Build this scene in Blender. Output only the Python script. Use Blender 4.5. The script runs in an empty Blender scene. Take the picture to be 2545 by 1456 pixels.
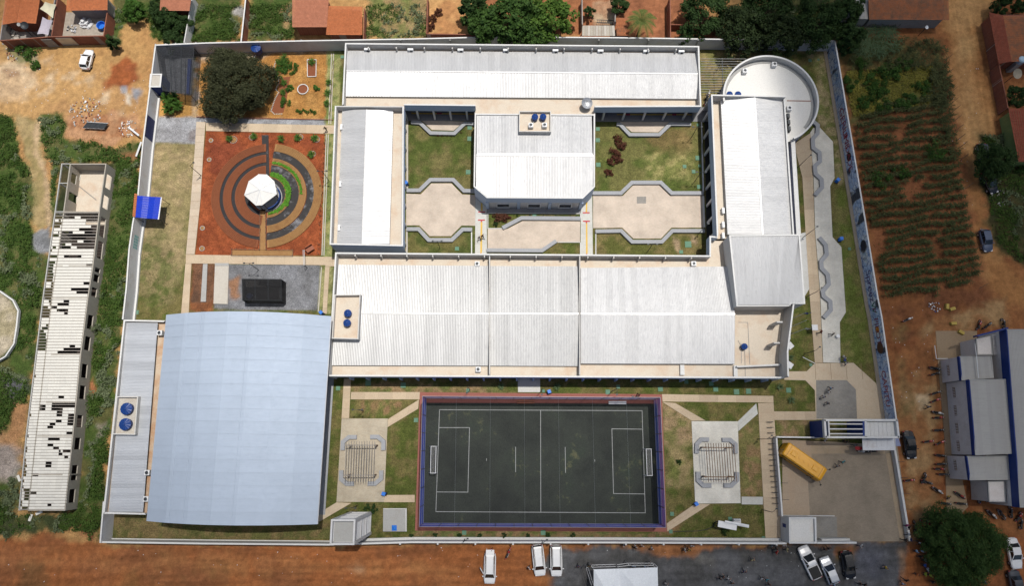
import bpy, bmesh, math, random
import numpy as np
from mathutils import Vector, Matrix
R = math.radians
random.seed(7)
RNG = np.random.default_rng(11)
SC = bpy.context.scene
COL = SC.collection
# --- camera, sky, sun, exposure
CAM_H, TILT, FOC = 108.0, R(12.5), 1719.0        # metres, forward tilt, focal length in picture units
cam_d = bpy.data.cameras.new('camera'); cam = bpy.data.objects.new('camera', cam_d); COL.objects.link(cam)
cam.location = (0, 0, CAM_H); cam.rotation_euler = (TILT, 0, 0)
cam_d.sensor_width = 36.0; cam_d.lens = 36.0 * FOC / 2544.0
cam_d.clip_start = 1.0; cam_d.clip_end = 3000.0
SC.camera = cam
SUN_DIR = Vector((1.9, 2.3, 10.9)).normalized()  # towards the sun
sun_el = math.asin(SUN_DIR.z); sun_az = math.atan2(SUN_DIR.x, SUN_DIR.y)
w = bpy.data.worlds.new('World'); SC.world = w; w.use_nodes = True
nt = w.node_tree; nt.nodes.clear()
sky = nt.nodes.new('ShaderNodeTexSky'); sky.sky_type = 'NISHITA'; sky.sun_disc = False
sky.sun_elevation = sun_el; sky.sun_rotation = sun_az; sky.altitude = 600; sky.air_density = 1.0; sky.dust_density = 1.5; sky.ozone_density = 1.0
bg = nt.nodes.new('ShaderNodeBackground'); bg.inputs[1].default_value = 0.068
wo = nt.nodes.new('ShaderNodeOutputWorld')
nt.links.new(sky.outputs[0], bg.inputs[0]); nt.links.new(bg.outputs[0], wo.inputs[0])
sl = bpy.data.lights.new('sun', 'SUN'); sl.energy = 4.3; sl.angle = R(0.6); sl.color = (1.0, 0.955, 0.89)
so = bpy.data.objects.new('sun', sl); COL.objects.link(so); so.location = (0, 0, 200)
so.rotation_euler = SUN_DIR.to_track_quat('Z', 'Y').to_euler()
SC.view_settings.view_transform = 'Standard'; SC.view_settings.look = 'None'
SC.view_settings.gamma = 1.0; SC.view_settings.exposure = 0.0; SC.view_settings.use_curve_mapping = False
SC.cycles.max_bounces = 5; SC.cycles.diffuse_bounces = 3; SC.cycles.glossy_bounces = 2
SC.cycles.transparent_max_bounces = 12; SC.cycles.transmission_bounces = 3; SC.cycles.volume_bounces = 2
SC.cycles.caustics_reflective = False; SC.cycles.caustics_refractive = False
# --- measuring: survey point (u, v) -> metres at height z
CT, ST = math.cos(TILT), math.sin(TILT)
def W(p, z=0.0):
 a = (p[0] - 1272.0) / FOC; b = -(p[1] - 728.0) / FOC
 dy = b * CT + ST; dz = b * ST - CT
 t = (CAM_H - z) / (-dz)
 return (a * t, dy * t)
def W3(p, z=0.0):
 x, y = W(p, z); return (x, y, z)
def WL(ps, z=0.0): return [W(p, z) for p in ps]
TX = {'A': 0.0, 'B': 510.9, 'C': 1021.7, 'D': 1532.6, 'E': 2033.2}
TY = {'1': 0.0, '2': 357.6, '3': 715.2, '4': 1072.8}
def q(tile, *pts):
 """survey sheets: tile name and sheet coordinates -> survey points"""
 ox, oy = TX[tile[0]], TY[tile[1]]
 r = [(ox + pts[i] * 0.26321, oy + pts[i + 1] * 0.26321) for i in range(0, len(pts), 2)]
 return r
ORD = 'first second third fourth fifth sixth seventh eighth ninth tenth eleventh twelfth thirteenth fourteenth fifteenth sixteenth seventeenth eighteenth'.split()
# --- mesh building
class MB:
 def __init__(s): s.v = []; s.f = []; s.m = []; s.mi = 0
 def add(s, vs, fs):
  o = len(s.v); s.v += [tuple(v) for v in vs]
  for f in fs: s.f.append(tuple(i + o for i in f)); s.m.append(s.mi)
  return s
 def box(s, c, d, rz=0.0, taper=1.0):
  cx, cy, cz = c; hx, hy, hz = d[0] / 2, d[1] / 2, d[2] / 2
  ca, sa = math.cos(rz), math.sin(rz); vs = []
  for z, k in ((-hz, 1.0), (hz, taper)):
   for x, y in ((-hx, -hy), (hx, -hy), (hx, hy), (-hx, hy)):
    x *= k; y *= k
    vs.append((cx + x * ca - y * sa, cy + x * sa + y * ca, cz + z))
  return s.add(vs, [(0, 3, 2, 1), (4, 5, 6, 7), (0, 1, 5, 4), (1, 2, 6, 5), (2, 3, 7, 6), (3, 0, 4, 7)])
 def prism(s, poly, z0, z1):
  poly = ccw(poly); n = len(poly)
  vs = [(x, y, z0) for x, y in poly] + [(x, y, z1) for x, y in poly]
  return s.add(vs, [tuple(range(n - 1, -1, -1)), tuple(range(n, 2 * n))] + [(i, (i + 1) % n, n + (i + 1) % n, n + i) for i in range(n)])
 def quad(s, a, b, c, d): return s.add([a, b, c, d], [(0, 1, 2, 3)])
 def bar(s, a, b, w, h, up=(0, 0, 1)):
  a = Vector(a); b = Vector(b); d = (b - a); d.normalize()
  u = Vector(up)
  if abs(d.dot(u)) > 0.98: u = Vector((1, 0, 0))
  sd = d.cross(u).normalized(); u2 = sd.cross(d).normalized()
  vs = []
  for p in (a, b):
   for i, j in ((-1, -1), (1, -1), (1, 1), (-1, 1)):
    vs.append(p + sd * (i * w / 2) + u2 * (j * h / 2))
  return s.add(vs, [(0, 1, 2, 3), (7, 6, 5, 4), (0, 4, 5, 1), (1, 5, 6, 2), (2, 6, 7, 3), (3, 7, 4, 0)])
 def tube(s, a, b, r0, r1=None, n=7):
  r1 = r0 if r1 is None else r1
  a = Vector(a); b = Vector(b); d = (b - a).normalized()
  u = Vector((0, 0, 1)) if abs(d.z) < 0.9 else Vector((1, 0, 0))
  x = d.cross(u).normalized(); y = d.cross(x)
  vs = []
  for p, r in ((a, r0), (b, r1)):
   for i in range(n):
    t = 2 * math.pi * i / n; vs.append(p + x * (math.cos(t) * r) + y * (math.sin(t) * r))
  return s.add(vs, [tuple(range(n)), tuple(range(2 * n - 1, n - 1, -1))] + [(i, n + i, n + (i + 1) % n, (i + 1) % n) for i in range(n)])
 def path(s, pts, r0, r1=None, n=6):
  r1 = r0 if r1 is None else r1
  k = len(pts) - 1
  for i in range(k): s.tube(pts[i], pts[i + 1], r0 + (r1 - r0) * i / k, r0 + (r1 - r0) * (i + 1) / k, n)
  return s
 def lathe(s, c, prof, n=20, a0=0.0):
  vs = []; k = len(prof)
  for r, z in prof:
   for i in range(n):
    t = a0 + 2 * math.pi * i / n; vs.append((c[0] + r * math.cos(t), c[1] + r * math.sin(t), c[2] + z))
  fs = [tuple(range(n - 1, -1, -1)), tuple((k - 1) * n + i for i in range(n))]
  for j in range(k - 1):
   for i in range(n): fs.append((j * n + i, j * n + (i + 1) % n, (j + 1) * n + (i + 1) % n, (j + 1) * n + i))
  return s.add(vs, fs)
 def mesh(s, name, smooth=False):
  me = bpy.data.meshes.new(name); me.from_pydata(s.v, [], s.f); me.update()
  if any(s.m): me.polygons.foreach_set('material_index', s.m)
  if smooth: me.polygons.foreach_set('use_smooth', [True] * len(me.polygons))
  return me
 def build(s, name, mat, parent=None, loc=(0, 0, 0), rz=0.0, smooth=False, bevel=0, **kw):
  me = s.mesh(name, smooth)
  for m in (mat if isinstance(mat, (list, tuple)) else [mat]): me.materials.append(m)
  return put(name, me, parent, loc, rz, **kw)
def ccw(poly):
 a = sum(poly[i][0] * poly[(i + 1) % len(poly)][1] - poly[(i + 1) % len(poly)][0] * poly[i][1] for i in range(len(poly)))
 return list(poly) if a > 0 else list(poly)[::-1]
def put(name, me, parent=None, loc=(0, 0, 0), rz=0.0, label=None, cat=None, group=None, kind=None):
 o = bpy.data.objects.new(name, me); COL.objects.link(o)
 o.location = loc; o.rotation_euler = (0, 0, rz)
 if parent: o.parent = parent
 tag(o, label, cat, group, kind); return o
def tag(o, label=None, cat=None, group=None, kind=None):
 if label: o['label'] = label
 if cat: o['category'] = cat
 if group: o['group'] = group
 if kind: o['kind'] = kind
 return o
def thing(name, label, cat, loc=(0, 0, 0), rz=0.0, group=None):
 o = bpy.data.objects.new(name, None); COL.objects.link(o); o.empty_display_size = 0.3
 o.location = loc; o.rotation_euler = (0, 0, rz)
 return tag(o, label, cat, group)
KIDS = {}
def kids(o):
 return [c for c in o.children]
def dup(root, loc, rz=0.0, label=None, group=None, mats=None):
 r = root.copy(); COL.objects.link(r); r.location = loc; r.rotation_euler = (0, 0, rz)
 if label: r['label'] = label
 if group: r['group'] = group
 def rec(src, dst):
  for ch in PROTO_KIDS.get(src.name, ()):
   c = ch.copy(); COL.objects.link(c); c.parent = dst
   if mats and c.type == 'MESH' and ch.name.split('.')[0] in mats:
    c.material_slots[0].link = 'OBJECT'; c.material_slots[0].material = mats[ch.name.split('.')[0]]
   rec(ch, c)
 rec(root, r); return r
PROTO_KIDS = {}
def register(root):
 def rec(o):
  ch = list(o.children); PROTO_KIDS[o.name] = ch
  for c in ch: rec(c)
 rec(root); return root
def offset_poly(poly, d):
 """inward offset of a ccw polygon"""
 poly = ccw(poly); n = len(poly); out = []
 for i in range(n):
  p0, p1, p2 = Vector(poly[i - 1]), Vector(poly[i]), Vector(poly[(i + 1) % n])
  e1 = (p1 - p0).normalized(); e2 = (p2 - p1).normalized()
  n1 = Vector((-e1.y, e1.x)); n2 = Vector((-e2.y, e2.x))
  m = (n1 + n2); k = max(0.3, 1 + n1.dot(n2))
  out.append(tuple(p1 + m * (d / k)))
 return out
# --- materials
class MT:
 def __init__(s, name):
  s.m = bpy.data.materials.new(name); s.m.use_nodes = True; s.n = s.m.node_tree; s.n.nodes.clear()
  s.o = s.N('ShaderNodeOutputMaterial'); s.b = s.N('ShaderNodeBsdfPrincipled'); s.L(s.b.outputs[0], s.o.inputs[0])
  s.co = s.N('ShaderNodeTexCoord').outputs['Object']
 def N(s, t): return s.n.nodes.new(t)
 def L(s, a, b): s.n.links.new(a, b)
 def noise(s, scale, detail=3, rough=0.6, vec=None, stretch=None):
  x = s.N('ShaderNodeTexNoise'); x.inputs['Scale'].default_value = scale; x.inputs['Detail'].default_value = detail; x.inputs['Roughness'].default_value = rough
  v = vec or s.co
  if stretch:
   m = s.N('ShaderNodeMapping'); m.inputs['Scale'].default_value = stretch; s.L(v, m.inputs[0]); v = m.outputs[0]
  s.L(v, x.inputs['Vector']); return x.outputs['Fac']
 def ramp(s, fac, stops):
  r = s.N('ShaderNodeValToRGB'); e = r.color_ramp.elements
  while len(e) < len(stops): e.new(0.5)
  for i, (p, c) in enumerate(stops): e[i].position = p; e[i].color = (c[0], c[1], c[2], 1) if not isinstance(c, (int, float)) else (c, c, c, 1)
  s.L(fac, r.inputs[0]); return r.outputs[0]
 def mix(s, fac, a, b, mode='MIX'):
  x = s.N('ShaderNodeMix'); x.data_type = 'RGBA'; x.blend_type = mode
  if isinstance(fac, (int, float)): x.inputs[0].default_value = fac
  else: s.L(fac, x.inputs[0])
  for v, i in ((a, 6), (b, 7)):
   if isinstance(v, (tuple, list)): x.inputs[i].default_value = (v[0], v[1], v[2], 1)
   elif isinstance(v, (int, float)): x.inputs[i].default_value = (v, v, v, 1)
   else: s.L(v, x.inputs[i])
  return x.outputs[2]
 def math(s, op, a, b=0.0):
  x = s.N('ShaderNodeMath'); x.operation = op
  for v, i in ((a, 0), (b, 1)):
   if isinstance(v, (int, float)): x.inputs[i].default_value = v
   else: s.L(v, x.inputs[i])
  return x.outputs[0]
 def bump(s, h, strength=0.4, dist=0.05):
  x = s.N('ShaderNodeBump'); x.inputs['Strength'].default_value = strength; x.inputs['Distance'].default_value = dist
  s.L(h, x.inputs['Height']); s.L(x.outputs[0], s.b.inputs['Normal'])
 def col(s, c):
  if isinstance(c, (tuple, list)): s.b.inputs['Base Color'].default_value = (c[0], c[1], c[2], 1)
  else: s.L(c, s.b.inputs['Base Color'])
 def fin(s, rough=0.8, metal=0.0, spec=0.3):
  if isinstance(rough, (int, float)): s.b.inputs['Roughness'].default_value = rough
  else: s.L(rough, s.b.inputs['Roughness'])
  s.b.inputs['Metallic'].default_value = metal
  s.b.inputs['Specular IOR Level'].default_value = spec
  return s.m
MATS = {}
def mul(c, k): return tuple(x * k for x in c)
def flat(name, c, rough=0.7, metal=0.0, var=0.18, scale=1.2, spec=0.3, objvar=0.0, fine=9.0):
 """painted / plain surface with wear: two scales of mottling, optional change from object to object"""
 if name in MATS: return MATS[name]
 t = MT(name); a = t.noise(scale, 4, 0.65); b = t.noise(fine, 3, 0.7)
 f = t.math('ADD', t.math('MULTIPLY', a, 0.65), t.math('MULTIPLY', b, 0.35))
 cc = t.ramp(f, [(0.3, mul(c, 1 - var)), (0.7, mul(c, 1 + var * 0.6))])
 if objvar:
  oi = t.N('ShaderNodeObjectInfo')
  cc = t.mix(1.0, cc, t.ramp(oi.outputs['Random'], [(0.0, (1 - objvar,) * 3), (1.0, (1.0, 1.0, 1.0))]), 'MULTIPLY')
 t.col(cc); MATS[name] = t.fin(rough, metal, spec); return MATS[name]
def stained(name, c, stain, amt=0.5, scale=0.35, rough=0.85, thr=(0.5, 0.68), grain=6.0):
 """plaster, concrete or screed with patches of another colour"""
 if name in MATS: return MATS[name]
 t = MT(name); a = t.noise(scale, 5, 0.65); b = t.noise(grain, 3, 0.7); d = t.noise(scale * 3.1, 4, 0.7)
 base = t.ramp(b, [(0.3, mul(c, 0.88)), (0.7, mul(c, 1.06))])
 k = t.ramp(t.math('ADD', t.math('MULTIPLY', a, 0.7), t.math('MULTIPLY', d, 0.3)), [(thr[0], 0.0), (thr[1], amt)])
 t.col(t.mix(k, base, stain)); MATS[name] = t.fin(rough); return MATS[name]
def paver(name, c1, c2, mortar, bw=0.22, bh=0.11, rough=0.9, scale=1.0, patch=None):
 if name in MATS: return MATS[name]
 t = MT(name); b = t.N('ShaderNodeTexBrick'); t.L(t.co, b.inputs['Vector'])
 b.inputs['Scale'].default_value = scale; b.inputs['Brick Width'].default_value = bw; b.inputs['Row Height'].default_value = bh
 b.inputs['Mortar Size'].default_value = 0.008; b.inputs['Color1'].default_value = (*c1, 1); b.inputs['Color2'].default_value = (*c2, 1); b.inputs['Mortar'].default_value = (*mortar, 1)
 n = t.noise(0.35, 5, 0.65); m = t.noise(2.2, 4, 0.7)
 c = t.mix(1.0, b.outputs['Color'], t.ramp(n, [(0.3, 0.78), (0.7, 1.12)]), 'MULTIPLY')
 c = t.mix(t.ramp(m, [(0.45, 0.0), (0.75, 0.35)]), c, patch or mul(c1, 0.75))
 t.col(c); t.bump(b.outputs['Fac'], -0.3, 0.01); MATS[name] = t.fin(rough); return MATS[name]
# --- shared materials
def roofmetal(name, c, rough=0.40, metal=0.34, streak=(1.0, 0.15, 1.0), var=0.25, dirt=0.25):
 t = MT(name); oi = t.N('ShaderNodeObjectInfo')
 g = t.N('ShaderNodeNewGeometry').outputs['Position']
 a = t.noise(1.6, 4, 0.65, vec=g); b = t.noise(0.25, 4, 0.6, vec=g); s_ = t.noise(3.0, 3, 0.6, vec=g, stretch=streak)
 base = t.mix(1.0, c, t.ramp(oi.outputs['Random'], [(0.0, 1 - var), (0.5, 1 - var * .3), (1.0, 1.0)]), 'MULTIPLY')
 base = t.mix(t.ramp(s_, [(0.5, 0.0), (0.8, dirt)]), base, mul(c, 0.5))
 base = t.mix(t.ramp(a, [(0.58, 0.0), (0.8, dirt)]), base, mul(c, 0.45))
 base = t.mix(t.ramp(b, [(0.4, 0.0), (0.75, 0.3)]), base, mul(c, 0.75))
 t.col(base); MATS[name] = t.fin(t.ramp(a, [(0.3, rough - .08), (0.7, rough + .1)]), metal, 0.5); return MATS[name]
M_ROOFV = roofmetal('white_corrugated_metal_running_north', (0.60, 0.60, 0.60), streak=(3.0, 0.12, 1.0), var=0.12, dirt=.42)
M_ROOFH = roofmetal('white_corrugated_metal_running_east', (0.60, 0.60, 0.60), streak=(0.12, 3.0, 1.0), var=0.10, dirt=.4)
M_ROOFS = roofmetal('greyer_corrugated_metal', (0.53, 0.53, 0.525), streak=(3.0, 0.12, 1.0), var=0.15, dirt=.5)
M_ROOFA = roofmetal('annexe_corrugated_metal', (0.56, 0.58, 0.61), streak=(0.15, 3.0, 1.0), var=0.2, metal=0.3)
M_ARCH = roofmetal('pale_blue_arched_sheet', (0.37, 0.435, 0.53), rough=0.72, metal=0.1, streak=(0.2, 2.0, 1.0), var=0.035, dirt=0.10)
M_GREYROOF = roofmetal('grey_fibre_sheet', (0.37, 0.36, 0.34), rough=0.7, metal=0.0, streak=(0.2, 2.0, 1.0), var=0.1)
M_WHITE = stained('white_wall_paint', (0.58, 0.58, 0.57), (0.45, 0.36, 0.28), 0.25, 0.5)
M_WALLIN = stained('pale_grey_wall_paint', (0.60, 0.61, 0.63), (0.40, 0.33, 0.27), 0.5, 0.35)
M_PARA = stained('grey_parapet_plaster', (0.52, 0.51, 0.49), (0.34, 0.25, 0.18), 0.45, 0.5)
M_COPING = stained('white_coping', (0.60, 0.60, 0.59), (0.5, 0.46, 0.42), 0.3, 0.8)
M_BLUEWALL = stained('light_blue_wall_paint', (0.40, 0.49, 0.63), (0.30, 0.38, 0.5), 0.3, 0.5)
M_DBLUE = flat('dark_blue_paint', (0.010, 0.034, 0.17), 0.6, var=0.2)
M_SLAB = stained('cream_roof_screed', (0.56, 0.49, 0.40), (0.42, 0.22, 0.10), 0.5, 0.28, thr=(0.48, 0.72))
M_SLAB2 = stained('pale_roof_screed', (0.66, 0.65, 0.62), (0.60, 0.42, 0.28), 0.4, 0.18, thr=(0.56, 0.74))
M_CONC = stained('concrete', (0.34, 0.34, 0.33), (0.25, 0.22, 0.19), 0.4, 0.6)
M_CONCL = stained('light_concrete', (0.46, 0.43, 0.38), (0.33, 0.26, 0.2), 0.4, 0.5)
M_BENCH = stained('grey_bench_paint', (0.30, 0.31, 0.33), (0.22, 0.22, 0.22), 0.4, 0.8)
M_PATH = stained('buff_path_concrete', (0.50, 0.41, 0.30), (0.40, 0.27, 0.17), 0.45, 0.4)
M_PATHG = stained('grey_path_concrete', (0.52, 0.52, 0.50), (0.42, 0.38, 0.33), 0.4, 0.5)
M_PAVE = paver('beige_pavers', (0.54, 0.46, 0.385), (0.48, 0.41, 0.34), (0.42, 0.36, 0.30), patch=(0.5, 0.39, 0.31))
M_PAVEW = paver('pale_pavers', (0.66, 0.64, 0.58), (0.57, 0.56, 0.51), (0.34, 0.33, 0.30), patch=(0.5, 0.44, 0.35))
M_PAVEG = paver('grey_pavers', (0.27, 0.26, 0.24), (0.23, 0.22, 0.20), (0.17, 0.16, 0.15), patch=(0.30, 0.26, 0.21))
M_PAVEB = paver('brown_pavers', (0.29, 0.24, 0.185), (0.25, 0.21, 0.16), (0.20, 0.16, 0.11), patch=(0.26, 0.21, 0.16))
M_YARD = paver('buff_yard_pavers', (0.38, 0.30, 0.21), (0.34, 0.27, 0.19), (0.25, 0.20, 0.14), patch=(0.36, 0.24, 0.13))
M_RED = flat('red_mark', (0.42, 0.05, 0.06), 0.7)
M_YEL = flat('yellow_tactile_strip', (0.58, 0.38, 0.08), 0.7)
M_BRICKRED = stained('red_clay_brick', (0.27, 0.10, 0.06), (0.36, 0.26, 0.20), 0.4, 1.2)
M_TILE_A = flat('orange_clay_tile', (0.45, 0.15, 0.06), 0.85, var=0.3, scale=2.5, fine=7)
M_TILE_B = flat('pink_clay_tile', (0.42, 0.17, 0.10), 0.85, var=0.25, scale=2.0, fine=6)
M_TILE_C = stained('weathered_clay_tile', (0.36, 0.13, 0.055), (0.14, 0.09, 0.06), 0.8, 0.9, thr=(0.42, 0.62), grain=4)
M_TILE_D = flat('dark_red_clay_tile', (0.25, 0.07, 0.04), 0.85, var=0.3, scale=1.5, fine=6)
M_STEEL = flat('dark_steel', (0.04, 0.045, 0.05), 0.5, 0.4)
M_WMETAL = flat('white_painted_metal', (0.66, 0.67, 0.68), 0.45)
M_GALV = flat('galvanised_metal', (0.45, 0.46, 0.48), 0.45, 0.6)
M_BLACK = flat('black_plastic', (0.012, 0.012, 0.013), 0.5)
M_DARK = flat('dark_interior', (0.02, 0.021, 0.024), 0.9)
M_TANK = flat('blue_tank_plastic', (0.012, 0.045, 0.19), 0.4, var=0.25, scale=3)
M_BIN = flat('bright_blue_bin', (0.02, 0.16, 0.60), 0.45)
M_MANHOLE = stained('green_painted_cover', (0.11, 0.22, 0.15), (0.2, 0.22, 0.17), 0.5, 1.2)
M_WOOD = flat('weathered_timber', (0.20, 0.13, 0.085), 0.85, var=0.3, scale=3)
M_WOODG = flat('grey_timber', (0.27, 0.25, 0.23), 0.85, var=0.3, scale=3)
M_EPS = flat('white_foam_block', (0.66, 0.645, 0.59), 0.9, var=0.07, objvar=0.13)
M_GLASS = flat('dark_glass', (0.015, 0.018, 0.022), 0.08, 0.0, spec=0.8)
M_TYRE = flat('tyre_rubber', (0.015, 0.015, 0.016), 0.85)
M_BARK = flat('bark', (0.09, 0.065, 0.045), 0.9, var=0.35, scale=4)
M_COURT = None
def leafmat(name, c, c2, trans=0.25):
 """leaves: mix of two greens over the crown, light passes through a little"""
 t = MT(name); g = t.N('ShaderNodeNewGeometry')
 a = t.noise(0.9, 3, 0.7, vec=g.outputs['Position']); b = t.noise(7.0, 2, 0.6, vec=g.outputs['Position'])
 f = t.math('ADD', t.math('MULTIPLY', a, 0.5), t.math('MULTIPLY', b, 0.5))
 cc = t.ramp(f, [(0.35, c), (0.65, c2)])
 t.col(cc); t.fin(0.7, 0, 0.15)
 tr = t.N('ShaderNodeBsdfTranslucent'); t.L(cc, tr.inputs[0])
 mx = t.N('ShaderNodeMixShader'); mx.inputs[0].default_value = trans
 t.L(t.b.outputs[0], mx.inputs[1]); t.L(tr.outputs[0], mx.inputs[2]); t.L(mx.outputs[0], t.o.inputs[0])
 MATS[name] = t.m; return t.m
L_MESQ = leafmat('grey_green_fine_leaves', (0.024, 0.030, 0.014), (0.082, 0.088, 0.042))
L_ALMOND = leafmat('glossy_broad_leaves', (0.014, 0.040, 0.010), (0.08, 0.15, 0.03))
L_DARK = leafmat('dark_leaves', (0.008, 0.018, 0.007), (0.045, 0.068, 0.022))
L_ALGA = leafmat('fresh_dark_green_leaves', (0.013, 0.032, 0.009), (0.052, 0.095, 0.026))
L_PALM = leafmat('palm_leaves', (0.05, 0.09, 0.02), (0.17, 0.18, 0.05))
L_SHRUB = leafmat('shrub_leaves', (0.03, 0.08, 0.015), (0.09, 0.18, 0.03))
L_RED = leafmat('bronze_leaves', (0.05, 0.014, 0.012), (0.16, 0.07, 0.04))
L_WEED = leafmat('weed_leaves', (0.026, 0.062, 0.012), (0.095, 0.155, 0.030))
L_WEEDG = leafmat('grey_weed_leaves', (0.08, 0.11, 0.05), (0.20, 0.235, 0.13))
L_WEEDY = leafmat('yellow_weed_leaves', (0.15, 0.15, 0.03), (0.38, 0.34, 0.07))
L_CORN = leafmat('maize_leaves', (0.026, 0.036, 0.012), (0.11, 0.122, 0.045))
L_GRASS = leafmat('turf_blades', (0.045, 0.062, 0.014), (0.12, 0.13, 0.032))
L_LETT = leafmat('lettuce_leaves', (0.08, 0.22, 0.02), (0.14, 0.34, 0.04))
L_CANE = leafmat('cane_leaves', (0.05, 0.10, 0.04), (0.15, 0.21, 0.11))
# --- ground: one sheet, soil colours by zone
_lat = RNG.random((256, 256))
def vnoise(x, y, s):
 x = x / s + 37.3; y = y / s + 11.7
 xi = np.floor(x).astype(int); yi = np.floor(y).astype(int); fx = x - xi; fy = y - yi
 fx = fx * fx * (3 - 2 * fx); fy = fy * fy * (3 - 2 * fy)
 g = lambda a, b: _lat[a % 256, b % 256]
 return (g(xi, yi) * (1 - fx) + g(xi + 1, yi) * fx) * (1 - fy) + (g(xi, yi + 1) * (1 - fx) + g(xi + 1, yi + 1) * fx) * fy
def fbm(x, y, s, o=4):
 r = 0; a = 0.5; t = 0
 for i in range(o):
  r = r + a * vnoise(x + i * 91.7, y - i * 53.1, s); t += a; a *= 0.55; s /= 2.07
 return r / t
def sdf(poly, X, Y):
 """signed distance, negative inside"""
 d = np.full(X.shape, 1e9); ins = np.zeros(X.shape, bool); n = len(poly)
 for i in range(n):
  ax, ay = poly[i]; bx, by = poly[(i + 1) % n]; ex, ey = bx - ax, by - ay
  t = np.clip(((X - ax) * ex + (Y - ay) * ey) / (ex * ex + ey * ey + 1e-9), 0, 1)
  d = np.minimum(d, np.hypot(X - ax - t * ex, Y - ay - t * ey))
  if ay != by:
   c = ((ay > Y) != (by > Y)) & (X < (bx - ax) * (Y - ay) / (by - ay) + ax); ins ^= c
 return np.where(ins, -d, d)
def sstep(a, b, x): t = np.clip((x - a) / (b - a), 0, 1); return t * t * (3 - 2 * t)
# zones: (name, outline in survey points, colour, colour 2, edge wobble m, softness m, opacity)
VEG = []      # weed growing areas, reused when the plants are scattered
Z = []
def zone(poly, c, c2=None, wob=0.6, soft=0.4, op=1.0, ns=2.5):
 Z.append((poly, c, c2 or mul(c, 0.75), wob, soft, op, ns))
SOILR = (0.28, 0.102, 0.036); OCH = (0.40, 0.245, 0.105); GREENG = (0.05, 0.078, 0.018); DRY = (0.30, 0.23, 0.115); LAWN = (0.07, 0.085, 0.020); LAWN2 = (0.13, 0.11, 0.042)
def veg(poly, c=GREENG, c2=None, wob=1.0, soft=.5, dens=1.0, kind='w', op=1.0):
 zone(poly, c, c2 or (0.085, 0.085, 0.03), wob, soft, op, 1.6); VEG.append((poly, wob, dens, kind))
# right side: red earth, field, road
zone([(2075, -60), (2640, -60), (2640, 1500), (2240, 1500), (2235, 1300), (2200, 900), (2100, 300)], (0.27, 0.115, 0.045), (0.20, 0.075, 0.03), 0.8, 0.8)
zone([(2090, 95), (2340, 95), (2400, 330), (2455, 700), (2195, 760)], (0.24, 0.095, 0.042), (0.17, 0.07, 0.03), .5, .5)
zone([(2082, 95), (2345, 95), (2352, 262), (2215, 280), (2112, 305)], (0.10, 0.095, 0.035), (0.15, 0.085, 0.035), .8, .8)
zone([(2105, 185), (2315, 168), (2310, 255), (2210, 272), (2125, 285)], (0.19, 0.17, 0.05), (0.12, 0.12, 0.035), .8, .8, 1, 1)
zone([(2352, -40), (2470, -40), (2440, 150), (2482, 316), (2455, 400), (2450, 500), (2470, 600), (2535, 680), (2600, 760), (2500, 760), (2449, 713), (2425, 560), (2398, 420), (2385, 320), (2350, 140)], (0.40, 0.215, 0.085), (0.32, 0.15, 0.055), 1.0, 1.2, ns=6)
zone([(2373, -40), (2440, -40), (2410, 150), (2450, 330), (2425, 420), (2395, 330), (2368, 150)], (0.48, 0.30, 0.13), (0.42, 0.24, 0.10), 1.0, 2.0, .8, ns=6)
zone([(2430, 330), (2520, 330), (2600, 560), (2560, 660), (2490, 640), (2450, 560), (2440, 440)], (0.05, 0.055, 0.02), (0.09, 0.07, 0.03), 1.0, .8)  # weedy verge in shade, its shade painted into the dark green
zone([(2270, 800), (2400, 745), (2500, 740), (2500, 810), (2370, 830), (2330, 1000), (2330, 1220), (2350, 1330), (2260, 1340), (2235, 1050), (2230, 960), (2300, 900)], (0.33, 0.21, 0.10), (0.27, 0.13, 0.055), 1.4, 1.0, .9, 3)
zone([(2290, 840), (2340, 800), (2320, 930), (2290, 960)], (0.26, 0.11, 0.045), None, 1.0, .8, .8)
zone([(2280, 985), (2305, 980), (2310, 1010), (2285, 1018)], (0.46, 0.35, 0.22), None, .5, .4, .9)
zone([(2200, 740), (2450, 700), (2470, 745), (2330, 790), (2260, 850), (2215, 840)], (0.16, 0.065, 0.03), (0.22, 0.09, 0.035), 1.0, 1.0)
for x, y, r in ((2235, 830, 16), (2245, 940, 18), (2248, 1020, 14), (2240, 900, 12)):
 zone([(x - r, y - r * 1.3), (x + r, y - r), (x + r * .7, y + r * 1.6), (x - r * .6, y + r)], (0.13, 0.11, 0.045), (0.2, 0.12, .05), 1.0, .9, .7)
veg([(2440, 335), (2520, 335), (2600, 560), (2560, 655), (2495, 635), (2458, 550), (2445, 440)], c=(.04, .045, .018), c2=(.06, .05, .02), dens=.7)  # ground of the same verge, also darkened in colour for shade
# south road
zone([(-80, 1335), (60, 1335), (110, 1315), (160, 1335), (245, 1352), (2600, 1352), (2600, 1560), (-80, 1560)], SOILR, (0.21, 0.082, 0.034), .8, .6, ns=7)
zone([(-80, 1375), (500, 1385), (900, 1400), (1150, 1420), (700, 1432), (-80, 1410)], (0.33, 0.155, 0.06), (0.27, 0.11, 0.045), 1.5, 1.6, .6, 8)
zone([(330, 1420), (520, 1410), (560, 1440), (300, 1470)], (0.13, 0.08, 0.03), (0.22, .09, .04), 1.4, 1.4, .5)
zone([(50, 1410), (110, 1400), (120, 1480), (40, 1480)], (0.12, 0.07, 0.03), None, 1.2, 1.0, .6)
zone([(860, 1408), (905, 1410), (900, 1424), (870, 1424)], (0.40, 0.26, 0.15), None, .6, .8, .6)
zone([(1330, 1352), (1480, 1352), (2112, 1358), (2115, 1342), (2262, 1344), (2240, 1380), (2242, 1560), (1430, 1560), (1365, 1445), (1340, 1410), (1345, 1385)], (0.098, 0.099, 0.104), (0.070, 0.069, 0.068), .9, .5, 1, 5)
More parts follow.
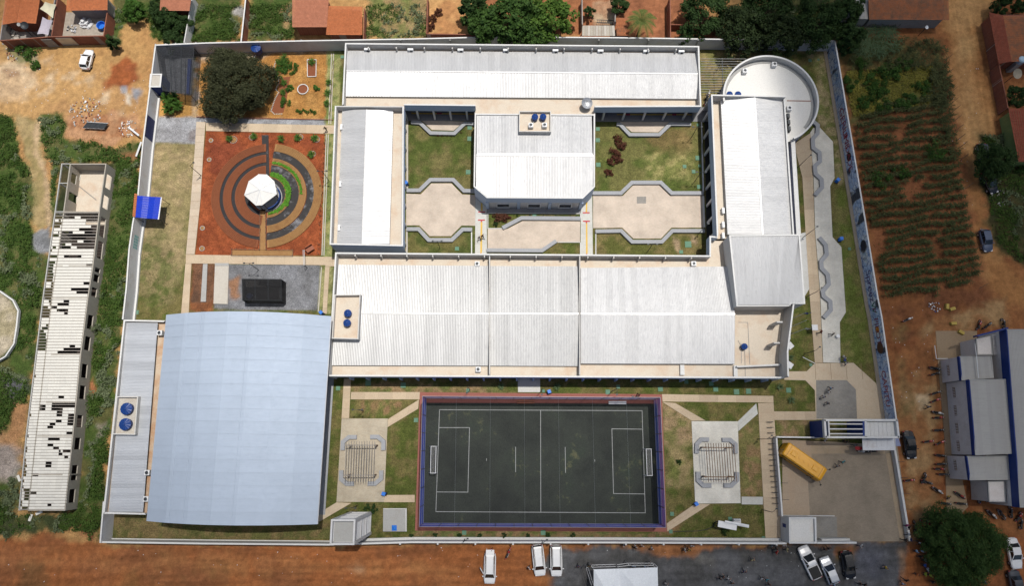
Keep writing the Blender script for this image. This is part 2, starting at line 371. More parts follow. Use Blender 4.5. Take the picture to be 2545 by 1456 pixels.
zone([(1500, 1350), (1800, 1353), (1760, 1370), (1700, 1385), (1640, 1380), (1570, 1365)], (0.30, 0.13, 0.055), None, .9, .5)
zone([(1330, 1350), (1490, 1351), (1420, 1362), (1345, 1385), (1320, 1400)], (0.28, 0.115, 0.045), None, .9, .5)
zone([(1340, 1425), (1395, 1430), (1370, 1448), (1330, 1450)], (0.30, 0.13, 0.05), None, .8, .5, .8)
zone([(1740, 1380), (1770, 1385), (1775, 1400), (1735, 1398)], (0.20, 0.19, 0.17), None, .6, .8, .7)
zone([(2235, 1365), (2245, 1365), (2252, 1560), (2240, 1560)], (0.30, 0.20, 0.13), None, .6, .5, .7)
zone([(2120, 1358), (2200, 1370), (2190, 1440), (2130, 1420)], (0.105, 0.11, 0.14), None, 1.2, 2, .6)
zone([(2082, 1364), (2125, 1362), (2118, 1388), (2080, 1385)], (0.24, 0.10, 0.05), (0.12, .10, .04), .8, .5)
# top left dirt lot
zone([(-60, 240), (60, 175), (180, 160), (330, 180), (375, 230), (360, 300), (260, 285), (120, 300), (-60, 290)], (0.40, 0.24, 0.10), (0.34, 0.195, 0.085), 1.6, 2.2, .9, 5)
zone([(-60, 170), (30, 150), (85, 165), (95, 210), (60, 250), (-60, 262)], (0.52, 0.39, 0.25), (0.46, 0.32, 0.19), 1.0, 1.4, 1, 3)
zone([(8, 172), (50, 178), (55, 190), (20, 195)], (0.28, 0.17, 0.10), None, .5, .4, .7)
for x, y, r in ((178, 195, 16), (215, 205, 14), (120, 150, 12), (110, 235, 10), (255, 250, 22), (300, 285, 14), (125, 195, 12)):
 zone([(x - r, y), (x, y - r * .7), (x + r * .8, y - r), (x + r * .5, y + r * .5)], (0.58, 0.48, 0.35), None, .9, 1.0, .6)
zone([(255, 195), (285, 155), (315, 140), (345, 155), (348, 195), (325, 222), (285, 212), (262, 220)], (0.27, 0.085, 0.03), (0.22, 0.07, 0.028), .8, .6, 1, 1.5)
zone([(300, 215), (315, 212), (316, 232), (302, 230)], (0.25, 0.26, 0.28), None, .4, .4, .9)
zone([(325, 218), (350, 212), (358, 235), (340, 258), (328, 250)], (0.27, 0.28, 0.31), None, .5, .4, .95)
zone([(312, 232), (328, 236), (326, 262), (312, 258)], (0.48, 0.42, 0.34), None, .4, .4, .9)
zone([(150, 305), (180, 280), (270, 270), (340, 290), (352, 325), (300, 355), (250, 385), (160, 345)], (0.36, 0.20, 0.11), (0.28, 0.13, 0.065), 1.0, .8, .9, 1.6)
zone([(10, 110), (60, 118), (95, 125), (90, 175), (60, 160), (20, 140)], (0.30, 0.26, 0.18), (0.16, 0.17, 0.08), .8, .6, .8, 1.0)
veg([(100, 280), (150, 283), (165, 310), (158, 340), (200, 345), (245, 345), (262, 372), (330, 350), (352, 352), (348, 400), (300, 405), (215, 405), (140, 405), (105, 385)])
veg([(-80, 278), (32, 285), (40, 340), (60, 400), (85, 450), (80, 560), (95, 590), (120, 640), (100, 800), (60, 1100), (50, 1270), (-80, 1290)])
veg([(120, 405), (150, 400), (140, 500), (128, 580), (122, 560), (125, 460)])
veg([(270, 398), (353, 398), (346, 480), (331, 560), (320, 660), (307, 800), (288, 1000), (262, 1210), (250, 1335), (190, 1300), (180, 1270), (215, 900), (255, 600)])
veg([(-80, 1270), (60, 1272), (185, 1275), (246, 1300), (243, 1340), (160, 1320), (110, 1318), (60, 1335), (-80, 1330)], c=(0.04, 0.05, 0.02))
zone([(40, 290), (100, 290), (112, 400), (122, 470), (118, 560), (98, 600), (85, 560), (92, 480), (70, 400)], DRY, (0.22, 0.18, 0.08), .8, .6, .9, 1.5)
zone([(85, 310), (100, 300), (92, 380), (118, 420), (128, 560), (118, 560), (108, 430), (86, 385)], (0.42, 0.30, 0.18), None, .3, .4, .9)
zone([(83, 585), (95, 568), (125, 560), (130, 630), (95, 630), (82, 615)], (0.20, 0.205, 0.215), None, .5, .3)
zone([(18, 1070), (45, 1003), (75, 1005), (70, 1055), (50, 1160), (15, 1185), (-60, 1150), (-60, 1120)], (0.34, 0.20, 0.10), (0.28, 0.15, 0.07), 1.0, .6)
zone([(-60, 1120), (40, 1105), (55, 1130), (50, 1190), (10, 1190), (-60, 1160)], (0.28, 0.25, 0.23), None, .8, .8, .9)
zone([(10, 940), (45, 930), (70, 950), (60, 985), (20, 990)], (0.10, 0.10, 0.12), None, .8, .9, .8)
zone([(-60, 730), (0, 722), (25, 745), (45, 770), (40, 850), (0, 890), (-60, 900)], (0.36, 0.31, 0.23), (0.28, 0.24, 0.15), .2, .2)
zone([(285, 395), (345, 395), (345, 375), (300, 380)], (0.28, 0.12, 0.06), None, .6, .5, .8)
zone([(195, 1290), (230, 1300), (235, 1340), (195, 1335)], (0.20, 0.06, 0.035), None, .6, .5, .8)
zone([(222, 950), (232, 940), (236, 970), (226, 985)], (0.33, 0.13, 0.06), None, .4, .3)
zone([(245, 1060), (262, 1055), (262, 1085), (245, 1085)], (0.30, 0.25, 0.22), None, .6, .5, .8)
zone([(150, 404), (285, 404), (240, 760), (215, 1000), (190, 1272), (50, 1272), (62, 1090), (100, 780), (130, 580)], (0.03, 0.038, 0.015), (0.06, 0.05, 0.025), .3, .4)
# top lots
veg([(272, -40), (400, -40), (475, 60), (395, 110), (372, 60), (345, 45), (310, 60), (290, 112), (266, 115), (285, 60)])
veg([(470, -60), (610, -60), (600, 104), (460, 107)])
veg([(617, -60), (725, -60), (735, 98), (603, 102)], dens=.9)
zone([(700, 10), (722, 10), (725, 60), (708, 65), (700, 40)], (0.36, 0.22, 0.11), None, .8, .6, .8)
zone([(577, 30), (600, 10), (608, 30), (600, 42), (580, 40)], (0.33, 0.31, 0.30), None, .6, .5, .9)
veg([(905, -60), (1060, -60), (1060, 95), (905, 98)], c=(0.13, 0.14, 0.045), c2=(0.24, 0.17, 0.08), dens=.5)
zone([(990, 20), (1050, 30), (1055, 90), (1000, 80)], (0.28, 0.19, 0.10), (0.14, 0.14, 0.05), 1.6, 1.2, .8, 1)
zone([(1062, -60), (1200, -60), (1200, 84), (1060, 84)], (0.42, 0.24, 0.10), (0.36, 0.18, 0.075), .1, .1)
zone([(1195, -60), (1450, -60), (1450, 86), (1195, 86)], (0.27, 0.11, 0.05), None, .3, .3)
zone([(1446, -60), (1660, -60), (1790, 60), (1790, 96), (1440, 92)], (0.26, 0.105, 0.05), (0.20, 0.08, 0.04), .3, .3)
zone([(1468, 0), (1526, 0), (1526, 65), (1475, 65)], (0.42, 0.33, 0.22), (0.30, 0.17, 0.10), .2, .2)
veg([(1790, 40), (2110, -60), (2110, 98), (1800, 98)], c=(0.03, 0.035, 0.015), dens=.3)
# inside the compound
INN = [(386, 112), (2062, 116), (2262, 1344), (258, 1344), (340, 560)]
zone(INN, LAWN, LAWN2, 0.1, .1, 1, 1.4)
zone([(372, 350), (488, 350), (466, 600), (455, 700), (350, 700), (352, 600), (365, 420)], (0.28, 0.215, 0.115), (0.22, 0.18, 0.085), 1.0, 1.0, .95, 1.5)
zone([(355, 600), (400, 590), (440, 640), (445, 740), (390, 770), (345, 740)], (0.085, 0.10, 0.03), (0.20, 0.16, .08), 1.8, 1.2, .8, 1)
zone([(486, 120), (830, 126), (820, 298), (482, 292)], (0.36, 0.19, 0.06), (0.30, 0.145, 0.042), .1, .1)
zone([(488, 118), (830, 126), (829, 134), (680, 130), (640, 145), (490, 150)], (0.33, 0.27, 0.21), None, .5, .5, .8)
zone([(740, 230), (800, 225), (790, 262), (742, 265)], (0.28, 0.15, 0.05), None, .8, 1, .5)
zone([(383, 115), (486, 118), (478, 235), (390, 235)], (0.15, 0.155, 0.17), None, .1, .1)
zone([(386, 225), (480, 235), (486, 292), (380, 292)], (0.42, 0.23, 0.07), None, .1, .1)
zone([(480, 150), (494, 160), (490, 300), (478, 295)], (0.28, 0.28, 0.29), (0.36, 0.24, 0.12), .6, .3, .9, 1)
zone([(376, 289), (492, 292), (489, 357), (372, 352)], (0.30, 0.305, 0.32), (0.24, 0.24, 0.25), .2, .2)
zone([(472, 325), (488, 322), (486, 352), (470, 345)], (0.13, 0.08, 0.06), None, .6, .5, .5)
zone([(490, 290), (828, 297), (828, 312), (490, 306)], (0.26, 0.265, 0.28), (0.19, 0.19, 0.20), .1, .1, 1, 1.5)
zone([(510, 324), (812, 331), (798, 636), (484, 634)], (0.25, 0.068, 0.026), (0.19, 0.05, 0.02), .1, .1, 1, 2)
zone([(510, 350), (600, 345), (590, 380), (560, 410), (530, 440), (520, 400)], (0.16, 0.04, 0.022), None, 1.0, .8, .7)
zone([(750, 340), (808, 345), (800, 370), (740, 362)], (0.20, 0.05, 0.025), None, .8, .6, .5)
zone([(536, 655), (796, 659), (792, 772), (530, 768)], (0.175, 0.18, 0.195), (0.14, 0.142, 0.15), .1, .1, 1, 3)
zone([(570, 700), (590, 690), (592, 735), (570, 745)], (0.24, 0.12, 0.06), None, .6, .5, .9)
zone([(474, 652), (536, 654), (530, 772), (470, 772)], (0.22, 0.085, 0.035), (0.12, .05, .025), .3, .2)
zone([(480, 655), (533, 656), (528, 748), (476, 752)], (0.09, 0.05, 0.032), (0.14, .07, .04), .3, .2)
zone([(812, 108), (848, 108), (832, 640), (800, 640)], (0.25, 0.24, 0.10), (0.13, 0.16, 0.05), .2, .1, 1, 1)
zone([(798, 650), (826, 652), (822, 780), (790, 775)], (0.25, 0.24, 0.11), (0.15, 0.16, 0.06), .2, .1, 1, 1)
zone([(1008, 540), (1180, 540), (1180, 632), (1008, 632)], (0.13, 0.115, 0.042), (0.065, 0.08, 0.022), .1, .1, 1, 2)
zone([(1015, 290), (1178, 290), (1178, 470), (1015, 470)], (0.065, 0.085, 0.02), (0.13, 0.115, 0.045), .1, .1, 1, 3)
zone([(1480, 300), (1750, 300), (1750, 475), (1480, 475)], (0.12, 0.115, 0.04), (0.065, 0.085, 0.02), .1, .1, 1, 3)
zone([(1600, 320), (1720, 320), (1700, 380), (1620, 370)], (0.21, 0.14, 0.065), None, 1.5, 1.5, .7)
zone([(1600, 390), (1720, 385), (1715, 440), (1620, 440)], (0.30, 0.26, 0.11), (0.15, .16, .05), 1.4, 1.2, .7, 1)
zone([(1565, 560), (1750, 560), (1750, 632), (1480, 632), (1480, 560)], (0.085, 0.09, 0.025), (0.15, 0.12, 0.05), .2, .2, 1, 2)
zone([(1672, 590), (1690, 600), (1690, 630), (1675, 615)], (0.38, 0.27, 0.18), None, .5, .4, .8)
zone([(1715, 580), (1735, 585), (1732, 610), (1715, 602)], (0.38, 0.27, 0.18), None, .5, .4, .8)
zone([(2000, 130), (2060, 130), (2120, 460), (2080, 460), (2070, 350), (2030, 300), (2030, 180)], (0.27, 0.22, 0.12), (0.14, 0.15, 0.05), .5, .5, 1, .8)
zone([(2075, 470), (2130, 470), (2175, 900), (2090, 905), (2085, 800)], (0.10, 0.125, 0.028), (0.15, 0.14, 0.05), .5, .8, 1, 1.5)
zone([(1870, 108), (2065, 108), (2062, 135), (1900, 128)], (0.20, 0.15, 0.08), (0.12, .12, .04), .3, .3, 1, 1)
zone([(1740, 125), (1900, 125), (1800, 240), (1740, 262)], (0.15, 0.145, 0.05), (0.22, 0.17, 0.08), .3, .3, 1, 1)
zone([(1640, 995), (1725, 1020), (1722, 1110), (1650, 1120)], (0.30, 0.21, 0.12), (0.17, 0.16, .06), 1.2, .8, .9, 1.5)
zone([(1655, 1110), (1722, 1110), (1725, 1190), (1655, 1210)], (0.14, 0.15, 0.045), (0.26, .2, .1), 1.2, .9, .9, 1.5)
zone([(1838, 1050), (1893, 1050), (1898, 1235), (1840, 1235)], (0.25, 0.16, 0.085), (0.15, 0.14, .05), .8, .8, .9, 1.2)
zone([(1940, 1050), (2020, 1050), (2025, 1085), (1940, 1085)], (0.26, 0.17, 0.10), (0.15, 0.14, .05), 1.0, .8, .9, 1.2)
zone([(255, 1280), (830, 1300), (830, 1345), (255, 1345)], (0.16, 0.12, 0.055), (0.10, 0.10, 0.035), .4, .4, 1, 1)
zone([(900, 990), (1000, 1000), (990, 1030), (900, 1030)], (0.27, 0.15, 0.09), (0.12, .13, .04), 1.2, 1.0, .6, 1)
zone([(850, 955), (1250, 955), (1250, 978), (850, 975)], (0.24, 0.16, 0.09), (0.11, .12, .04), .8, .4, .8, 1)
zone([(1035, 1320), (1640, 1325), (1640, 1342), (1035, 1342)], (0.20, 0.13, 0.07), (0.10, .115, .04), .6, .4, .9, .8)
zone([(1650, 1310), (1700, 1275), (1690, 1310), (1660, 1330)], (0.28, 0.15, 0.09), None, .6, .5, .8)
def build_ground():
 x0, x1, y0, y1, st = -98.0, 98.0, -60.0, 78.0, 0.30
 nx = int((x1 - x0) / st) + 1; ny = int((y1 - y0) / st) + 1
 xs = np.linspace(x0, x1, nx); ys = np.linspace(y0, y1, ny)
 X, Y = np.meshgrid(xs, ys); n0 = fbm(X, Y, 9, 4); n1 = fbm(X + 300, Y, 2.2, 4)
 C = np.empty(X.shape + (3,))
 k = sstep(.35, .65, n0)[..., None]
 C[:] = np.array((0.32, 0.175, 0.07)) * (1 - k) + np.array((0.38, 0.225, 0.09)) * k
 w1 = (fbm(X, Y + 500, 1.3, 3) - .5) * 2.2 + (fbm(X, Y - 300, 4.0, 2) - .5) * 1.4
 fine = (fbm(X - 80, Y + 20, 0.7, 3))
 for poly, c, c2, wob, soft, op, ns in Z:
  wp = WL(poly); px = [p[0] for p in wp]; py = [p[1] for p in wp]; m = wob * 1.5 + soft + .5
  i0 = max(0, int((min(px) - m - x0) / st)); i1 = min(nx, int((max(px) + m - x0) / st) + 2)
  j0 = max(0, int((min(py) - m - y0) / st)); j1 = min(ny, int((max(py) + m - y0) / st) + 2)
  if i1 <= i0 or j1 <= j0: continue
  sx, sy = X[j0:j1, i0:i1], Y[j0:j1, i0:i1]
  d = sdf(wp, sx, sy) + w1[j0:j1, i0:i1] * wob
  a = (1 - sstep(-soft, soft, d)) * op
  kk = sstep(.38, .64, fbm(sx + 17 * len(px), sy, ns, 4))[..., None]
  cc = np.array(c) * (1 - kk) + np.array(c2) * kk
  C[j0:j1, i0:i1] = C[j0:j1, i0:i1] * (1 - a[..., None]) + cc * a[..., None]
 for poly, cw, ch, am in (([(372, 355), (488, 355), (466, 600), (445, 650), (350, 620), (365, 420)], 1.1, .7, .28), ([(2200, 760), (2420, 740), (2340, 830), (2330, 1330), (2240, 1330)], .9, .9, .12)):
  hs = _lat[np.floor(X / cw).astype(int) % 256, np.floor(Y / ch + 3 * np.floor(X / cw)).astype(int) % 256]; C *= (1 + (sdf(WL(poly), X, Y) < 0) * (hs - .5) * am)[..., None]
 for poly, sx, sy, am in (([(-80, 1356), (2600, 1356), (2600, 1560), (-80, 1560)], 7, .45, .7), ([(2350, -60), (2480, -60), (2480, 700), (2380, 700)], .4, 7, .45)):
  C *= (1 + (sdf(WL(poly), X, Y) < 0) * (fbm(X / sx, Y / sy, 1.0, 3) - .5) * am)[..., None]
 C *= (0.74 + 0.52 * fine)[..., None]
 SP = np.full(X.shape, .35); SP[sdf(WL(INN), X, Y) < 0] = 1.0
 for pl_ in VEG: SP[sdf(WL(pl_[0]), X, Y) < .5] = 1.0
 Zc = (n1 - .5) * 0.10
 # flat where things are built: inside the compound and beside the houses
 ins = sstep(-1.0, 1.5, sdf(WL(INN), X, Y)); Zc = Zc * ins
 # heaps of soil and gravel
 for cx, cy, r, h in ((312, 178, 38, .9), (105, 597, 24, .9), (30, 215, 40, .5), (55, 1030, 26, .4), (340, 236, 16, .3)):
  wx, wy = W((cx, cy)); rr = r * .066
  d = np.hypot(X - wx, Y - wy) / rr
  Zc += h * np.clip(1 - d, 0, 1) ** 1.2 * (0.8 + .5 * (n1 - .5))
 Zc -= 0.02
 V = np.stack([X, Y, Zc], -1).reshape(-1, 3)
 idx = np.arange(nx * ny).reshape(ny, nx)
 F = np.stack([idx[:-1, :-1], idx[:-1, 1:], idx[1:, 1:], idx[1:, :-1]], -1).reshape(-1, 4)
 me = np_mesh('ground', V, F)
 ca = me.color_attributes.new('soil', 'FLOAT_COLOR', 'POINT')
 ca.data.foreach_set('color', np.concatenate([C.reshape(-1, 3), SP.reshape(-1, 1)], 1).astype(np.float32).ravel())
 me.polygons.foreach_set('use_smooth', np.ones(len(F), bool))
 t = MT('earth_and_turf'); at = t.N('ShaderNodeAttribute'); at.attribute_name = 'soil'
 a = t.noise(5.0, 4, .75); b = t.noise(1.3, 4, .65)
 c = t.mix(at.outputs['Alpha'], at.outputs['Color'], t.mix(1.0, at.outputs['Color'], t.ramp(a, [(.28, .45), (.72, 1.55)]), 'MULTIPLY'))
 c = t.mix(1.0, c, t.ramp(b, [(.3, .78), (.7, 1.22)]), 'MULTIPLY')
 t.col(c); t.bump(t.math('ADD', a, b), .55, .08); me.materials.append(t.fin(.95, 0, .15))
 put('ground', me, kind='structure')
 # the country beyond the survey
 g = MB(); B = 900
 for a0, a1, b0, b1 in ((-B, x0, -B, B), (x1, B, -B, B), (x0, x1, -B, y0), (x0, x1, y1, B)):
  g.quad((a0, b0, -.02), (a1, b0, -.02), (a1, b1, -.02), (a0, b1, -.02))
 g.build('terrain', stained('far_earth', (0.28, 0.16, 0.075), (0.07, 0.085, 0.03), .9, .05, thr=(.44, .56)), kind='structure')
def np_mesh(name, V, F):
 me = bpy.data.meshes.new(name); V = np.asarray(V, np.float32); F = np.asarray(F, np.int32); k = F.shape[1]
 me.vertices.add(len(V)); me.vertices.foreach_set('co', V.ravel())
 me.loops.add(F.size); me.loops.foreach_set('vertex_index', F.ravel())
 me.polygons.add(len(F)); me.polygons.foreach_set('loop_start', np.arange(0, F.size, k, dtype=np.int32))
 me.update(calc_edges=True); return me
build_ground()
# --- paths and paved areas (sheets a few mm to cm above one another)
def sheet(name, poly, z, mat, parent=None, kind='structure', th=0.05, world=False):
 b = MB(); b.prism(poly if world else WL(poly), z - th, z); return b.build(name, mat, parent, kind=kind if not parent else None)
def lerp(a, b, t): return (a[0] + (b[0] - a[0]) * t, a[1] + (b[1] - a[1]) * t)
def slabs(name, quadpx, n, m, z, mat, gap=0.03, parent=None, jit=0.006, world=False):
 """a strip laid out of n x m separate slabs, each an object under the path"""
 A, B_, C_, D_ = quadpx if world else WL(quadpx)
 base = MB(); base.prism([A, B_, C_, D_], -0.04, z - 0.03); root = base.build(name, M_SANDJ, parent, kind=None if parent else 'structure')
 for i in range(n):
  for j in range(m):
   def P(u, v): return lerp(lerp(A, B_, v), lerp(D_, C_, v), u)
   u0, u1, v0, v1 = i / n, (i + 1) / n, j / m, (j + 1) / m
   pl = offset_poly([P(u0, v0), P(u1, v0), P(u1, v1), P(u0, v1)], gap / 2)
   b = MB(); b.prism(pl, z - 0.028, z + random.uniform(-jit, jit)); b.build('slab', mat, root)
 return root
M_SANDJ = flat('joint_sand', (0.22, 0.15, 0.09), .95)
M_SLABV = stained('buff_slab', (0.50, 0.40, 0.29), (0.38, 0.27, 0.18), .4, .5)
def objv(name, c, var=.16, stain=(0.38, .27, .18)):
 t = MT(name); oi = t.N('ShaderNodeObjectInfo'); g = t.N('ShaderNodeNewGeometry').outputs['Position']
 a = t.noise(.7, 4, .65, vec=g); b = t.noise(6, 3, .7, vec=g)
 cc = t.mix(1.0, t.ramp(b, [(.3, mul(c, .86)), (.7, mul(c, 1.08))]), t.ramp(oi.outputs['Random'], [(0, (1 - var,) * 3), (1, (1.0, 1.0, 1.0))]), 'MULTIPLY')
 t.col(t.mix(t.ramp(a, [(.5, 0.0), (.75, .5)]), cc, stain)); return t.fin(.9)
M_SLABO = objv('laid_slab', (0.52, 0.43, 0.33)); M_SLABB = objv('laid_buff_panel', (0.50, 0.40, 0.285)); M_SLABG = objv('laid_grey_panel', (0.50, 0.50, 0.47), .08, (.4, .36, .3))
# west garden paths
A2 = lambda *p: q('A2', *p); B1 = lambda *p: q('B1', *p); B2 = lambda *p: q('B2', *p); C2 = lambda *p: q('C2', *p); D2 = lambda *p: q('D2', *p)
B3 = lambda *p: q('B3', *p); C3 = lambda *p: q('C3', *p); D3 = lambda *p: q('D3', *p); E3 = lambda *p: q('E3', *p); B4 = lambda *p: q('B4', *p); C4 = lambda *p: q('C4', *p); D4 = lambda *p: q('D4', *p); E4 = lambda *p: q('E4', *p); C1 = lambda *p: q('C1', *p); D1 = lambda *p: q('D1', *p); E1 = lambda *p: q('E1', *p); A3 = lambda *p: q('A3', *p); A4 = lambda *p: q('A4', *p); A1 = lambda *p: q('A1', *p); E2 = lambda *p: q('E2', *p)
slabs('garden_path', [(488, 302), (511, 302), (506, 370), (484, 370)], 4, 1, .05, M_SLABO)
slabs('garden_path', [(484, 370), (506, 370), (498, 500), (474, 500)], 6, 1, .05, M_SLABO)
slabs('garden_path', [(474, 500), (498, 500), (484, 632), (462, 632)], 7, 1, .05, M_SLABO)
slabs('garden_path', [(512, 304.5), (832, 311), (830, 332), (512, 325)], 1, 9, .05, M_SLABB, .015)
slabs('garden_path', [(462, 632.5), (814, 638), (813, 659), (462, 654.5)], 1, 10, .05, M_SLABB, .015)
slabs('garden_path', [(461, 655), (476, 655), (469, 780), (450, 780)], 5, 1, .05, M_SLABB, .015)
slabs('garden_path', [(812, 638), (842, 638), (842, 662), (808, 662)], 2, 2, .06, M_SLABB, .015)
slabs('garden_path', [(808, 662.5), (819, 662.5), (812, 780), (801, 780)], 8, 1, .05, M_SLABB, .015)
for a, b in (((824, 132), (817, 308)), ((829, 132), (822, 308)), ((816, 334), (805, 635)), ((811, 334), (800, 635)), ((799, 664), (791, 775))):
 g = MB(); g.bar(W3(a, .05), W3(b, .05), .14, .14); g.build('kerb', M_CONCL, kind='structure')
sheet('pavement', [(534.6, 661), (569, 661), (566, 756), (531, 755)], .12, M_CONCL, th=.12)
sheet('pavement', [(534.6, 654), (569, 654), (569, 660.6), (534.6, 660.6)], .13, M_CONC, th=.12)
sheet('pavement', [(505, 656), (516, 656), (512, 750), (499, 750)], .10, M_CONC, th=.1)
# court yard pavings
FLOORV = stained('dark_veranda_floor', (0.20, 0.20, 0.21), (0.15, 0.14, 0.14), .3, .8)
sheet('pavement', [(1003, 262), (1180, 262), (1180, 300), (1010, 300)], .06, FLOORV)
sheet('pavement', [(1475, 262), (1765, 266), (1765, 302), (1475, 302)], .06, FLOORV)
sheet('pavement', C1(100, 1138, 500, 1145, 400, 1232, 196, 1225), .055, M_PAVE)
sheet('pavement', D1(30, 1150, 495, 1150, 388, 1248, 140, 1245), .055, M_PAVE)
sheet('pavement', [(1009, 481)] + C2(90, 475, 190, 372, 380, 372, 480, 477, 604, 480, 604, 772, 475, 770, 375, 870, 175, 870, 75, 768) + [(1009, 560)], .05, M_PAVE)
sheet('pavement', C2(722, 800, 905, 803, 1050, 728, 1594, 730, 1594, 925, 1380, 922, 1235, 1002, 722, 1000), .05, M_PAVE)
sheet('pavement', C2(1716, 490, 1941, 490) + D2(55, 490, 155, 388, 395, 388, 500, 490, 815, 490, 830, 790, 515, 790, 415, 893, 155, 893, 50, 790) + C2(1716, 795), .05, M_PAVE)
sheet('pavement', D2(187, 497, 275, 497, 275, 562, 187, 562), .056, M_PAVEG, th=.02)
slabs('walkway', C2(606, 470, 712, 480, 716, 1042, 602, 1040), 6, 1, .055, M_SLABG, .012)
slabs('walkway', C2(1600, 480, 1708, 480, 1714, 1050, 1598, 1045), 6, 1, .055, M_SLABG, .012)
slabs('walkway', C2(716, 575, 1596, 575, 1596, 656, 716, 650), 1, 8, .05, objv('dark_walkway_panel', (.25, .25, .26), .1, (.2, .2, .2)), .012)
for a in (C2(656, 480, 674, 480, 674, 632, 656, 632), C2(655, 738, 672, 738, 668, 1030, 651, 1030), C2(1650, 500, 1664, 500, 1660, 645, 1645, 645), C2(1648, 745, 1662, 745, 1665, 1035, 1649, 1035), D1(0, 1074, 705, 1074, 705, 1088, 0, 1086), C1(0, 1062, 590, 1070, 590, 1082, 0, 1075)):
 sheet('marking', a, .064, M_YEL, th=.006)
for a in (C2(632, 636, 698, 636, 698, 648, 632, 648), C2(630, 713, 695, 713, 695, 725, 630, 725), C2(1618, 644, 1684, 644, 1684, 656, 1618, 656), C2(1620, 724, 1686, 724, 1686, 736, 1620, 736), C2(655, 726, 670, 726, 670, 737, 655, 737), C2(1646, 737, 1660, 737, 1660, 748, 1646, 748), D1(85, 1074, 125, 1074, 125, 1088, 85, 1088), D1(520, 1074, 560, 1074, 560, 1088, 520, 1088), C1(240, 1064, 290, 1064, 290, 1076, 240, 1076), C2(651, 1031, 663, 1031, 663, 1038, 651, 1038), C2(1649, 1036, 1662, 1036, 1662, 1044, 1649, 1044)):
 sheet('marking', a, .068, M_RED, th=.006)
for a in (C2(720, 654, 727, 654, 727, 803, 720, 803), C2(727, 796, 872, 796, 872, 803, 727, 803), C2(1594, 655, 1600, 655, 1600, 700, 1594, 700), C2(716, 651, 1596, 657, 1596, 662, 716, 657), C2(1380, 925, 1594, 927, 1594, 932, 1380, 932), C2(1593, 933, 1599, 933, 1599, 1044, 1593, 1044), C2(565, 800, 575, 800, 575, 1035, 565, 1035), C2(1738, 825, 1746, 825, 1746, 1045, 1738, 1045), D2(804, 490, 822, 490, 832, 790, 818, 790)):
 sheet('kerb', a, .12, M_WHITE, th=.15)
sheet('kerb', [(1009, 300), (1014, 300), (1014, 472), (1010, 472)], .12, M_CONCL, th=.15)
sheet('kerb', [(1009, 568), (1013, 568), (1013, 628), (1008, 628)], .12, M_CONCL, th=.15)
sheet('kerb', D1(792, 1150, 800, 1150, 812, 1456, 804, 1456), .16, M_WALLIN, th=.2)
sheet('kerb', D2(797, 0, 808, 0, 820, 455, 808, 455), .16, M_WALLIN, th=.2)
# near-black strip: shade under the east block's pillars, put in as colour
sheet('pavement', [(1750, 285), (1772, 285), (1782, 632), (1756, 632)], .045, flat('pillar_shade', (.03, .03, .03), .95, scale=5))
# east walk
slabs('walkway', [(1972, 358), (2013, 330), (2020, 440), (1993, 440)], 3, 1, .05, M_SLABB, .015)
slabs('walkway', [(1993, 440), (2020, 440), (2024, 575), (2001, 575)], 5, 1, .05, M_SLABB, .015)
slabs('walkway', [(2001, 575), (2024, 575), (2036, 720), (2010, 720)], 4, 2, .05, M_SLABB, .015)
slabs('walkway', [(2010, 720), (2036, 720), (2044, 902), (2024, 902)], 6, 1, .05, M_SLABB, .015)
sheet('pavement', [(1952, 590), (2001, 577), (2010, 718), (1988, 755), (1985, 640)], .046, M_PATHG)
sheet('pavement', [(2013, 329), (2020, 318), (2036, 316), (2069, 352), (2073, 442), (2062, 463), (2068, 589), (2090, 614), (2101, 776), (2086, 801), (2088, 902), (2045, 901), (2037, 720), (2025, 575), (2021, 440)], .05, M_PAVEW)
# entrance plaza and southern paths
sheet('pavement', [(1951, 923), (2004, 923), (2024, 903), (2120, 902), (2188.5, 964), (2194, 1043), (2027, 1043), (2024, 970), (2001, 945.5), (1948, 944)], .045, M_PATH)
for k in range(4): sheet('marking', [(2024 + k * 38, 903), (2024.9 + k * 38, 903), (2026.9 + k * 39, 943), (2026 + k * 39, 943)], .052, M_SANDJ, th=.006)
sheet('pavement', [(2027, 945), (2103, 945), (2126, 968), (2129, 1041), (2028, 1041)], .052, M_PAVEG, th=.02)
slabs('footpath', B3(1305, 860, 1372, 860, 1355, 1233, 1283, 1233), 4, 1, .045, M_SLABB, .015)
slabs('footpath', B3(1373, 985, 2028, 985, 2020, 1055, 1368, 1055), 1, 5, .045, M_SLABB, .015)
slabs('footpath', [(964, 1042), (1041, 993), (1039, 1016), (963, 1062)], 1, 3, .044, M_SLABB, .015)
sheet('pavement', [(849, 1040.5), (963.6, 1040.5), (954.4, 1248), (836, 1248)], .045, paver('cream_pavers', (.46, .41, .32), (.40, .35, .27), (.30, .26, .2), patch=(.42, .32, .22)))
slabs('footpath', B4(1686, 600, 1974, 598, 1974, 668, 1684, 668), 1, 2, .045, M_SLABB, .015)
sheet('footpath', [(836, 1249), (873, 1250.5), (795, 1296), (780, 1294), (792, 1276)], .045, M_PATH)
slabs('footpath', C3(1005, 850, 1215, 850, 1218, 987, 1008, 987), 1, 1, .05, M_SLABG, .01)
slabs('footpath', D3(425, 1005, 1475, 1022, 1478, 1085, 430, 1075), 1, 6, .045, M_SLABB, .015)
slabs('footpath', D3(550, 1089, 430, 1080, 706, 1256, 838, 1256), 3, 1, .044, M_SLABB, .015)
slabs('footpath', D3(1315, 1092, 1330, 1190, 1146, 1355, 1140, 1263), 1, 2, .044, M_SLABG, .015)
slabs('footpath', [(1883, 1002)] + D3(1478, 1086, 1500, 1456) + [(1888, 1098)], 4, 1, .045, M_SLABB, .015)
slabs('footpath', [(1888, 1098), (1927.5, 1098), (1943, 1345), (1902, 1345)], 7, 1, .045, M_SLABB, .015)
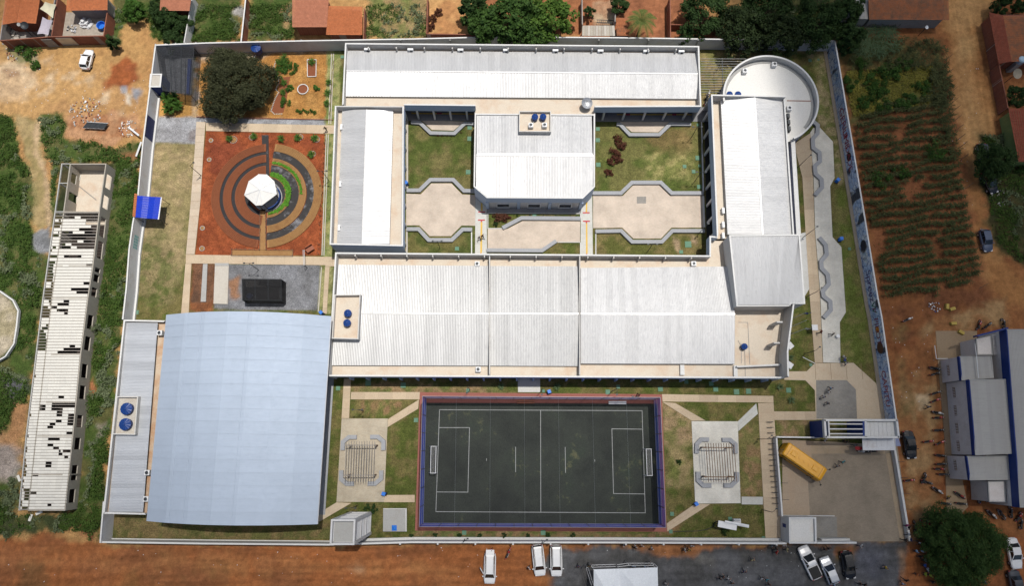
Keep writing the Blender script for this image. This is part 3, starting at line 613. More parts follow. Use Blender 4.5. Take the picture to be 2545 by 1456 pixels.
slabs('footpath', D3(1480, 1168, 1878, 1168, 1882, 1250, 1488, 1250), 1, 4, .043, M_SLABB, .015)
sheet('pavement', [(1718, 1047), (1832.5, 1047.5), (1840, 1251), (1727, 1252)], .045, M_PAVEW)
slabs('footpath', D4(1176, 615, 1378, 617, 1378, 690, 1176, 688), 1, 2, .045, M_SLABG, .015)
slabs('footpath', D4(735, 684, 880, 686, 475, 946, 471, 868), 1, 2, .044, M_SLABB, .015)
# parking yard
sheet('yard', [(1943, 1092), (2229, 1108), (2262, 1346), (1944, 1346)], .040, M_PAVEB)
slabs('yard_panel', [(1943.5, 1094), (2016, 1096), (2016, 1196), (1943.5, 1196)], 3, 2, .052, objv('yard_concrete_panel', (.38, .30, .22), .08), .012)
slabs('yard_panel', [(1943.5, 1196), (2007, 1196), (2012, 1284), (1943.5, 1284)], 3, 2, .052, objv('yard_concrete_panel_b', (.38, .30, .22), .08), .012)
sheet('yard', [(2200, 1128), (2226, 1124), (2256, 1344), (2236, 1344)], .055, M_YARD)
sheet('yard', [(2024, 1285), (2078, 1285), (2080, 1340), (2024, 1340)], .055, M_PAVEG)
sheet('yard', [(2060, 1098), (2198, 1106), (2198, 1128), (2015, 1128), (2015, 1096)], .050, M_YARD)
# --- building kit
HP, HS, HE, HR = 4.9, 3.3, 3.75, 4.7      # parapet top, gutter slab, eave, ridge
def corr_strip(name, a, b, c, d, waves, amp, mat, parent, segs=1, curve=None):
 """corrugated sheet a-b (lower edge) to d-c (upper edge); the ribs run from a towards d"""
 a, b, c, d = map(Vector, (a, b, c, d)); k = waves * 2; vs = []; fs = []
 for j in range(segs + 1):
  v = j / segs
  for i in range(k + 1):
   u = i / k; p = (a.lerp(b, u)).lerp(d.lerp(c, u), v)
   if curve: p.z += curve(v)
   p.z += amp if i % 2 else -amp
   vs.append(p)
 for j in range(segs):
  for i in range(k):
   o = j * (k + 1) + i; fs.append((o, o + 1, o + k + 2, o + k + 1))
 m = MB(); m.add(vs, fs); return m.build(name, mat, parent)
def slope(parent, eave, ridge, ze, zr, n, mat, waves=4, amp=.016, jz=.006, name='roof_sheet', gap=0.0):
 e0, e1 = W3(eave[0], ze), W3(eave[1], ze); r0, r1 = W3(ridge[0], zr), W3(ridge[1], zr)
 e0, e1, r0, r1 = map(Vector, (e0, e1, r0, r1))
 for i in range(n):
  u0, u1 = i / n, (i + 1) / n; dz = Vector((0, 0, random.uniform(-jz, jz) + (.006 if i % 2 else 0)))
  corr_strip(name, e0.lerp(e1, u0) + dz, e0.lerp(e1, u1) + dz, r0.lerp(r1, u1) + dz, r0.lerp(r1, u0) + dz, waves, amp, mat, parent)
def gable(parent, ea, rd, eb, n, mat, ze=HE, zr=HR, zs=HS, waves=4, cap=True, zeb=None):
 zeb = ze if zeb is None else zeb
 slope(parent, ea, rd, ze, zr, n, mat, waves); slope(parent, eb, rd, zeb, zr, n, mat, waves)
 m = MB(); A = [W(p, ze) for p in ea]; B_ = [W(p, zeb) for p in eb]; C_ = [W(p, zr) for p in rd]; g = .07
 vs = [(*A[0], zs), (*A[1], zs), (*B_[1], zs), (*B_[0], zs), (*A[0], ze - g), (*A[1], ze - g), (*B_[1], zeb - g), (*B_[0], zeb - g), (*C_[0], zr - g), (*C_[1], zr - g)]
 m.add(vs, [(0, 1, 5, 4), (2, 3, 7, 6), (1, 2, 6, 9, 5), (3, 0, 4, 8, 7), (4, 5, 9, 8), (6, 7, 8, 9)]); m.build('gable_wall', M_CONC, parent)
 if cap:
  c = MB(); a, b = Vector((*C_[0], zr + .05)), Vector((*C_[1], zr + .05)); c.bar(a, b, .2, .025); c.build('ridge_cap', mat, parent)
def block(name, label, cat, px, hp=HP, hs=HS, th=.18, walls=M_WHITE, sides=None, slab=M_SLAB, zpx=None, nocope=(), copeh=.05):
 """sides: {side index: (bottom z, material, top z)}"""
 sides = sides or {}; P = [W(p, (zpx or hp)) for p in px]
 area = sum(P[i][0] * P[(i + 1) % len(P)][1] - P[(i + 1) % len(P)][0] * P[i][1] for i in range(len(P)))
 cx, cy = sum(p[0] for p in P) / len(P), sum(p[1] for p in P) / len(P)
 root = thing(name, label, cat, (0, 0, 0))
 n = len(P); Q = P if area > 0 else P[::-1]; I = offset_poly(Q, th)
 for k in range(n):
  a, b = Q[k], Q[(k + 1) % n]; ia, ib = I[k], I[(k + 1) % n]
  oi = k if area > 0 else (n - 2 - k) % n
  z0, mt, z1 = sides.get(oi, (0.0, walls, hp))
  if mt is None: continue
  m = MB(); m.prism([a, b, ib, ia], z0, z1); m.build('wall', mt, root)
  if oi not in nocope:
   o1 = offset_poly(Q, -.03); i1 = offset_poly(Q, th + .03)
   m = MB(); m.prism([o1[k], o1[(k + 1) % n], i1[(k + 1) % n], i1[k]], z1 + .002, z1 + copeh); m.build('coping', M_COPING, root)
 if slab:
  m = MB(); m.prism(offset_poly(Q, th + .004), hs - .25, hs); m.build('roof_slab', slab, root)
 return root
def pilasters(root, a, b, n, h, w=.18, mat=M_PARA, z0=HS):
 for i in range(n):
  p = lerp(a, b, (i + .5) / n); m = MB(); x, y = W(p, h); m.box((x, y, (z0 + h) / 2), (w, w * 1.6, h - z0 - .02)); m.build('pilaster', mat, root)
def columns(root, a, b, n, z1=3.05, w=.3, mat=M_WHITE, zpx=HP, inset=(0, 0)):
 for i in range(n):
  p = lerp(a, b, (i + .5) / n); x, y = W(p, zpx); m = MB(); m.box((x + inset[0], y + inset[1], z1 / 2), (w, w, z1)); m.build('column', mat, root)
FASC = (2.95, M_BLUEWALL, HP)
# --- the school
# long north block
nb = block('school_block', 'long white roofed school block running along the north wall', 'school building',
   [(857.8, 106.5), (1736.6, 114), (1741.9, 264.5), (1477, 265.5), (1181, 262.5), (1003, 260.6), (850.5, 261)],
   sides={0: (0, M_PARA, HP), 1: (0, M_PARA, HP), 2: FASC, 3: (0, None, 0), 4: FASC, 5: (0, None, 0), 6: (0, M_PARA, HP)})
gable(nb, [(861, 125), (1732, 131.5)], [(860.5, 175.5), (1733.5, 183)], [(858, 238.5), (1735, 245)], 57, M_ROOFV)
pilasters(nb, (880, 117), (1715, 122), 12, HP - .1)
columns(nb, (1010, 266), (1178, 268), 4, inset=(0, .4)); columns(nb, (1480, 268), (1740, 268), 5, inset=(0, .4))
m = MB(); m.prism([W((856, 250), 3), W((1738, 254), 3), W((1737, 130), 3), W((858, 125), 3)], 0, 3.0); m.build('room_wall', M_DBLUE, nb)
# south edge facing the central block
m = MB(); m.prism([W(p, HS) for p in ((1181, 266), (1477, 268), (1477, 284), (1181, 284))], HS - .25, HS - .004); m.build('roof_slab', M_SLAB, nb)
# west block
wb = block('school_block', 'west school block with corrugated gable roof beside the round garden', 'school building',
   [(832.6, 262), (1003, 263), (1001, 611.5), (819.4, 607.5)], sides={0: (0, M_PARA, HP - .03), 1: FASC, 2: (0, M_BLUEWALL, HP), 3: (0, M_PARA, HP)}, nocope=(0,))
gable(wb, [(850, 271.5), (837, 606)], [(911, 271.5), (900.5, 606)], [(976.8, 271.5), (967.6, 606)], 21, M_ROOFH)
m = MB(); m.prism([W(p, 3) for p in ((836, 270), (985, 270), (975, 600), (822, 600))], 0, 3.0); m.build('room_wall', M_WHITE, wb)
columns(wb, (998, 270), (996, 612), 7)
# central block with the chamfered south front
cb = block('auditorium', 'square white roofed hall between the two courtyards with chamfered front', 'school building',
   [(1180, 279), (1478, 281), (1477.5, 464), (1448, 493), (1209.5, 491.5), (1177, 463.5)],
   sides={i: (0, M_WHITE, HP) for i in (1, 5)} | {0: (HS, M_PARA, HP - .4), 2: (0, M_BLUEWALL, HP), 3: (2.9, M_BLUEWALL, HP), 4: (0, M_BLUEWALL, HP)}, slab=M_CONC)
slope(cb, [(1184, 284), (1470, 285)], [(1183.5, 384), (1472, 384.5)], 4.35, 4.95, 19, M_ROOFV)
slope(cb, [(1213, 489.5), (1446, 490)], [(1213, 384), (1446, 384.5)], 4.55, 4.95, 15, M_ROOFV)
for s, xs in ((0, (1182.5, 1197.8, 1213)), (1, (1446, 1460.5, 1475))):
 for i in range(2):
  x0, x1 = xs[i], xs[i + 1]
  def yb(x): return 489.5 - max(0, (1213 - x)) * .86 if s == 0 else 490 - max(0, (x - 1446)) * .9
  zz = 4.57; corr_strip('roof_sheet', W3((x0, yb(x0)), zz), W3((x1, yb(x1)), zz), W3((x1, 384.3), 4.96), W3((x0, 384.3), 4.96), 4, .016, M_ROOFV, cb)
m = MB(); a, b = W3((1184, 384), 5.02), W3((1473, 384.5), 5.02); m.bar(a, b, .45, .04); m.build('ridge_cap', M_ROOFV, cb)
m = MB(); m.prism([W(p, HP) for p in ((1212, 489), (1446, 489.5), (1446, 482), (1212, 482))], 0, 3.0)
m.build('room_wall', M_WHITE, cb)
def poly_front(root, a, b):
 """front with three bays: fluted panels and a white framed dark window in each"""
 A, B_ = Vector(W3(a, HP)), Vector(W3(b, HP)); A.z = B_.z = 0; d = (B_ - A); L = d.length; d.normalize()
 for i in range(3):
  s0 = L * (i / 3) + .35; s1 = L * ((i + 1) / 3) - .35; c0 = (s0 + s1) / 2
  k = int((s1 - s0) / .28)
  for j in range(k):
   x = A + d * (s0 + .14 + (s1 - s0) * j / k);
   if abs((s0 + .14 + (s1 - s0) * j / k) - c0) < 1.0: z0, z1 = 2.25, 2.9
   else: z0, z1 = 0.05, 2.9
   m = MB(); m.box((x.x, x.y + .12, (z0 + z1) / 2), (.24, .1, z1 - z0)); m.build('shutter_slat', M_WALLIN, root)
  cx = A + d * c0
  m = MB()
  for dx, w_, zc, h_ in ((-1.0, .12, 1.35, 1.8), (1.0, .12, 1.35, 1.8), (0, 2.1, 2.25, .12), (0, 2.1, .45, .12)):
   m.box((cx.x + dx, cx.y + .02, zc), (w_, .22, h_))
  f = m.build('window_frame', M_WMETAL, root)
  m = MB(); m.box((cx.x, cx.y + .08, 1.35), (1.88, .04, 1.68)); m.build('pane', M_GLASS, f)
  for e in (0, 1):
   x = A + d * (L * ((i + e) / 3)) if e == 0 or i == 2 else None
   if x is not None: m = MB(); m.box((x.x, x.y + .05, 1.47), (.5, .3, 2.94)); m.build('column', M_BLUEWALL, root)
poly_front(cb, (1209.5, 491.5), (1448, 493))
def recess(root, px, hp, fl, th=.15, mat=M_PARA, slab=M_SLAB, open_side=None):
 Q = ccw([W(p, hp) for p in px]); I = offset_poly(Q, th)
 for k in range(len(Q)):
  m = MB(); m.prism([Q[k], Q[(k + 1) % 4], I[(k + 1) % 4], I[k]], HS, hp); m.build('parapet', mat, root)
 m = MB(); m.prism(offset_poly(Q, th + .003), HS, fl); m.build('tank_floor', slab, root)
recess(cb, [(1289.5, 275), (1369, 275.5), (1369, 327), (1289, 326.5)], 5.6, 5.05)
# main south block, L shaped with the corner terrace
sb = block('school_block', 'largest school block, three joined corrugated roofs north of the football pitch', 'school building',
   [(833.3, 627.5), (1763, 635), (1763, 586.5), (1783, 588), (1812, 588), (1834, 762), (1962, 760), (1947, 878), (1948.5, 940), (815, 935)],
   sides={0: (0, M_PARA, HP), 1: FASC, 2: FASC, 3: (0, None, 0), 4: (0, None, 0), 5: (0, None, 0), 6: (0, M_PARA, 6.6), 7: (0, M_PARA, 6.6), 8: (2.95, M_BLUEWALL, HP), 9: (0, M_PARA, HP)}, nocope=(3, 4, 5))
def ridge3(x, z): return x
gable(sb, [(840, 657.6), (1215, 660.5)], [(832.5, 779), (1214.8, 780)], [(823, 908), (1214.5, 909)], 24, M_ROOFS)
gable(sb, [(1217.8, 660.8), (1437, 661.5)], [(1217.3, 779), (1437.5, 780)], [(1216.8, 909), (1438, 910)], 14, M_ROOFS)
gable(sb, [(1442.8, 665.6), (1811, 662)], [(1442.8, 779.5), (1826, 780.5)], [(1442.8, 903.5), (1825, 904.5)], 24, M_ROOFV, ze=4.0, zr=5.0)
for x in (1216.3, 1440.5):
 m = MB(); m.prism([W(p, HR + .25) for p in ((x - 1.2, 636), (x + 1.2, 636), (x + 1.2, 932), (x - 1.2, 932))], HS, HR + .25); m.build('parapet', M_PARA, sb)
recess(sb, [(830.7, 732), (895.7, 731), (890, 843), (824, 841.5)], 5.7, 4.95)
pilasters(sb, (850, 634), (1750, 641), 14, HP - .1)
columns(sb, (840, 930), (1940, 934), 26, inset=(0, .35), w=.25)
for i in range(26):
 p = lerp((840, 935), (1940, 940), (i + .5) / 26); x, y = W(p, HP); m = MB(); m.box((x, y + .05, 1.6), (.22, .5, 2.7)); m.build('pilaster', M_BLUEWALL, sb)
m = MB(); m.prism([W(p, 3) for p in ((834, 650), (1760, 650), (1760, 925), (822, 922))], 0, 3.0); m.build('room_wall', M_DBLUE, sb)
m = MB(); m.prism([W(p, 3) for p in ((1790, 600), (1825, 600), (1850, 755), (1955, 760), (1935, 925), (1762, 925))], 0, 3.0); m.build('room_wall', M_WHITE, sb)
m = MB(); m.prism([W(p, 4.3) for p in ((1831, 909.5), (1939, 904), (1940, 908.5), (1831, 913))], HS, 4.3); m.build('parapet', M_WHITE, sb)
for k, (x0, y0, x1, y1) in enumerate(((1690, 907, 1700, 932), (1823, 908, 1832, 936))):
 m = MB(); m.prism([W(p, 3.75) for p in ((x0, y0), (x1, y0), (x1 + 1, y1), (x0 + .5, y1))], HS, 3.75); m.build('roof_beam', M_WHITE, sb)
for a, b in (((1945, 800), (1924, 808)), ((1938, 852), (1918, 860))):
 A, B_ = W(a, 6.3), W(b, 3.3); x, y = A; m = MB(); m.box((x - .45, y, 4.8), (.9, .22, 2.9)); m.build('buttress', M_PARA, sb)
# terrace pipes
m = MB()
for pl in (((1834, 801), (1858, 801), (1863, 905)), ((1842, 863), (1842, 903)), ((1834, 846), (1842, 862), (1860, 862)), ((1850, 866), (1852, 937))):
 for a, b in zip(pl, pl[1:]): m.tube(W3(a, HS + .05), W3(b, HS + .05), .035)
m.build('pipe', M_CONC, sb)
# high block
hb = block('school_block', 'tallest corrugated roof at the east corner, raised above its neighbours', 'school building',
   [(1811.5, 584), (1986.6, 582.5), (2000, 755), (1963.5, 755), (1963, 760), (1830, 760.5)], hp=6.7, hs=5.9, sides={0: (0, M_WHITE, 6.7), 1: (0, M_WHITE, 6.7), 5: (0, M_WHITE, 6.7), 4: (0, M_PARA, 6.55)}, slab=M_CONC, copeh=.04)
slope(hb, [(1813.5, 587), (1984.5, 585.5)], [(1829.5, 757.5), (1960, 756.5)], 6.62, 6.75, 15, M_ROOFV, waves=3, amp=.026)
corr_strip('roof_sheet', W3((1984.5, 585.5), 6.63), W3((1985, 585.5), 6.63), W3((1997.5, 753), 6.75), W3((1960, 756), 6.75), 10, .026, M_ROOFV, hb)
# east block
eb = block('school_block', 'east school block with corrugated gable roof south of the round hall', 'school building',
   [(1766.9, 234.5), (1953.7, 238.2), (1977.5, 583), (1781.3, 587)], hp=5.3, hs=HS, sides={0: (0, M_PARA, 5.3), 1: (0, M_PARA, 4.55), 2: (0, None, 0), 3: (3.1, M_BLUEWALL, 5.3)}, nocope=(2,))
gable(eb, [(1790.5, 244.5), (1807.6, 582)], [(1874.8, 240), (1894.5, 582)], [(1947, 242), (1970.8, 582)], 22, M_ROOFH, ze=4.2, zr=5.1)
for i in range(8):
 p = lerp((1767, 262), (1781, 570), i / 7); x, y = W(p, 5.3); m = MB(); m.box((x + .12, y - .1, 1.55), (.24, .4, 3.1)); m.build('column', M_WALLIN, eb)
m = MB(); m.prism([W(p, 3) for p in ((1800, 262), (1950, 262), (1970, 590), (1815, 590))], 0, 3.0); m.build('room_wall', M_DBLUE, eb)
m = MB(); m.prism([W(p, 3.9) for p in ((1965, 345), (1975, 345), (1990, 585), (1979, 585))], 0, 3.9); m.build('gutter_ledge', M_WHITE, eb)
# round hall
CR = W((1915, 244), 4.9); RR = Vector(W((1915 + 118.5, 244), 4.9)).x - CR[0]
rh = thing('round_hall', 'round white roofed hall at the north east corner of the school', 'school building')
def ring_wall(root, c, r0, r1, z0, z1, a0, a1, n, mat, name='wall'):
 m = MB(); vs = []; fs = []
 for i in range(n + 1):
  t = a0 + (a1 - a0) * i / n; cs, sn = math.cos(t), math.sin(t)
  vs += [(c[0] + r0 * cs, c[1] + r0 * sn, z0), (c[0] + r1 * cs, c[1] + r1 * sn, z0), (c[0] + r1 * cs, c[1] + r1 * sn, z1), (c[0] + r0 * cs, c[1] + r0 * sn, z1)]
 for i in range(n):
  o = i * 4
  for k in range(4): fs.append((o + k, o + (k + 1) % 4, o + 4 + (k + 1) % 4, o + 4 + k))
 fs += [(0, 3, 2, 1), tuple(n * 4 + k for k in (0, 1, 2, 3))]
 m.add(vs, fs); return m.build(name, mat, root)
ring_wall(rh, CR, RR - .2, RR, 0, 2.9, R(-60), R(184), 60, M_DBLUE)
ring_wall(rh, CR, RR - .2, RR, 2.905, 4.9, R(-66), R(184), 60, M_PARA, 'parapet')
ring_wall(rh, CR, RR - .25, RR + .03, 4.902, 4.96, R(-66), R(184), 60, M_COPING, 'coping')
ring_wall(rh, CR, RR - .75, RR - .22, 3.71, 3.78, R(-40), R(170), 60, M_CONC, 'gutter')
m = MB(); m.lathe((CR[0], CR[1], 0), [(RR - .204, 3.5), (RR - .204, 3.7)], 72); m.build('roof_slab', M_SLAB2, rh)
a, b = W3((1955, 249.5), 3.72), W3((2018, 250.5), 3.72); m = MB(); m.bar(a, b, .12, .08); m.build('expansion_joint', M_BRICKRED, rh)
# --- roof equipment
def tank(x, y, z, r, h, label, group='blue water tanks on the roofs'):
 t = thing('water_tank', label, 'water tank', (x, y, z), random.uniform(0, 3), group)
 m = MB(); m.lathe((0, 0, 0), [(r * .86, 0), (r * .93, h * .4), (r * .95, h * .75)], 20); m.build('tank_body', M_TANK, t)
 m = MB(); k = 24; vs = [(0, 0, h * .98)]
 for i in range(k):
  rr = 1 if i % 2 else .97; an = 2 * math.pi * i / k; vs.append((r * rr * math.cos(an), r * rr * math.sin(an), h * .78 + (.03 if i % 2 else -.02)))
 for i in range(k):
  an = 2 * math.pi * i / k; vs.append((r * math.cos(an), r * math.sin(an), h * .70))
 m.add(vs, [(0, 1 + i, 1 + (i + 1) % k) for i in range(k)] + [(1 + i, 1 + k + i, 1 + k + (i + 1) % k, 1 + (i + 1) % k) for i in range(k)]); m.build('lid', M_TANK, t)
 m = MB(); m.lathe((0, 0, h * .95), [(r * .22, 0), (r * .18, .07), (.02, .09)], 10); m.build('lid_cap', M_TANK, t)
 m = MB(); m.tube((0, r * .9, .15), (0, r * 1.5, .1), .03); m.build('pipe', M_WMETAL, t)
def tank_px(p, zb, rpx, h, label, g='blue water tanks on the roofs'):
 zt = zb + h * .8; x, y = W(p, zt); r = abs(W((p[0] + rpx, p[1]), zt)[0] - x); tank(x, y, zb, r, h, label, g)
tank_px((1329, 289.3), 5.05, 8.3, 1.0, 'left blue water tank on the cream roof of the square hall')
tank_px((1349.4, 288.8), 5.05, 8.3, 1.0, 'right blue water tank on the cream roof of the square hall')
tank_px((863.6, 778), 4.95, 9.4, 1.1, 'northern blue tank in the cream recess at the west end of the largest roof')
tank_px((861.8, 802), 4.95, 9.4, 1.1, 'southern blue tank in the cream recess at the west end of the largest roof')
tank_px((1813, 233), 3.7, 8, 1.0, 'left blue tank half hidden behind the east block parapet on the round roof')
tank_px((1834, 233), 3.7, 8, 1.0, 'right blue tank half hidden behind the east block parapet on the round roof')
tank_px((1850, 861), 3.3, 8, 1.0, 'single blue tank standing alone on the corner terrace')
tank_px((313.2, 1016), 4.0, 15, 1.5, 'northern large blue tank on the narrow annexe beside the sports hall')
tank_px((310, 1054.5), 4.0, 15, 1.5, 'southern large blue tank on the narrow annexe beside the sports hall')
tank_px((635, 117.5), 0.9, 12.5, 1.6, 'big blue water tank standing on the ground near the dark tree', 'blue water tanks on the ground')
def ac_box(x, y, z, rz, label, kind='fan'):
 t = thing('air_conditioner', label, 'air conditioner', (x, y, z), rz, 'outdoor air conditioner units on the roofs')
 if kind == 'fan':
  m = MB(); m.box((0, 0, .38), (.74, .74, .62)); m.build('casing', M_WMETAL, t)
  m = MB(); m.lathe((0, 0, .69), [(.29, 0), (.29, .05), (.25, .06)], 18); m.build('fan_ring', M_GALV, t)
  m = MB(); m.lathe((0, 0, .752), [(.24, 0), (.05, .012)], 14); m.build('fan', M_STEEL, t)
 else:
  m = MB(); m.box((0, 0, .4), (.95, .36, .66)); m.build('casing', M_WMETAL, t)
  m = MB(); m.lathe((0, 0, 0), [(.24, 0), (.22, .03)], 16); o = m.build('fan', M_STEEL, t, loc=(.1, -.2, .4)); o.rotation_euler = (math.pi / 2, 0, 0)
 m = MB(); m.box((-.3, 0, .035), (.06, .7, .07)); m.box((.3, 0, .035), (.06, .7, .07)); m.build('foot', M_STEEL, t)
def ac(p, z, label, kind='fan', rz=0.0): x, y = W(p, z + .6); ac_box(x, y, z, rz, label, kind)
ac((1319, 310.5), 5.05, 'left fan unit below the tanks on the square hall roof'); ac((1353, 310), 5.05, 'right fan unit below the tanks on the square hall roof')
for i, x in enumerate((912, 1019.5, 1144, 1257, 1380, 1492, 1605.5, 1693)):
 ac((x, 121.5 + i * .75), HS + .3, ('first', 'second', 'third', 'fourth', 'fifth', 'sixth', 'seventh', 'last')[i] + ' white unit from the west in the long north roof gutter', 'side')
ac((1850.5, 175), 3.7, 'left fan unit on the round roof, lower of its pair'); ac((1924, 158.5), 3.7, 'right fan unit near the top of the round roof')
ac((1961, 268), 3.7, 'fan unit on the round roof beside the east block wall')
ac((1185.5, 655.5), HS, 'fan unit in the north gutter of the largest block near its middle'); ac((1188, 918), HS, 'fan unit in the south gutter of the largest block')
ac((1723.5, 655), HS, 'fan unit in the north gutter of the largest block near its east end')
for i, y in enumerate((523, 558, 585)): ac((1797, y), HS, ('upper', 'middle', 'lower')[i] + ' white unit of three in the west gutter of the east block', 'side', math.pi / 2)
for i, y in enumerate((315, 457, 566)): ac((848.5 - i * 3, y), HS, ('northern', 'middle', 'southern')[i] + ' small white unit in the west gutter of the west block', 'side', math.pi / 2)
for i, (x, y) in enumerate(((396.5, 827), (365.5, 1175), (362.5, 1240.5))): ac((x, y), 4.0, ('northern', 'middle', 'southern')[i] + ' round extractor in the brown gutter beside the sports hall')
for i, y in enumerate((288, 304, 320)): x, yy = W((1957.5 + i * 1.2, y), 4.2); m = MB(); m.box((x, yy, 4.1), (.5, .9, .8), taper=.8); m.build('vent_box', M_STEEL, rh)
# satellite dish on the north roof edge
dx, dy = W((1457.7, 254.5), 4.6); t = thing('satellite_dish', 'large white mesh satellite dish at the south edge of the long roof', 'satellite dish', (dx, dy, HS))
m = MB(); n = 28; rr = .92; vs = [(0, 0, 0)]; fs = []
for j in range(1, 5):
 for i in range(n):
  an = 2 * math.pi * i / n; r_ = rr * j / 4; vs.append((r_ * math.cos(an), r_ * math.sin(an), .34 * (j / 4) ** 2))
fs = [(0, 1 + i, 1 + (i + 1) % n) for i in range(n)]
for j in range(3):
 for i in range(n): o = 1 + j * n; fs.append((o + i, o + n + i, o + n + (i + 1) % n, o + (i + 1) % n))
m.add(vs, fs); o = m.build('reflector', M_GALV, t, loc=(0, 0, 1.0), smooth=True); o.rotation_euler = (R(12), R(8), 0)
m = MB(); m.tube((0, 0, 0), (0, 0, 1.0), .05); m.build('mast', M_STEEL, t)
m = MB()
for i in range(3): an = 2.1 * i + .4; m.tube((math.cos(an) * .8, math.sin(an) * .8, 1.3), (0, 0, 1.75), .015, n=5)
m.tube((0, 0, 1.68), (0, 0, 1.82), .06); m.build('feed_horn', M_STEEL, t)
# roof parts seen on the corner terrace: slabs standing against the south east wall
for i, (a, b, ang) in enumerate((((1955, 865), (1966, 856), 0), ((1952, 903), (1966, 912), 0))):
 x, y = W(a, 0.6); x2, y2 = W(b, .6); m = MB(); m.bar((x, y, .6), (x2, y2, .5), .9, .9); o = m.build('concrete_fin', M_WALLIN, None)
 tag(o, ('northern', 'southern')[i] + ' grey concrete fin splaying out from the south east facade', 'fin', 'fins at the foot of the south east facade')
# --- sports hall and its annexe
hall = thing('sports_hall', 'sports hall with a big pale blue arched metal roof', 'sports hall')
ZE, RISE = 7.0, 3.3
TLc, TRc, BLc, BRc = Vector(W3((413.7, 782.3), ZE)), Vector(W3((822.8, 785.7), ZE)), Vector(W3((364.5, 1295), ZE)), Vector(W3((788.6, 1303), ZE))
NS, NX = 34, 7
def arch(u): return RISE * (1 - (2 * u - 1) ** 2)
for i in range(NS):
 v0, v1 = i / NS, (i + 1) / NS + .0006; dz = (.03 if i % 2 else 0)
 m = MB(); vs = []
 for j in range(NX + 1):
  u = j / NX
  for v in (v0, (v0 + v1) / 2, v1):
   p = TLc.lerp(TRc, u).lerp(BLc.lerp(BRc, u), v); p.z += arch(u) + dz + (.02 if v == v1 else 0); vs.append(p)
 m.add(vs, [(j * 3 + k, (j + 1) * 3 + k, (j + 1) * 3 + k + 1, j * 3 + k + 1) for j in range(NX) for k in (0, 1)])
 m.build('roof_sheet', M_ARCH, hall)
for u in (.165, .26, .55):
 m = MB(); pts = []
 a = TLc.lerp(TRc, u); b = BLc.lerp(BRc, u); a.z += arch(u) + .02; b.z += arch(u) + .02; m.bar(a, b, .05, .03); m.build('lap_strip', M_ARCH, hall)
for side, (a, b) in enumerate(((TLc, BLc), (TRc, BRc))):
 for i in range(8):
  p = a.lerp(b, (i + .3) / 7.6); m = MB(); m.box((p.x + (.7 if side == 0 else -2.6), p.y, ZE / 2), (.35, .5, ZE - .1)); m.build('column', M_CONC, hall)
 m = MB(); m.bar(a + Vector((0, 0, -.12)), b + Vector((0, 0, -.12)), .12, .2); m.build('eave_beam', M_GALV, hall)
for i in range(9):
 v = (i + .02) / 8.04; m = MB(); pts = []
 for j in range(NX + 1): u = j / NX; p = TLc.lerp(TRc, u).lerp(BLc.lerp(BRc, u), v); p.z += arch(u) - .2; pts.append(p)
 for p0, p1 in zip(pts, pts[1:]): m.bar(p0, p1, .12, .18)
 m.build('arch_truss', M_GALV, hall)
f = MB(); f.prism([(TLc.x + .8, TLc.y - .6), (TRc.x - .8, TRc.y - .6), (BRc.x - .8, BRc.y + .6), (BLc.x + .8, BLc.y + .6)], -.02, .08); f.build('court_floor', M_BENCH, hall)
an = block('annexe', 'narrow corrugated roofed annexe along the west side of the sports hall', 'building',
   [(308, 795), (410.6, 797), (360.6, 1279.4), (256.6, 1277)], hp=4.5, hs=3.7, sides={0: (0, M_CONC, 4.5), 3: (0, M_PARA, 4.5), 1: (0, None, 0), 2: (0, M_PARA, 4.3)}, slab=stained('rusty_gutter_screed', (.50, .40, .30), (.36, .17, .07), .8, .3, thr=(.42, .62)), nocope=(1,))
slope(an, [(314, 801), (269.5, 1273)], [(392, 802.5), (355.5, 1273.5)], 4.05, 4.3, 42, M_ROOFA, waves=3, amp=.02)
m = MB(); m.prism([W(p, 4) for p in ((316, 806), (389, 807), (352, 1268), (273, 1268))], 3.7, 3.95); m.build('roof_base', M_CONC, an)
recess(an, [(289.5, 985), (343.5, 985.5), (335.6, 1081), (279, 1080)], 5.0, 4.45, slab=M_CONCL)
# --- unfinished building on the left
ub = thing('unfinished_building', 'long unfinished building with white foam blocks between its joists', 'building')
UH = 2.85
def ipol(tab, y):
 for (x0, y0), (x1, y1) in zip(tab, tab[1:]):
  if y <= y1 or (x1, y1) == tab[-1]: return x0 + (x1 - x0) * (y - y0) / (y1 - y0)
UL = [(153.5, 406.3), (106.6, 741), (63.2, 1098), (47.4, 1267.5)]; UM = [(174.5, 406.3), (129, 741), (89.5, 1084), (69.8, 1267.5)]
UR = [(264, 406.3), (247.4, 526), (231.6, 660), (219, 741), (201, 881), (181.6, 1084), (168, 1248), (161.5, 1270)]
BAREW = stained('bare_cement_render', (0.36, 0.33, 0.28), (0.25, 0.22, 0.18), .5, .8); BARET = stained('cement_ring_beam', (0.42, 0.42, 0.40), (0.3, .28, .25), .4, .9)
def wall_run(root, a, b, h, th, mat, openings=(), name='wall', zpx=None):
 """wall with window holes: a, b survey points of its top line; openings as fractions, sill, head"""
 A, B_ = Vector(W3(a, zpx or h)), Vector(W3(b, zpx or h)); A.z = B_.z = 0; d = B_ - A; L = d.length; d.normalize(); nn = Vector((-d.y, d.x, 0)) * th / 2
 m = MB()
 def piece(s0, s1, z0, z1):
  if s1 - s0 < .01 or z1 - z0 < .01: return
  p, q_ = A + d * s0, A + d * s1; m.prism([(p - nn)[:2], (q_ - nn)[:2], (q_ + nn)[:2], (p + nn)[:2]], z0, z1)
 s = 0
 for u0, u1, z0, z1 in openings: piece(s, u0 * L, 0, h); piece(u0 * L, u1 * L, 0, z0); piece(u0 * L, u1 * L, z1, h); s = u1 * L
 piece(s, L, 0, h); return m.build(name, mat, root)
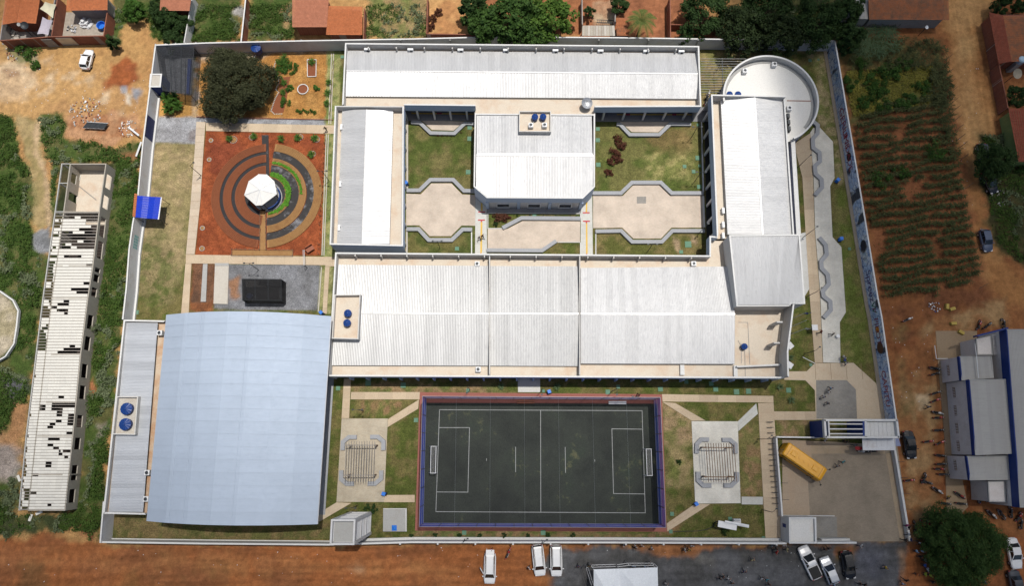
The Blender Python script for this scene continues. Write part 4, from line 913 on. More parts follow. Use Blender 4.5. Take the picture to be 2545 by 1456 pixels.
def wins(ys, y0, y1): return [((a - y0) / (y1 - y0), (b - y0) / (y1 - y0), 1.0, 2.3) for a, b in ys if a >= y0 and b <= y1]
east = [(427, 462), (480, 512), (535, 583), (595, 637), (661, 672), (678, 696), (711, 733), (780, 815), (834, 868), (903, 938), (958, 992), (1032, 1062), (1088, 1118), (1158, 1196), (1218, 1252)]
ks = [406.3, 526, 660, 741, 881, 1084, 1269]
for y0, y1 in zip(ks, ks[1:]):
 wall_run(ub, (ipol(UR, y0) - 1, y0), (ipol(UR, y1) - 1, y1), UH, .16, BAREW, [((max(a, y0) - y0) / (y1 - y0), (min(b, y1) - y0) / (y1 - y0), .9, 2.3) for a, b in east if b > y0 + 4 and a < y1 - 4])
 wall_run(ub, (ipol(UM, y0), y0), (ipol(UM, y1), y1), UH, .16, BAREW, [(.15, .35, .9, 2.3), (.55, .72, 0, 2.3)])
for y in (407, 526, 660, 741, 881, 1000, 1084, 1180, 1268.5): wall_run(ub, (ipol(UM, y), y), (ipol(UR, y), y), UH - .01, .16, BAREW)
for y0, y1 in zip(ks, ks[1:]):
 m = MB(); m.bar(W3((ipol(UL, y0) + 1, y0), UH - .06), W3((ipol(UL, y1) + 1, y1), UH - .06), .14, .22); m.build('edge_beam', BARET, ub)
for y in (407, 455, 526, 600, 660, 741, 810, 881, 960, 1020, 1084, 1150, 1210, 1268):
 x, y_ = W((ipol(UL, y) + 1, y), UH); m = MB(); m.box((x, y_, UH / 2 - .1), (.18, .18, UH - .2)); m.build('column', BARET, ub)
 if y < 530: m = MB(); m.bar(W3((ipol(UL, y) + 1, y), UH - .07), W3((ipol(UM, y), y), UH - .07), .12, .18); m.build('tie_beam', BARET, ub)
fl = MB(); fl.prism([W(p, 0) for p in ((UM[0][0] + 18, 420), (282, 420), (262, 560), (188, 560))], -.02, .06); fl.build('floor_slab', M_SLAB, ub)
fl = MB(); fl.prism([W(p, 0) for p in ((183, 560), (262, 560), (190, 1262), (90, 1262))], -.02, .05); fl.build('floor_slab', flat('shade_dark_floor', (.045, .035, .03), .95), ub)  # floor coloured near black, standing for the shade seen through the roof holes
# holes: sheet rectangles where blocks are missing
HOL = []
def hol(tile, *r):
 ox, oy = TX[tile[0]], TY[tile[1]]
 for x0, y0, x1, y1 in r: HOL.append((ox + x0 * .2632, oy + y0 * .2632, ox + x1 * .2632, oy + y1 * .2632))
hol('A2', (605, 645, 930, 665), (605, 668, 705, 690), (815, 668, 930, 690), (760, 695, 930, 716), (810, 720, 925, 770), (860, 770, 925, 800), (750, 800, 915, 828), (570, 830, 685, 850), (800, 830, 915, 850), (575, 855, 910, 905), (560, 905, 730, 935), (790, 905, 905, 935), (570, 935, 610, 960), (670, 935, 900, 962), (560, 962, 665, 985), (720, 962, 890, 985), (605, 1045, 765, 1065), (545, 1070, 600, 1082), (810, 1150, 862, 1170), (788, 1315, 840, 1333), (675, 1368, 775, 1387), (722, 1395, 832, 1415),
   (545, 540, 615, 580), (525, 595, 612, 620), (525, 630, 600, 690), (548, 715, 580, 735), (515, 690, 590, 710), (500, 770, 565, 790), (510, 740, 585, 760), (545, 835, 560, 850), (490, 855, 560, 880), (490, 965, 530, 985), (470, 990, 490, 1010), (465, 1045, 540, 1065), (455, 1110, 520, 1135), (455, 1135, 500, 1160), (440, 1160, 500, 1285), (440, 1285, 460, 1300), (480, 1305, 500, 1360), (415, 1365, 495, 1385), (410, 1395, 490, 1456))
hol('A3', (410, 0, 490, 105), (465, 118, 480, 160), (395, 175, 450, 195), (395, 205, 470, 220), (390, 230, 470, 275), (432, 345, 452, 360), (395, 370, 450, 390), (365, 405, 420, 420), (360, 435, 435, 590), (720, 0, 830, 52), (675, 8, 760, 28), (600, 118, 652, 138), (540, 145, 650, 160), (480, 182, 533, 202), (535, 212, 636, 230), (600, 240, 636, 262), (660, 550, 715, 570), (600, 578, 768, 600), (540, 605, 765, 625), (320, 818, 338, 838), (550, 1010, 605, 1030), (550, 1040, 658, 1056), (488, 1067, 715, 1088), (370, 1095, 425, 1160), (480, 1095, 535, 1120), (595, 1097, 708, 1115), (480, 1122, 590, 1162), (530, 1170, 585, 1222), (278, 1183, 297, 1204), (645, 1205, 698, 1225), (635, 1235, 695, 1308), (522, 1262, 577, 1280), (460, 1290, 515, 1310), (455, 1318, 510, 1338), (625, 1352, 680, 1372), (450, 1408, 560, 1428), (252, 1398, 272, 1418))
hol('A4', (445, 107, 495, 128), (500, 142, 550, 160), (550, 170, 575, 190), (585, 170, 662, 190), (545, 200, 597, 220), (597, 230, 652, 250), (425, 275, 480, 328), (302, 390, 357, 412), (225, 537, 280, 645), (287, 568, 340, 590), (443, 697, 490, 717), (545, 700, 556, 720), (215, 650, 210, 700), (192, 655, 210, 700), (208, 714, 265, 734), (240, 158, 260, 205), (222, 340, 245, 420), (252, 40, 272, 58), (212, 465, 226, 480), (208, 503, 222, 520), (220, 255, 250, 330))
def missing(x, y):
 return any(x0 <= x <= x1 and y0 - 1.2 <= y <= y1 + 1.2 for x0, y0, x1, y1 in HOL)
rows = np.arange(529, 1267.5, 7.45); jo = MB(); blocks = []
for r_i, y in enumerate(rows):
 a, b = (ipol(UL, y) + 2, y), (ipol(UR, y) - 2, y); jo.bar(W3(a, UH - .06), W3(b, UH - .06), .08, .12)
 yc = y + 3.7
 for s0, s1, k in ((ipol(UL, yc) + 3, ipol(UM, yc) - 1, 2), (ipol(UM, yc) + 1, ipol(UR, yc) - 3, 6)):
  if yc > 1266: continue
  o = 0; w_ = (s1 - s0) / k
  for i in range(k):
   xa, xb = s0 + w_ * i, s0 + w_ * (i + 1)
   sub = 3; run = None
   for j in range(sub):
    xx = xa + (xb - xa) * (j + .5) / sub
    if missing(xx, yc):
     if run: blocks.append((run[0], run[1], yc)); run = None
    else:
     if run is None: run = [xa + (xb - xa) * j / sub, 0]
     run[1] = xa + (xb - xa) * (j + 1) / sub
   if run: blocks.append((run[0], run[1], yc))
jo.build('joist', flat('concrete_joist', (.32, .29, .26), .9), ub, kind='stuff')
blocks.sort(key=lambda t: -t[2]); rest = MB()
for i, (xa, xb, yc) in enumerate(blocks):
 z = UH - .03 + random.uniform(-.02, .025); sk = random.uniform(-.12, .12) if random.random() < .15 else 0
 P4 = [W((xa + .06, yc - 2.95 + sk), z), W((xb - .06, yc - 2.95 - sk), z), W((xb - .06, yc + 2.95 - sk), z), W((xa + .06, yc + 2.95 + sk), z)]
 m = MB() if i < 300 else rest
 m.prism(P4, z - .09, z)
 if i < 300: m.build('foam_block', M_EPS, ub)
rest.build('foam_blocks', M_EPS, ub, kind='stuff')
for i, (p, rz) in enumerate((((274, 500), .3), ((172, 620), 1.1), ((168, 540), -1.3), ((75, 1260), 1.2), ((98, 1262), .4), ((47, 1183), -1.0), ((100, 1105), .25))):
 pass
for p, rz, z, lb in (((76, 1287), 1.3, .1, 'white foam block lying in the grass below the unfinished building'), ((97, 1275), .45, .12, 'white foam block fallen against the south end of the unfinished building'), ((47, 1189), -1.05, .12, 'white foam block leaning at the west edge of the unfinished building'),
    ((265, 622 - 15), .4, UH + .05, None), ((168, 617), .45, UH + .06, None), ((175, 546), 1.35, UH + .06, None), ((100, 1106), .2, UH + .06, None), ((197, 442), 1.5, .12, 'white foam block lying on the floor of the roofless room')):
 if lb is None: continue
 x, y = W(p, z); m = MB(); m.box((0, 0, 0), (1.0, .38, .1)); o = m.build('foam_block', M_EPS, None, loc=(x, y, z), rz=rz); tag(o, lb, 'foam block')
x, y = W((216, 478), .15); m = MB(); m.box((0, 0, 0), (4.2, .14, .05)); tag(m.build('timber_plank', M_WOODG, None, loc=(x, y, .12), rz=-.65), 'long grey plank lying across the floor of the roofless room', 'plank')
# --- the compound wall, stretch by stretch
def wall_th(root, a, b, h, th, mat, name='wall', z0=0, side=1):
 """wall whose outer top line runs a-b; thickness goes to the given side"""
 A, B_ = Vector(W(a, h)), Vector(W(b, h)); d = (B_ - A).normalized(); n = Vector((-d.y, d.x)) * th * side
 m = MB(); m.prism([tuple(A), tuple(B_), tuple(B_ + n), tuple(A + n)], z0, h); return m.build(name, mat, root)
def cope(root, a, b, h, th, side=1, mat=None):
 A, B_ = Vector(W(a, h)), Vector(W(b, h)); d = (B_ - A).normalized(); n = Vector((-d.y, d.x)) * side
 m = MB(); m.prism([tuple(A - n * .03), tuple(B_ - n * .03), tuple(B_ + n * (th + .03)), tuple(A + n * (th + .03))], h + .002, h + .06); return m.build('coping', mat or M_COPING, root)
def inner(a, b, h, off, side): # point on the inner face
 A, B_ = Vector(W(a, h)), Vector(W(b, h)); d = (B_ - A).normalized(); return A + Vector((-d.y, d.x)) * off * side
LW = [(385.6, 110.5), (371, 223), (354, 357.6), (342, 484), (329, 555), (319.8, 620.8), (313, 715), (304, 794)]
lw = thing('boundary_wall', 'grey rendered boundary wall down the west side of the school', 'wall')
for a, b in zip(LW, LW[1:]): wall_th(lw, a, b, 2.9, .16, M_WALLIN, side=1); cope(lw, a, b, 2.9, .16)
wall_th(lw, (256.6, 1247), (248, 1349.2), 2.9, .16, M_WALLIN, side=1); cope(lw, (256.6, 1247), (248, 1349.2), 2.9, .16)
def foot(root, a, b, h, side, w_=.3, hh=.35, mat=M_COPING):
 A, B_ = Vector(W(a, h)), Vector(W(b, h)); d = (B_ - A).normalized(); n = Vector((-d.y, d.x)) * side
 m = MB(); m.prism([tuple(A + n * .17), tuple(B_ + n * .17), tuple(B_ + n * (.17 + w_)), tuple(A + n * (.17 + w_))], 0, hh); m.build('plinth', mat, root)
for a, b in zip(LW[1:], LW[2:]): foot(lw, a, b, 2.9, 1)
def panel(root, tile_pts, wall_a, wall_b, h, side, mat, z0, z1, name='painted_panel', th=.012):
 A = Vector(W(wall_a, h)); B_ = Vector(W(wall_b, h)); d = (B_ - A).normalized(); n = Vector((-d.y, d.x)) * side * .163; L = (B_ - A).length
 s0, s1 = tile_pts; m = MB(); p, q_ = A + d * (s0 * L) + n, A + d * (s1 * L) + n; nn = n.normalized() * th
 m.prism([tuple(p), tuple(q_), tuple(q_ + nn), tuple(p + nn)], z0, z1); return m.build(name, mat, root)
panel(lw, (.45, .85), LW[1], LW[2], 2.9, 1, flat('navy_wall_paint', (.012, .02, .09), .6), .02, 2.88)
panel(lw, (.12, .9), LW[4], LW[5], 2.9, 1, flat('teal_mural_paint', (.16, .42, .42), .7, var=.3, scale=3), 1.0, 1.9) if False else None
mur = MB(); A_ = Vector(W(LW[4], 2.9)); B__ = Vector(W(LW[5], 2.9)); d_ = (B__ - A_).normalized(); n_ = Vector((-d_.y, d_.x)) * .165
for i in range(5):
 for j in range(3):
  s_ = 1.6 + i * .46; z_ = .95 + j * .42; p = A_ + d_ * s_ + n_; q_ = A_ + d_ * (s_ + .36) + n_; mur.prism([tuple(p), tuple(q_), tuple(q_ + n_ * .06), tuple(p + n_ * .06)], z_, z_ + .3)
mur.build('mural', flat('teal_mural_paint', (.16, .40, .40), .7, var=.3, scale=3), lw)
# thin weathered writing in grey on the same wall (illegible in the photograph: strokes only)
def stroke_text(root, A, d, n, s, z, body, size, mat, seed, ext=.006):
 """one painted word along a wall: d along the wall, n out of it"""
 cu = bpy.data.curves.new('lettering', 'FONT'); cu.body = body; cu.size = size; cu.extrude = ext; cu.space_character = .95
 o = bpy.data.objects.new('lettering', cu); COL.objects.link(o)
 dg = bpy.context.evaluated_depsgraph_get(); me = bpy.data.meshes.new_from_object(o.evaluated_get(dg)); bpy.data.objects.remove(o)
 o = bpy.data.objects.new('lettering', me); COL.objects.link(o); me.materials.append(mat); o.parent = root
 X = Vector((d.x, d.y, 0)); Yv = Vector((0, 0, 1)); Zv = X.cross(Yv)
 M = Matrix((X, Yv, Zv)).transposed().to_4x4(); M.translation = Vector((A.x + d.x * s + n.x, A.y + d.y * s + n.y, z)); o.matrix_world = M
 return o
TWP = [(385.6, 110.5), (511, 105.3), (747.8, 100), (1021.8, 95.3), (1225, 90), (1532.6, 92), (1743, 95.3), (2043.5, 99.5), (2075.3, 100)]
tw = thing('boundary_wall', 'long grey boundary wall along the north side of the school', 'wall')
for a, b in zip(TWP, TWP[1:]): wall_th(tw, a, b, 3.0, .16, M_WALLIN, side=-1); cope(tw, a, b, 3.0, .16, -1)
for k in range(16):
 p = lerp(TWP[0], TWP[1], k / 5) if k < 5 else lerp(TWP[2], TWP[7], (k - 5) / 10.5); x, y = W(p, 3); m = MB(); m.box((x, y + .12, 1.5), (.2, .2, 2.98)); m.build('pillar', M_CONC, tw)
RW = [(2075.3, 100), (2118.7, 357.6), (2150, 545), (2182, 741), (2191, 785), (2228, 1044)]
rw = thing('boundary_wall', 'graffiti covered boundary wall on the east side of the school', 'wall')
GRAF = MT('graffiti_paint'); g_ = GRAF.N('ShaderNodeNewGeometry').outputs['Position']
v1 = GRAF.N('ShaderNodeTexVoronoi'); v1.inputs['Scale'].default_value = .55; GRAF.L(g_, v1.inputs['Vector'])
v2 = GRAF.N('ShaderNodeTexVoronoi'); v2.feature = 'DISTANCE_TO_EDGE'; v2.inputs['Scale'].default_value = 1.1; GRAF.L(g_, v2.inputs['Vector'])
n1_ = GRAF.noise(.35, 3, .6, vec=g_); n2_ = GRAF.noise(1.3, 4, .7, vec=g_)
base = GRAF.ramp(n1_, [(.38, (.66, .69, .74)), (.5, (.42, .56, .78)), (.6, (.70, .72, .76)), (.7, (.30, .46, .54))])
base = GRAF.mix(GRAF.ramp(n2_, [(.56, 0.0), (.6, .8)]), base, (.10, .20, .45))
base = GRAF.mix(GRAF.ramp(v2.outputs['Distance'], [(.0, 1.0), (.05, .0)]), base, (.05, .10, .30))
n3_ = GRAF.noise(.28, 2, .5, vec=g_, stretch=(1.3, 1.3, .6)); base = GRAF.mix(GRAF.ramp(n3_, [(.63, 0.0), (.67, .9)]), base, (.03, .025, .03))
GRAF.col(base); M_GRAF = GRAF.fin(.7)
for a, b in zip(RW, RW[1:]): wall_th(rw, a, b, 3.0, .16, M_GRAF, side=-1); cope(rw, a, b, 3.0, .16, -1); foot(rw, a, b, 3.0, -1, .55, .12, M_PATH)
A_ = Vector(W(RW[0], 3.0)); B__ = Vector(W(RW[5], 3.0));
def gword(i, f, body, size, col, z=.9):
 a, b = Vector(W(RW[i], 3.0)), Vector(W(RW[i + 1], 3.0)); d = (b - a).normalized(); L = (b - a).length; n = Vector((d.y, -d.x)) * .172
 # read from inside the compound: letters run north to south
 return stroke_text(rw, a, -Vector(d) * -1, n, f * L, z, body, size, flat('spray_%d' % int(col[0] * 1000 + col[2] * 97), col, .6), 0)
a, b = Vector(W(RW[0], 3.0)), Vector(W(RW[1], 3.0))
for i, f, body, size, col in ((0, .62, 'GERUMS', 2.0, (.30, .03, .06)), (0, .83, 'UNIDADE', 1.7, (.28, .03, .05)), (2, .62, 'Spreez', 2.0, (.07, .03, .16)), (3, .1, 'W', 1.8, (.03, .16, .10)), (3, .42, 'P', 1.6, (.22, .03, .10)), (4, .0, 'PILOT', 1.7, (.20, .03, .08)), (4, .52, 'CAPITU', 1.7, (.28, .03, .04))):
 gword(i, f, body, size, col)
for i, f, r, col in ((1, .12, .75, (.02, .02, .02)), (2, .3, .9, (.03, .03, .05)), (4, .12, .5, (.55, .20, .02)), (4, .3, .9, (.12, .05, .03))):
 a, b = Vector(W(RW[i], 3.0)), Vector(W(RW[i + 1], 3.0)); d = (b - a).normalized(); p = a + d * (f * (b - a).length) + Vector((d.y, -d.x)) * .175
 m = MB(); vs = [(p.x + d.x * r * math.cos(t) , p.y + d.y * r * math.cos(t), 1.5 + r * math.sin(t)) for t in [2 * math.pi * k / 20 for k in range(20)]]
 m.add(vs, [tuple(range(20))]); m.build('painted_disc', flat('spray_disc_%d' % i + str(int(f * 100)), col, .6), rw)
BW = [(248, 1349.2), (511, 1353), (816, 1355.7), (1021.7, 1349.7), (1532.6, 1350.5), (1954, 1352.6)]
bw = thing('boundary_wall', 'low looking white boundary wall along the south side next to the red road', 'wall')
for i, (a, b) in enumerate(zip(BW, BW[1:])):
 wall_th(bw, a, b, 2.6, .18, M_WHITE, side=1); cope(bw, a, b, 2.6, .18, 1); foot(bw, a, b, 2.6, 1, .35 if i > 1 else .15, .5 if i > 1 else .2, M_WHITE)
for k in range(12):
 p = lerp((900, 1350), (1930, 1352), k / 11); x, y = W(p, 2.6); m = MB(); m.box((x, y - .13, 1.3), (.22, .22, 2.55)); m.build('pillar', M_WHITE, bw)
yw = thing('boundary_wall', 'low white wall with railing posts on the west and north of the car yard', 'wall')
wall_th(yw, (1927.4, 1088.6), (1942, 1284), 1.3, .18, M_WHITE, side=1); cope(yw, (1927.4, 1088.6), (1942, 1284), 1.3, .18)
wall_th(yw, (1929, 1087.5), (2036, 1089), 1.3, .16, M_WHITE, side=1); cope(yw, (1929, 1087.5), (2036, 1089), 1.3, .16)
wall_th(yw, (1942, 1283), (2074, 1284), .5, .12, M_WHITE, side=1)
for k in range(5): m = MB(); x, y = W((1933 + k * 3.2, 1118 + k * 41), 1.3); m.tube((x, y, 1.3), (x + .1, y, 2.3), .03); m.tube((x + .1, y, 2.3), (x + .7, y, 2.3), .03); m.build('post', M_STEEL, yw)
ew = thing('boundary_wall', 'white wall with railing posts between the car yard and the motorcycle street', 'wall')
wall_th(ew, (2224, 1110), (2263, 1345), 1.0, .25, M_WHITE, side=-1); cope(ew, (2224, 1110), (2263, 1345), 1.0, .25, -1)
for k in range(6): x, y = W((2229.5 + k * 6.4, 1148 + k * 39), 1.0); x += .12; m = MB(); m.tube((x, y, 1.0), (x, y, 1.9), .03); m.tube((x, y, 1.9), (x + .5, y, 1.9), .03); m.build('post', M_STEEL, ew)
sw = thing('boundary_wall', 'short white entrance wall between the guard house and the open gateway', 'wall')
wall_th(sw, (2030, 1351.5), (2128, 1351), 2.6, .2, M_WHITE, side=1); cope(sw, (2030, 1351.5), (2128, 1351), 2.6, .2); wall_th(sw, (2042, 1346), (2112, 1345), 1.3, .35, M_WHITE, side=1)
pk = thing('pool_kerb', 'white kerb round the round concrete pad at the left edge', 'kerb')
for a, b in zip(A3(-260, -60, 0, 30, 130, 120, 180, 220, 165, 370, 140, 530, 60, 650, -60, 720), A3(0, 30, 130, 120, 180, 220, 165, 370, 140, 530, 60, 650, -60, 720, -260, 760)): m = MB(); m.bar(W3(a, .6), W3(b, .6), .22, .5); m.build('kerb', M_COPING, pk)
# guard house, gateway, canopies
gh = block('guard_house', 'small white flat roofed guard house at the south entrance of the car yard', 'guard house', [(1960, 1286.5), (2027, 1286.5), (2028.5, 1351), (1961, 1351)], hp=3.3, hs=2.95, slab=M_SLAB2)
x0, y0 = W((1960.5, 1305), 3.3); x1, y1 = W((1960.5, 1331), 3.3)
m = MB(); m.box((x0 - .02, (y0 + y1) / 2, 1.5), (.06, abs(y0 - y1), 1.3)); m.build('window', M_DBLUE, gh)
gt = thing('entrance_gateway', 'blue and white entrance gateway with open slats and a white roof panel', 'gateway')
def g2(x, y): return (2011.5 + x * .1535, 1008.9 + y * .1535)
GZ = 4.9
for a, b in (((215, 232), (1405, 232)), ((240, 508), (1432, 508)), ((228, 225), (248, 515)), ((1392, 225), (1424, 515)), ((888, 240), (893, 505))):
 m = MB(); m.bar(W3(g2(*a), GZ - .35), W3(g2(*b), GZ - .35), .3, .7); m.build('beam', M_WHITE, gt)
for y in (293, 374, 452): m = MB(); m.bar(W3(g2(310, y), GZ - .2), W3(g2(862, y + 2), GZ - .2), .16, .3); m.build('slat', M_WHITE, gt)
m = MB(); m.bar(W3(g2(300, 250), GZ - .25), W3(g2(312, 490), GZ - .25), .2, .3); m.build('slat', M_WHITE, gt)
for i in range(7):
 xa, xb = 905 + i * 68, 905 + (i + 1) * 68 - 3; m = MB(); m.prism([W(g2(xa, 258), GZ - .6), W(g2(xb, 258), GZ - .6), W(g2(xb + 14, 490), GZ - .6), W(g2(xa + 14, 490), GZ - .6)], GZ - .66, GZ - .6 + .01 * (i % 2)); m.build('roof_panel', M_WHITE, gt)
(ax, ay), (bx, by) = W(g2(222, 232), GZ), W(g2(245, 510), GZ)
m = MB(); m.prism([(ax - .02, ay), (ax + .9, ay), (bx + .9, by), (bx - .02, by)], 0, GZ - .72); m.build('pylon', M_DBLUE, gt)
(ax, ay), (bx, by) = W(g2(868, 240), GZ), W(g2(875, 505), GZ)
m = MB(); m.prism([(ax - .1, ay), (ax + .45, ay), (bx + .45, by), (bx - .1, by)], 0, GZ - .02); m.build('pylon', M_DBLUE, gt)
(ax, ay), (bx, by) = W(g2(1380, 225), GZ), W(g2(1428, 515), GZ)
m = MB(); m.prism([(ax - .1, ay), (ax + .2, ay), (bx + .2, by), (bx - .1, by)], 0, GZ - .72); m.build('pylon', M_WALLIN, gt)
cp = thing('canopy', 'white flat metal canopy of six panels south of the entrance gateway', 'canopy')
for i in range(6):
 xs = (850, 932, 1008, 1082, 1155, 1258, 1372); m = MB(); m.prism([W(g2(xs[i] + 1, 528), 3.3), W(g2(xs[i + 1] - 1, 528), 3.3), W(g2(xs[i + 1] + 10, 720), 3.3), W(g2(xs[i] + 11, 720), 3.3)], 3.24, 3.3); m.build('roof_panel', M_WALLIN, cp)
for x in (860, 1110, 1378): p = W(g2(x + 5, 715), 3.2); m = MB(); m.tube((p[0], p[1], 0), (p[0], p[1], 3.22), .05); m.build('post', M_GALV, cp)
for x in (860, 1378): m = MB(); m.bar(W3(g2(x, 528), 3.18), W3(g2(x + 10, 720), 3.18), .08, .1); m.build('purlin', M_GALV, cp)
bt = thing('parasol', 'dark red square awning beside the white gateway canopy', 'awning'); m = MB(); m.prism([W(g2(*p), 2.6) for p in ((735, 660), (848, 660), (856, 720), (745, 715))], 2.55, 2.6); m.build('canvas', flat('dark_red_canvas', (.22, .015, .02), .8), bt)
for p in ((740, 664), (850, 716)): x, y = W(g2(*p), 2.6); m = MB(); m.tube((x, y, 0), (x, y, 2.56), .03); m.build('post', M_STEEL, bt)
# flagless blue pier wall right of the gateway
m = MB(); m.prism([W(p, 2.6) for p in ((2223, 1090), (2233, 1090), (2238, 1109), (2226, 1109))], 0, 2.6); tag(m.build('gate_pier', stained('grey_blue_paint', (.22, .25, .38), (.2, .2, .3), .3), None), 'grey blue gate pier joined to the east yard wall', 'pier')
# water tower, cistern
wt = thing('water_tower', 'tall white square water tower with louvred sides at the south wall', 'water tower')
TH = 11.4; top = [W(p, TH) for p in ((821.5, 1291), (882.5, 1291.8), (881.5, 1355), (818.8, 1355))]; cx = sum(p[0] for p in top) / 4; cy = sum(p[1] for p in top) / 4; sx = (top[1][0] - top[0][0]) ; sy = (top[0][1] - top[3][1])
M_TOWER = stained('white_tower_paint', (.55, .55, .55), (.4, .38, .36), .3, .8)
m = MB(); m.box((cx, cy, TH - .85), (sx - .5, sy - .5, .2)); m.build('top_slab', M_CONC, wt)
for dx, dy, lx, ly in ((0, sy / 2 - .12, sx, .24), (0, -sy / 2 + .12, sx, .24), (sx / 2 - .12, 0, .24, sy - .5), (-sx / 2 + .12, 0, .24, sy - .5)):
 m = MB(); m.box((cx + dx, cy + dy, TH - .4), (lx, ly, .8)); m.build('parapet', M_TOWER, wt)
m = MB(); m.box((cx, cy, (TH - .97) / 2), (sx - .7, sy - .7, TH - .97)); m.build('core', M_TOWER, wt)
for dx in (-1, 1):
 for dy in (-1, 1): m = MB(); m.box((cx + dx * (sx / 2 - .2), cy + dy * (sy / 2 - .2), (TH - .8) / 2 - .01), (.4, .4, TH - .82)); m.build('column', M_TOWER, wt)
for k in range(4):
 z = .6 + k * 3.3
 for dx, dy, lx, ly in ((0, sy / 2 - .16, sx - .82, .3), (0, -sy / 2 + .16, sx - .82, .3), (sx / 2 - .16, 0, .3, sy - .82), (-sx / 2 + .16, 0, .3, sy - .82)):
  m = MB(); m.box((cx + dx, cy + dy, z), (lx, ly, .35)); m.build('beam', M_TOWER, wt)
  if k < 3:
   f = MB();
   for j in range(9):
    zz = z + .35 + j * .32
    if lx > ly: f.box((cx + dx, cy + dy, zz), (lx, .12, .12))
    else: f.box((cx + dx, cy + dy, zz), (.12, ly, .12))
   f.build('louvre', M_WALLIN, wt)
ci = thing('cistern', 'flat grey concrete cistern slab with a blue hatch beside the water tower', 'cistern')
m = MB(); m.prism([W(p, .7) for p in ((952, 1265), (1009.5, 1264), (1009.5, 1321.5), (951.5, 1321.5))], 0, .7); m.build('slab', M_CONC, ci)
m = MB(); m.prism([W(p, .85) for p in ((1007.5, 1264), (1010, 1264), (1010, 1321.5), (1007.5, 1321.5))], .702, .85); m.prism([W(p, .85) for p in ((952, 1264), (1007, 1264), (1007, 1265.6), (952, 1265.6))], .702, .85); m.build('kerb', M_WHITE, ci)
m = MB(); a = [W(p, .8) for p in ((973.4, 1306), (985.5, 1306), (985.5, 1319.5), (973.4, 1319.5))]; a = ccw(a); c_ = (sum(p[0] for p in a) / 4, sum(p[1] for p in a) / 4, 1.0)
m.add([(x, y, .705) for x, y in a] + [(x, y, .82) for x, y in a] + [c_], [(0, 1, 5, 4), (1, 2, 6, 5), (2, 3, 7, 6), (3, 0, 4, 7), (4, 5, 8), (5, 6, 8), (6, 7, 8), (7, 4, 8)]); m.build('hatch', M_BIN, ci)
# blue canopy on the west wall
bc = thing('canopy', 'shiny blue sheet canopy with a strip of clay tiles over the west gate', 'canopy')
m_blue = flat('glossy_blue_sheet', (.008, .035, .42), .22, .0, spec=.8)
A, B_, C_, D_ = (341, 486), (400, 490), (392.5, 544.5), (336, 540)
for i in range(9):
 u0, u1 = i / 9, (i + 1) / 9; corr_strip('roof_sheet', W3(lerp(A, D_, u0), 3.25), W3(lerp(A, D_, u1), 3.25), W3(lerp(B_, C_, u1), 2.9), W3(lerp(B_, C_, u0), 2.9), 1, .012, m_blue, bc, segs=4, curve=lambda v: .06 * math.sin(v * 9))
m = MB(); m.bar(W3((401, 490), 2.88), W3((393.5, 545), 2.88), .2, .08); m.build('gutter', M_WMETAL, bc)
for i in range(13):
 u = i / 13; m = MB(); m.bar(W3(lerp((334, 482), (329, 540), u), 3.2), W3(lerp((341, 484), (336, 541), u), 3.3), .24, .05); m.build('tile', M_TILE_A, bc)
for p in ((400, 492), (397, 517), (393, 543), (342, 487), (337, 539)): x, y = W(p, 2.9); m = MB(); m.tube((x, y, 0), (x, y, 2.9), .05); m.build('post', M_STEEL, bc)
# gazebo in the round garden
gz = thing('gazebo', 'white roofed gazebo in the middle of the round garden beds', 'gazebo')
def g5(x, y): return (498 + x * .1711, 281 + y * .1711)
oct_ = [(845, 885), (965, 890), (1073, 988), (1110, 1175), (895, 1336), (803, 1340), (635, 1190), (700, 988)]
ap = W3(g5(862, 1110), 3.7); ring = [W3(g5(*p), 2.8) for p in oct_]
M_GAZ = stained('white_canvas_roof', (.72, .71, .68), (.5, .46, .4), .15, 1)
for i in range(8):
 a, b = ring[i], ring[(i + 1) % 8]; m = MB(); m.add([ap, a, b, (a[0], a[1], a[2] - .1), (b[0], b[1], b[2] - .1)], [(0, 2, 1), (1, 2, 4, 3)]); m.build('roof_panel', M_GAZ, gz)
 m = MB(); m.bar(Vector(ap) + Vector((0, 0, .04)), Vector(a) + Vector((0, 0, .04)), .09, .05); m.build('ridge_bead', M_WMETAL, gz)
 x, y = ap[0] + (a[0] - ap[0]) * .85, ap[1] + (a[1] - ap[1]) * .85; m = MB(); m.tube((x, y, 0), (x, y, 2.85), .07); m.build('post', M_WOOD, gz)
ring_wall(gz, (ap[0], ap[1]), 2.15, 2.3, .3, .95, R(-80), R(40), 24, M_TANK, 'railing')
m = MB(); m.lathe((ap[0], ap[1], 0), [(2.4, 0), (2.4, .06)], 24); m.build('floor', M_CONC, gz)
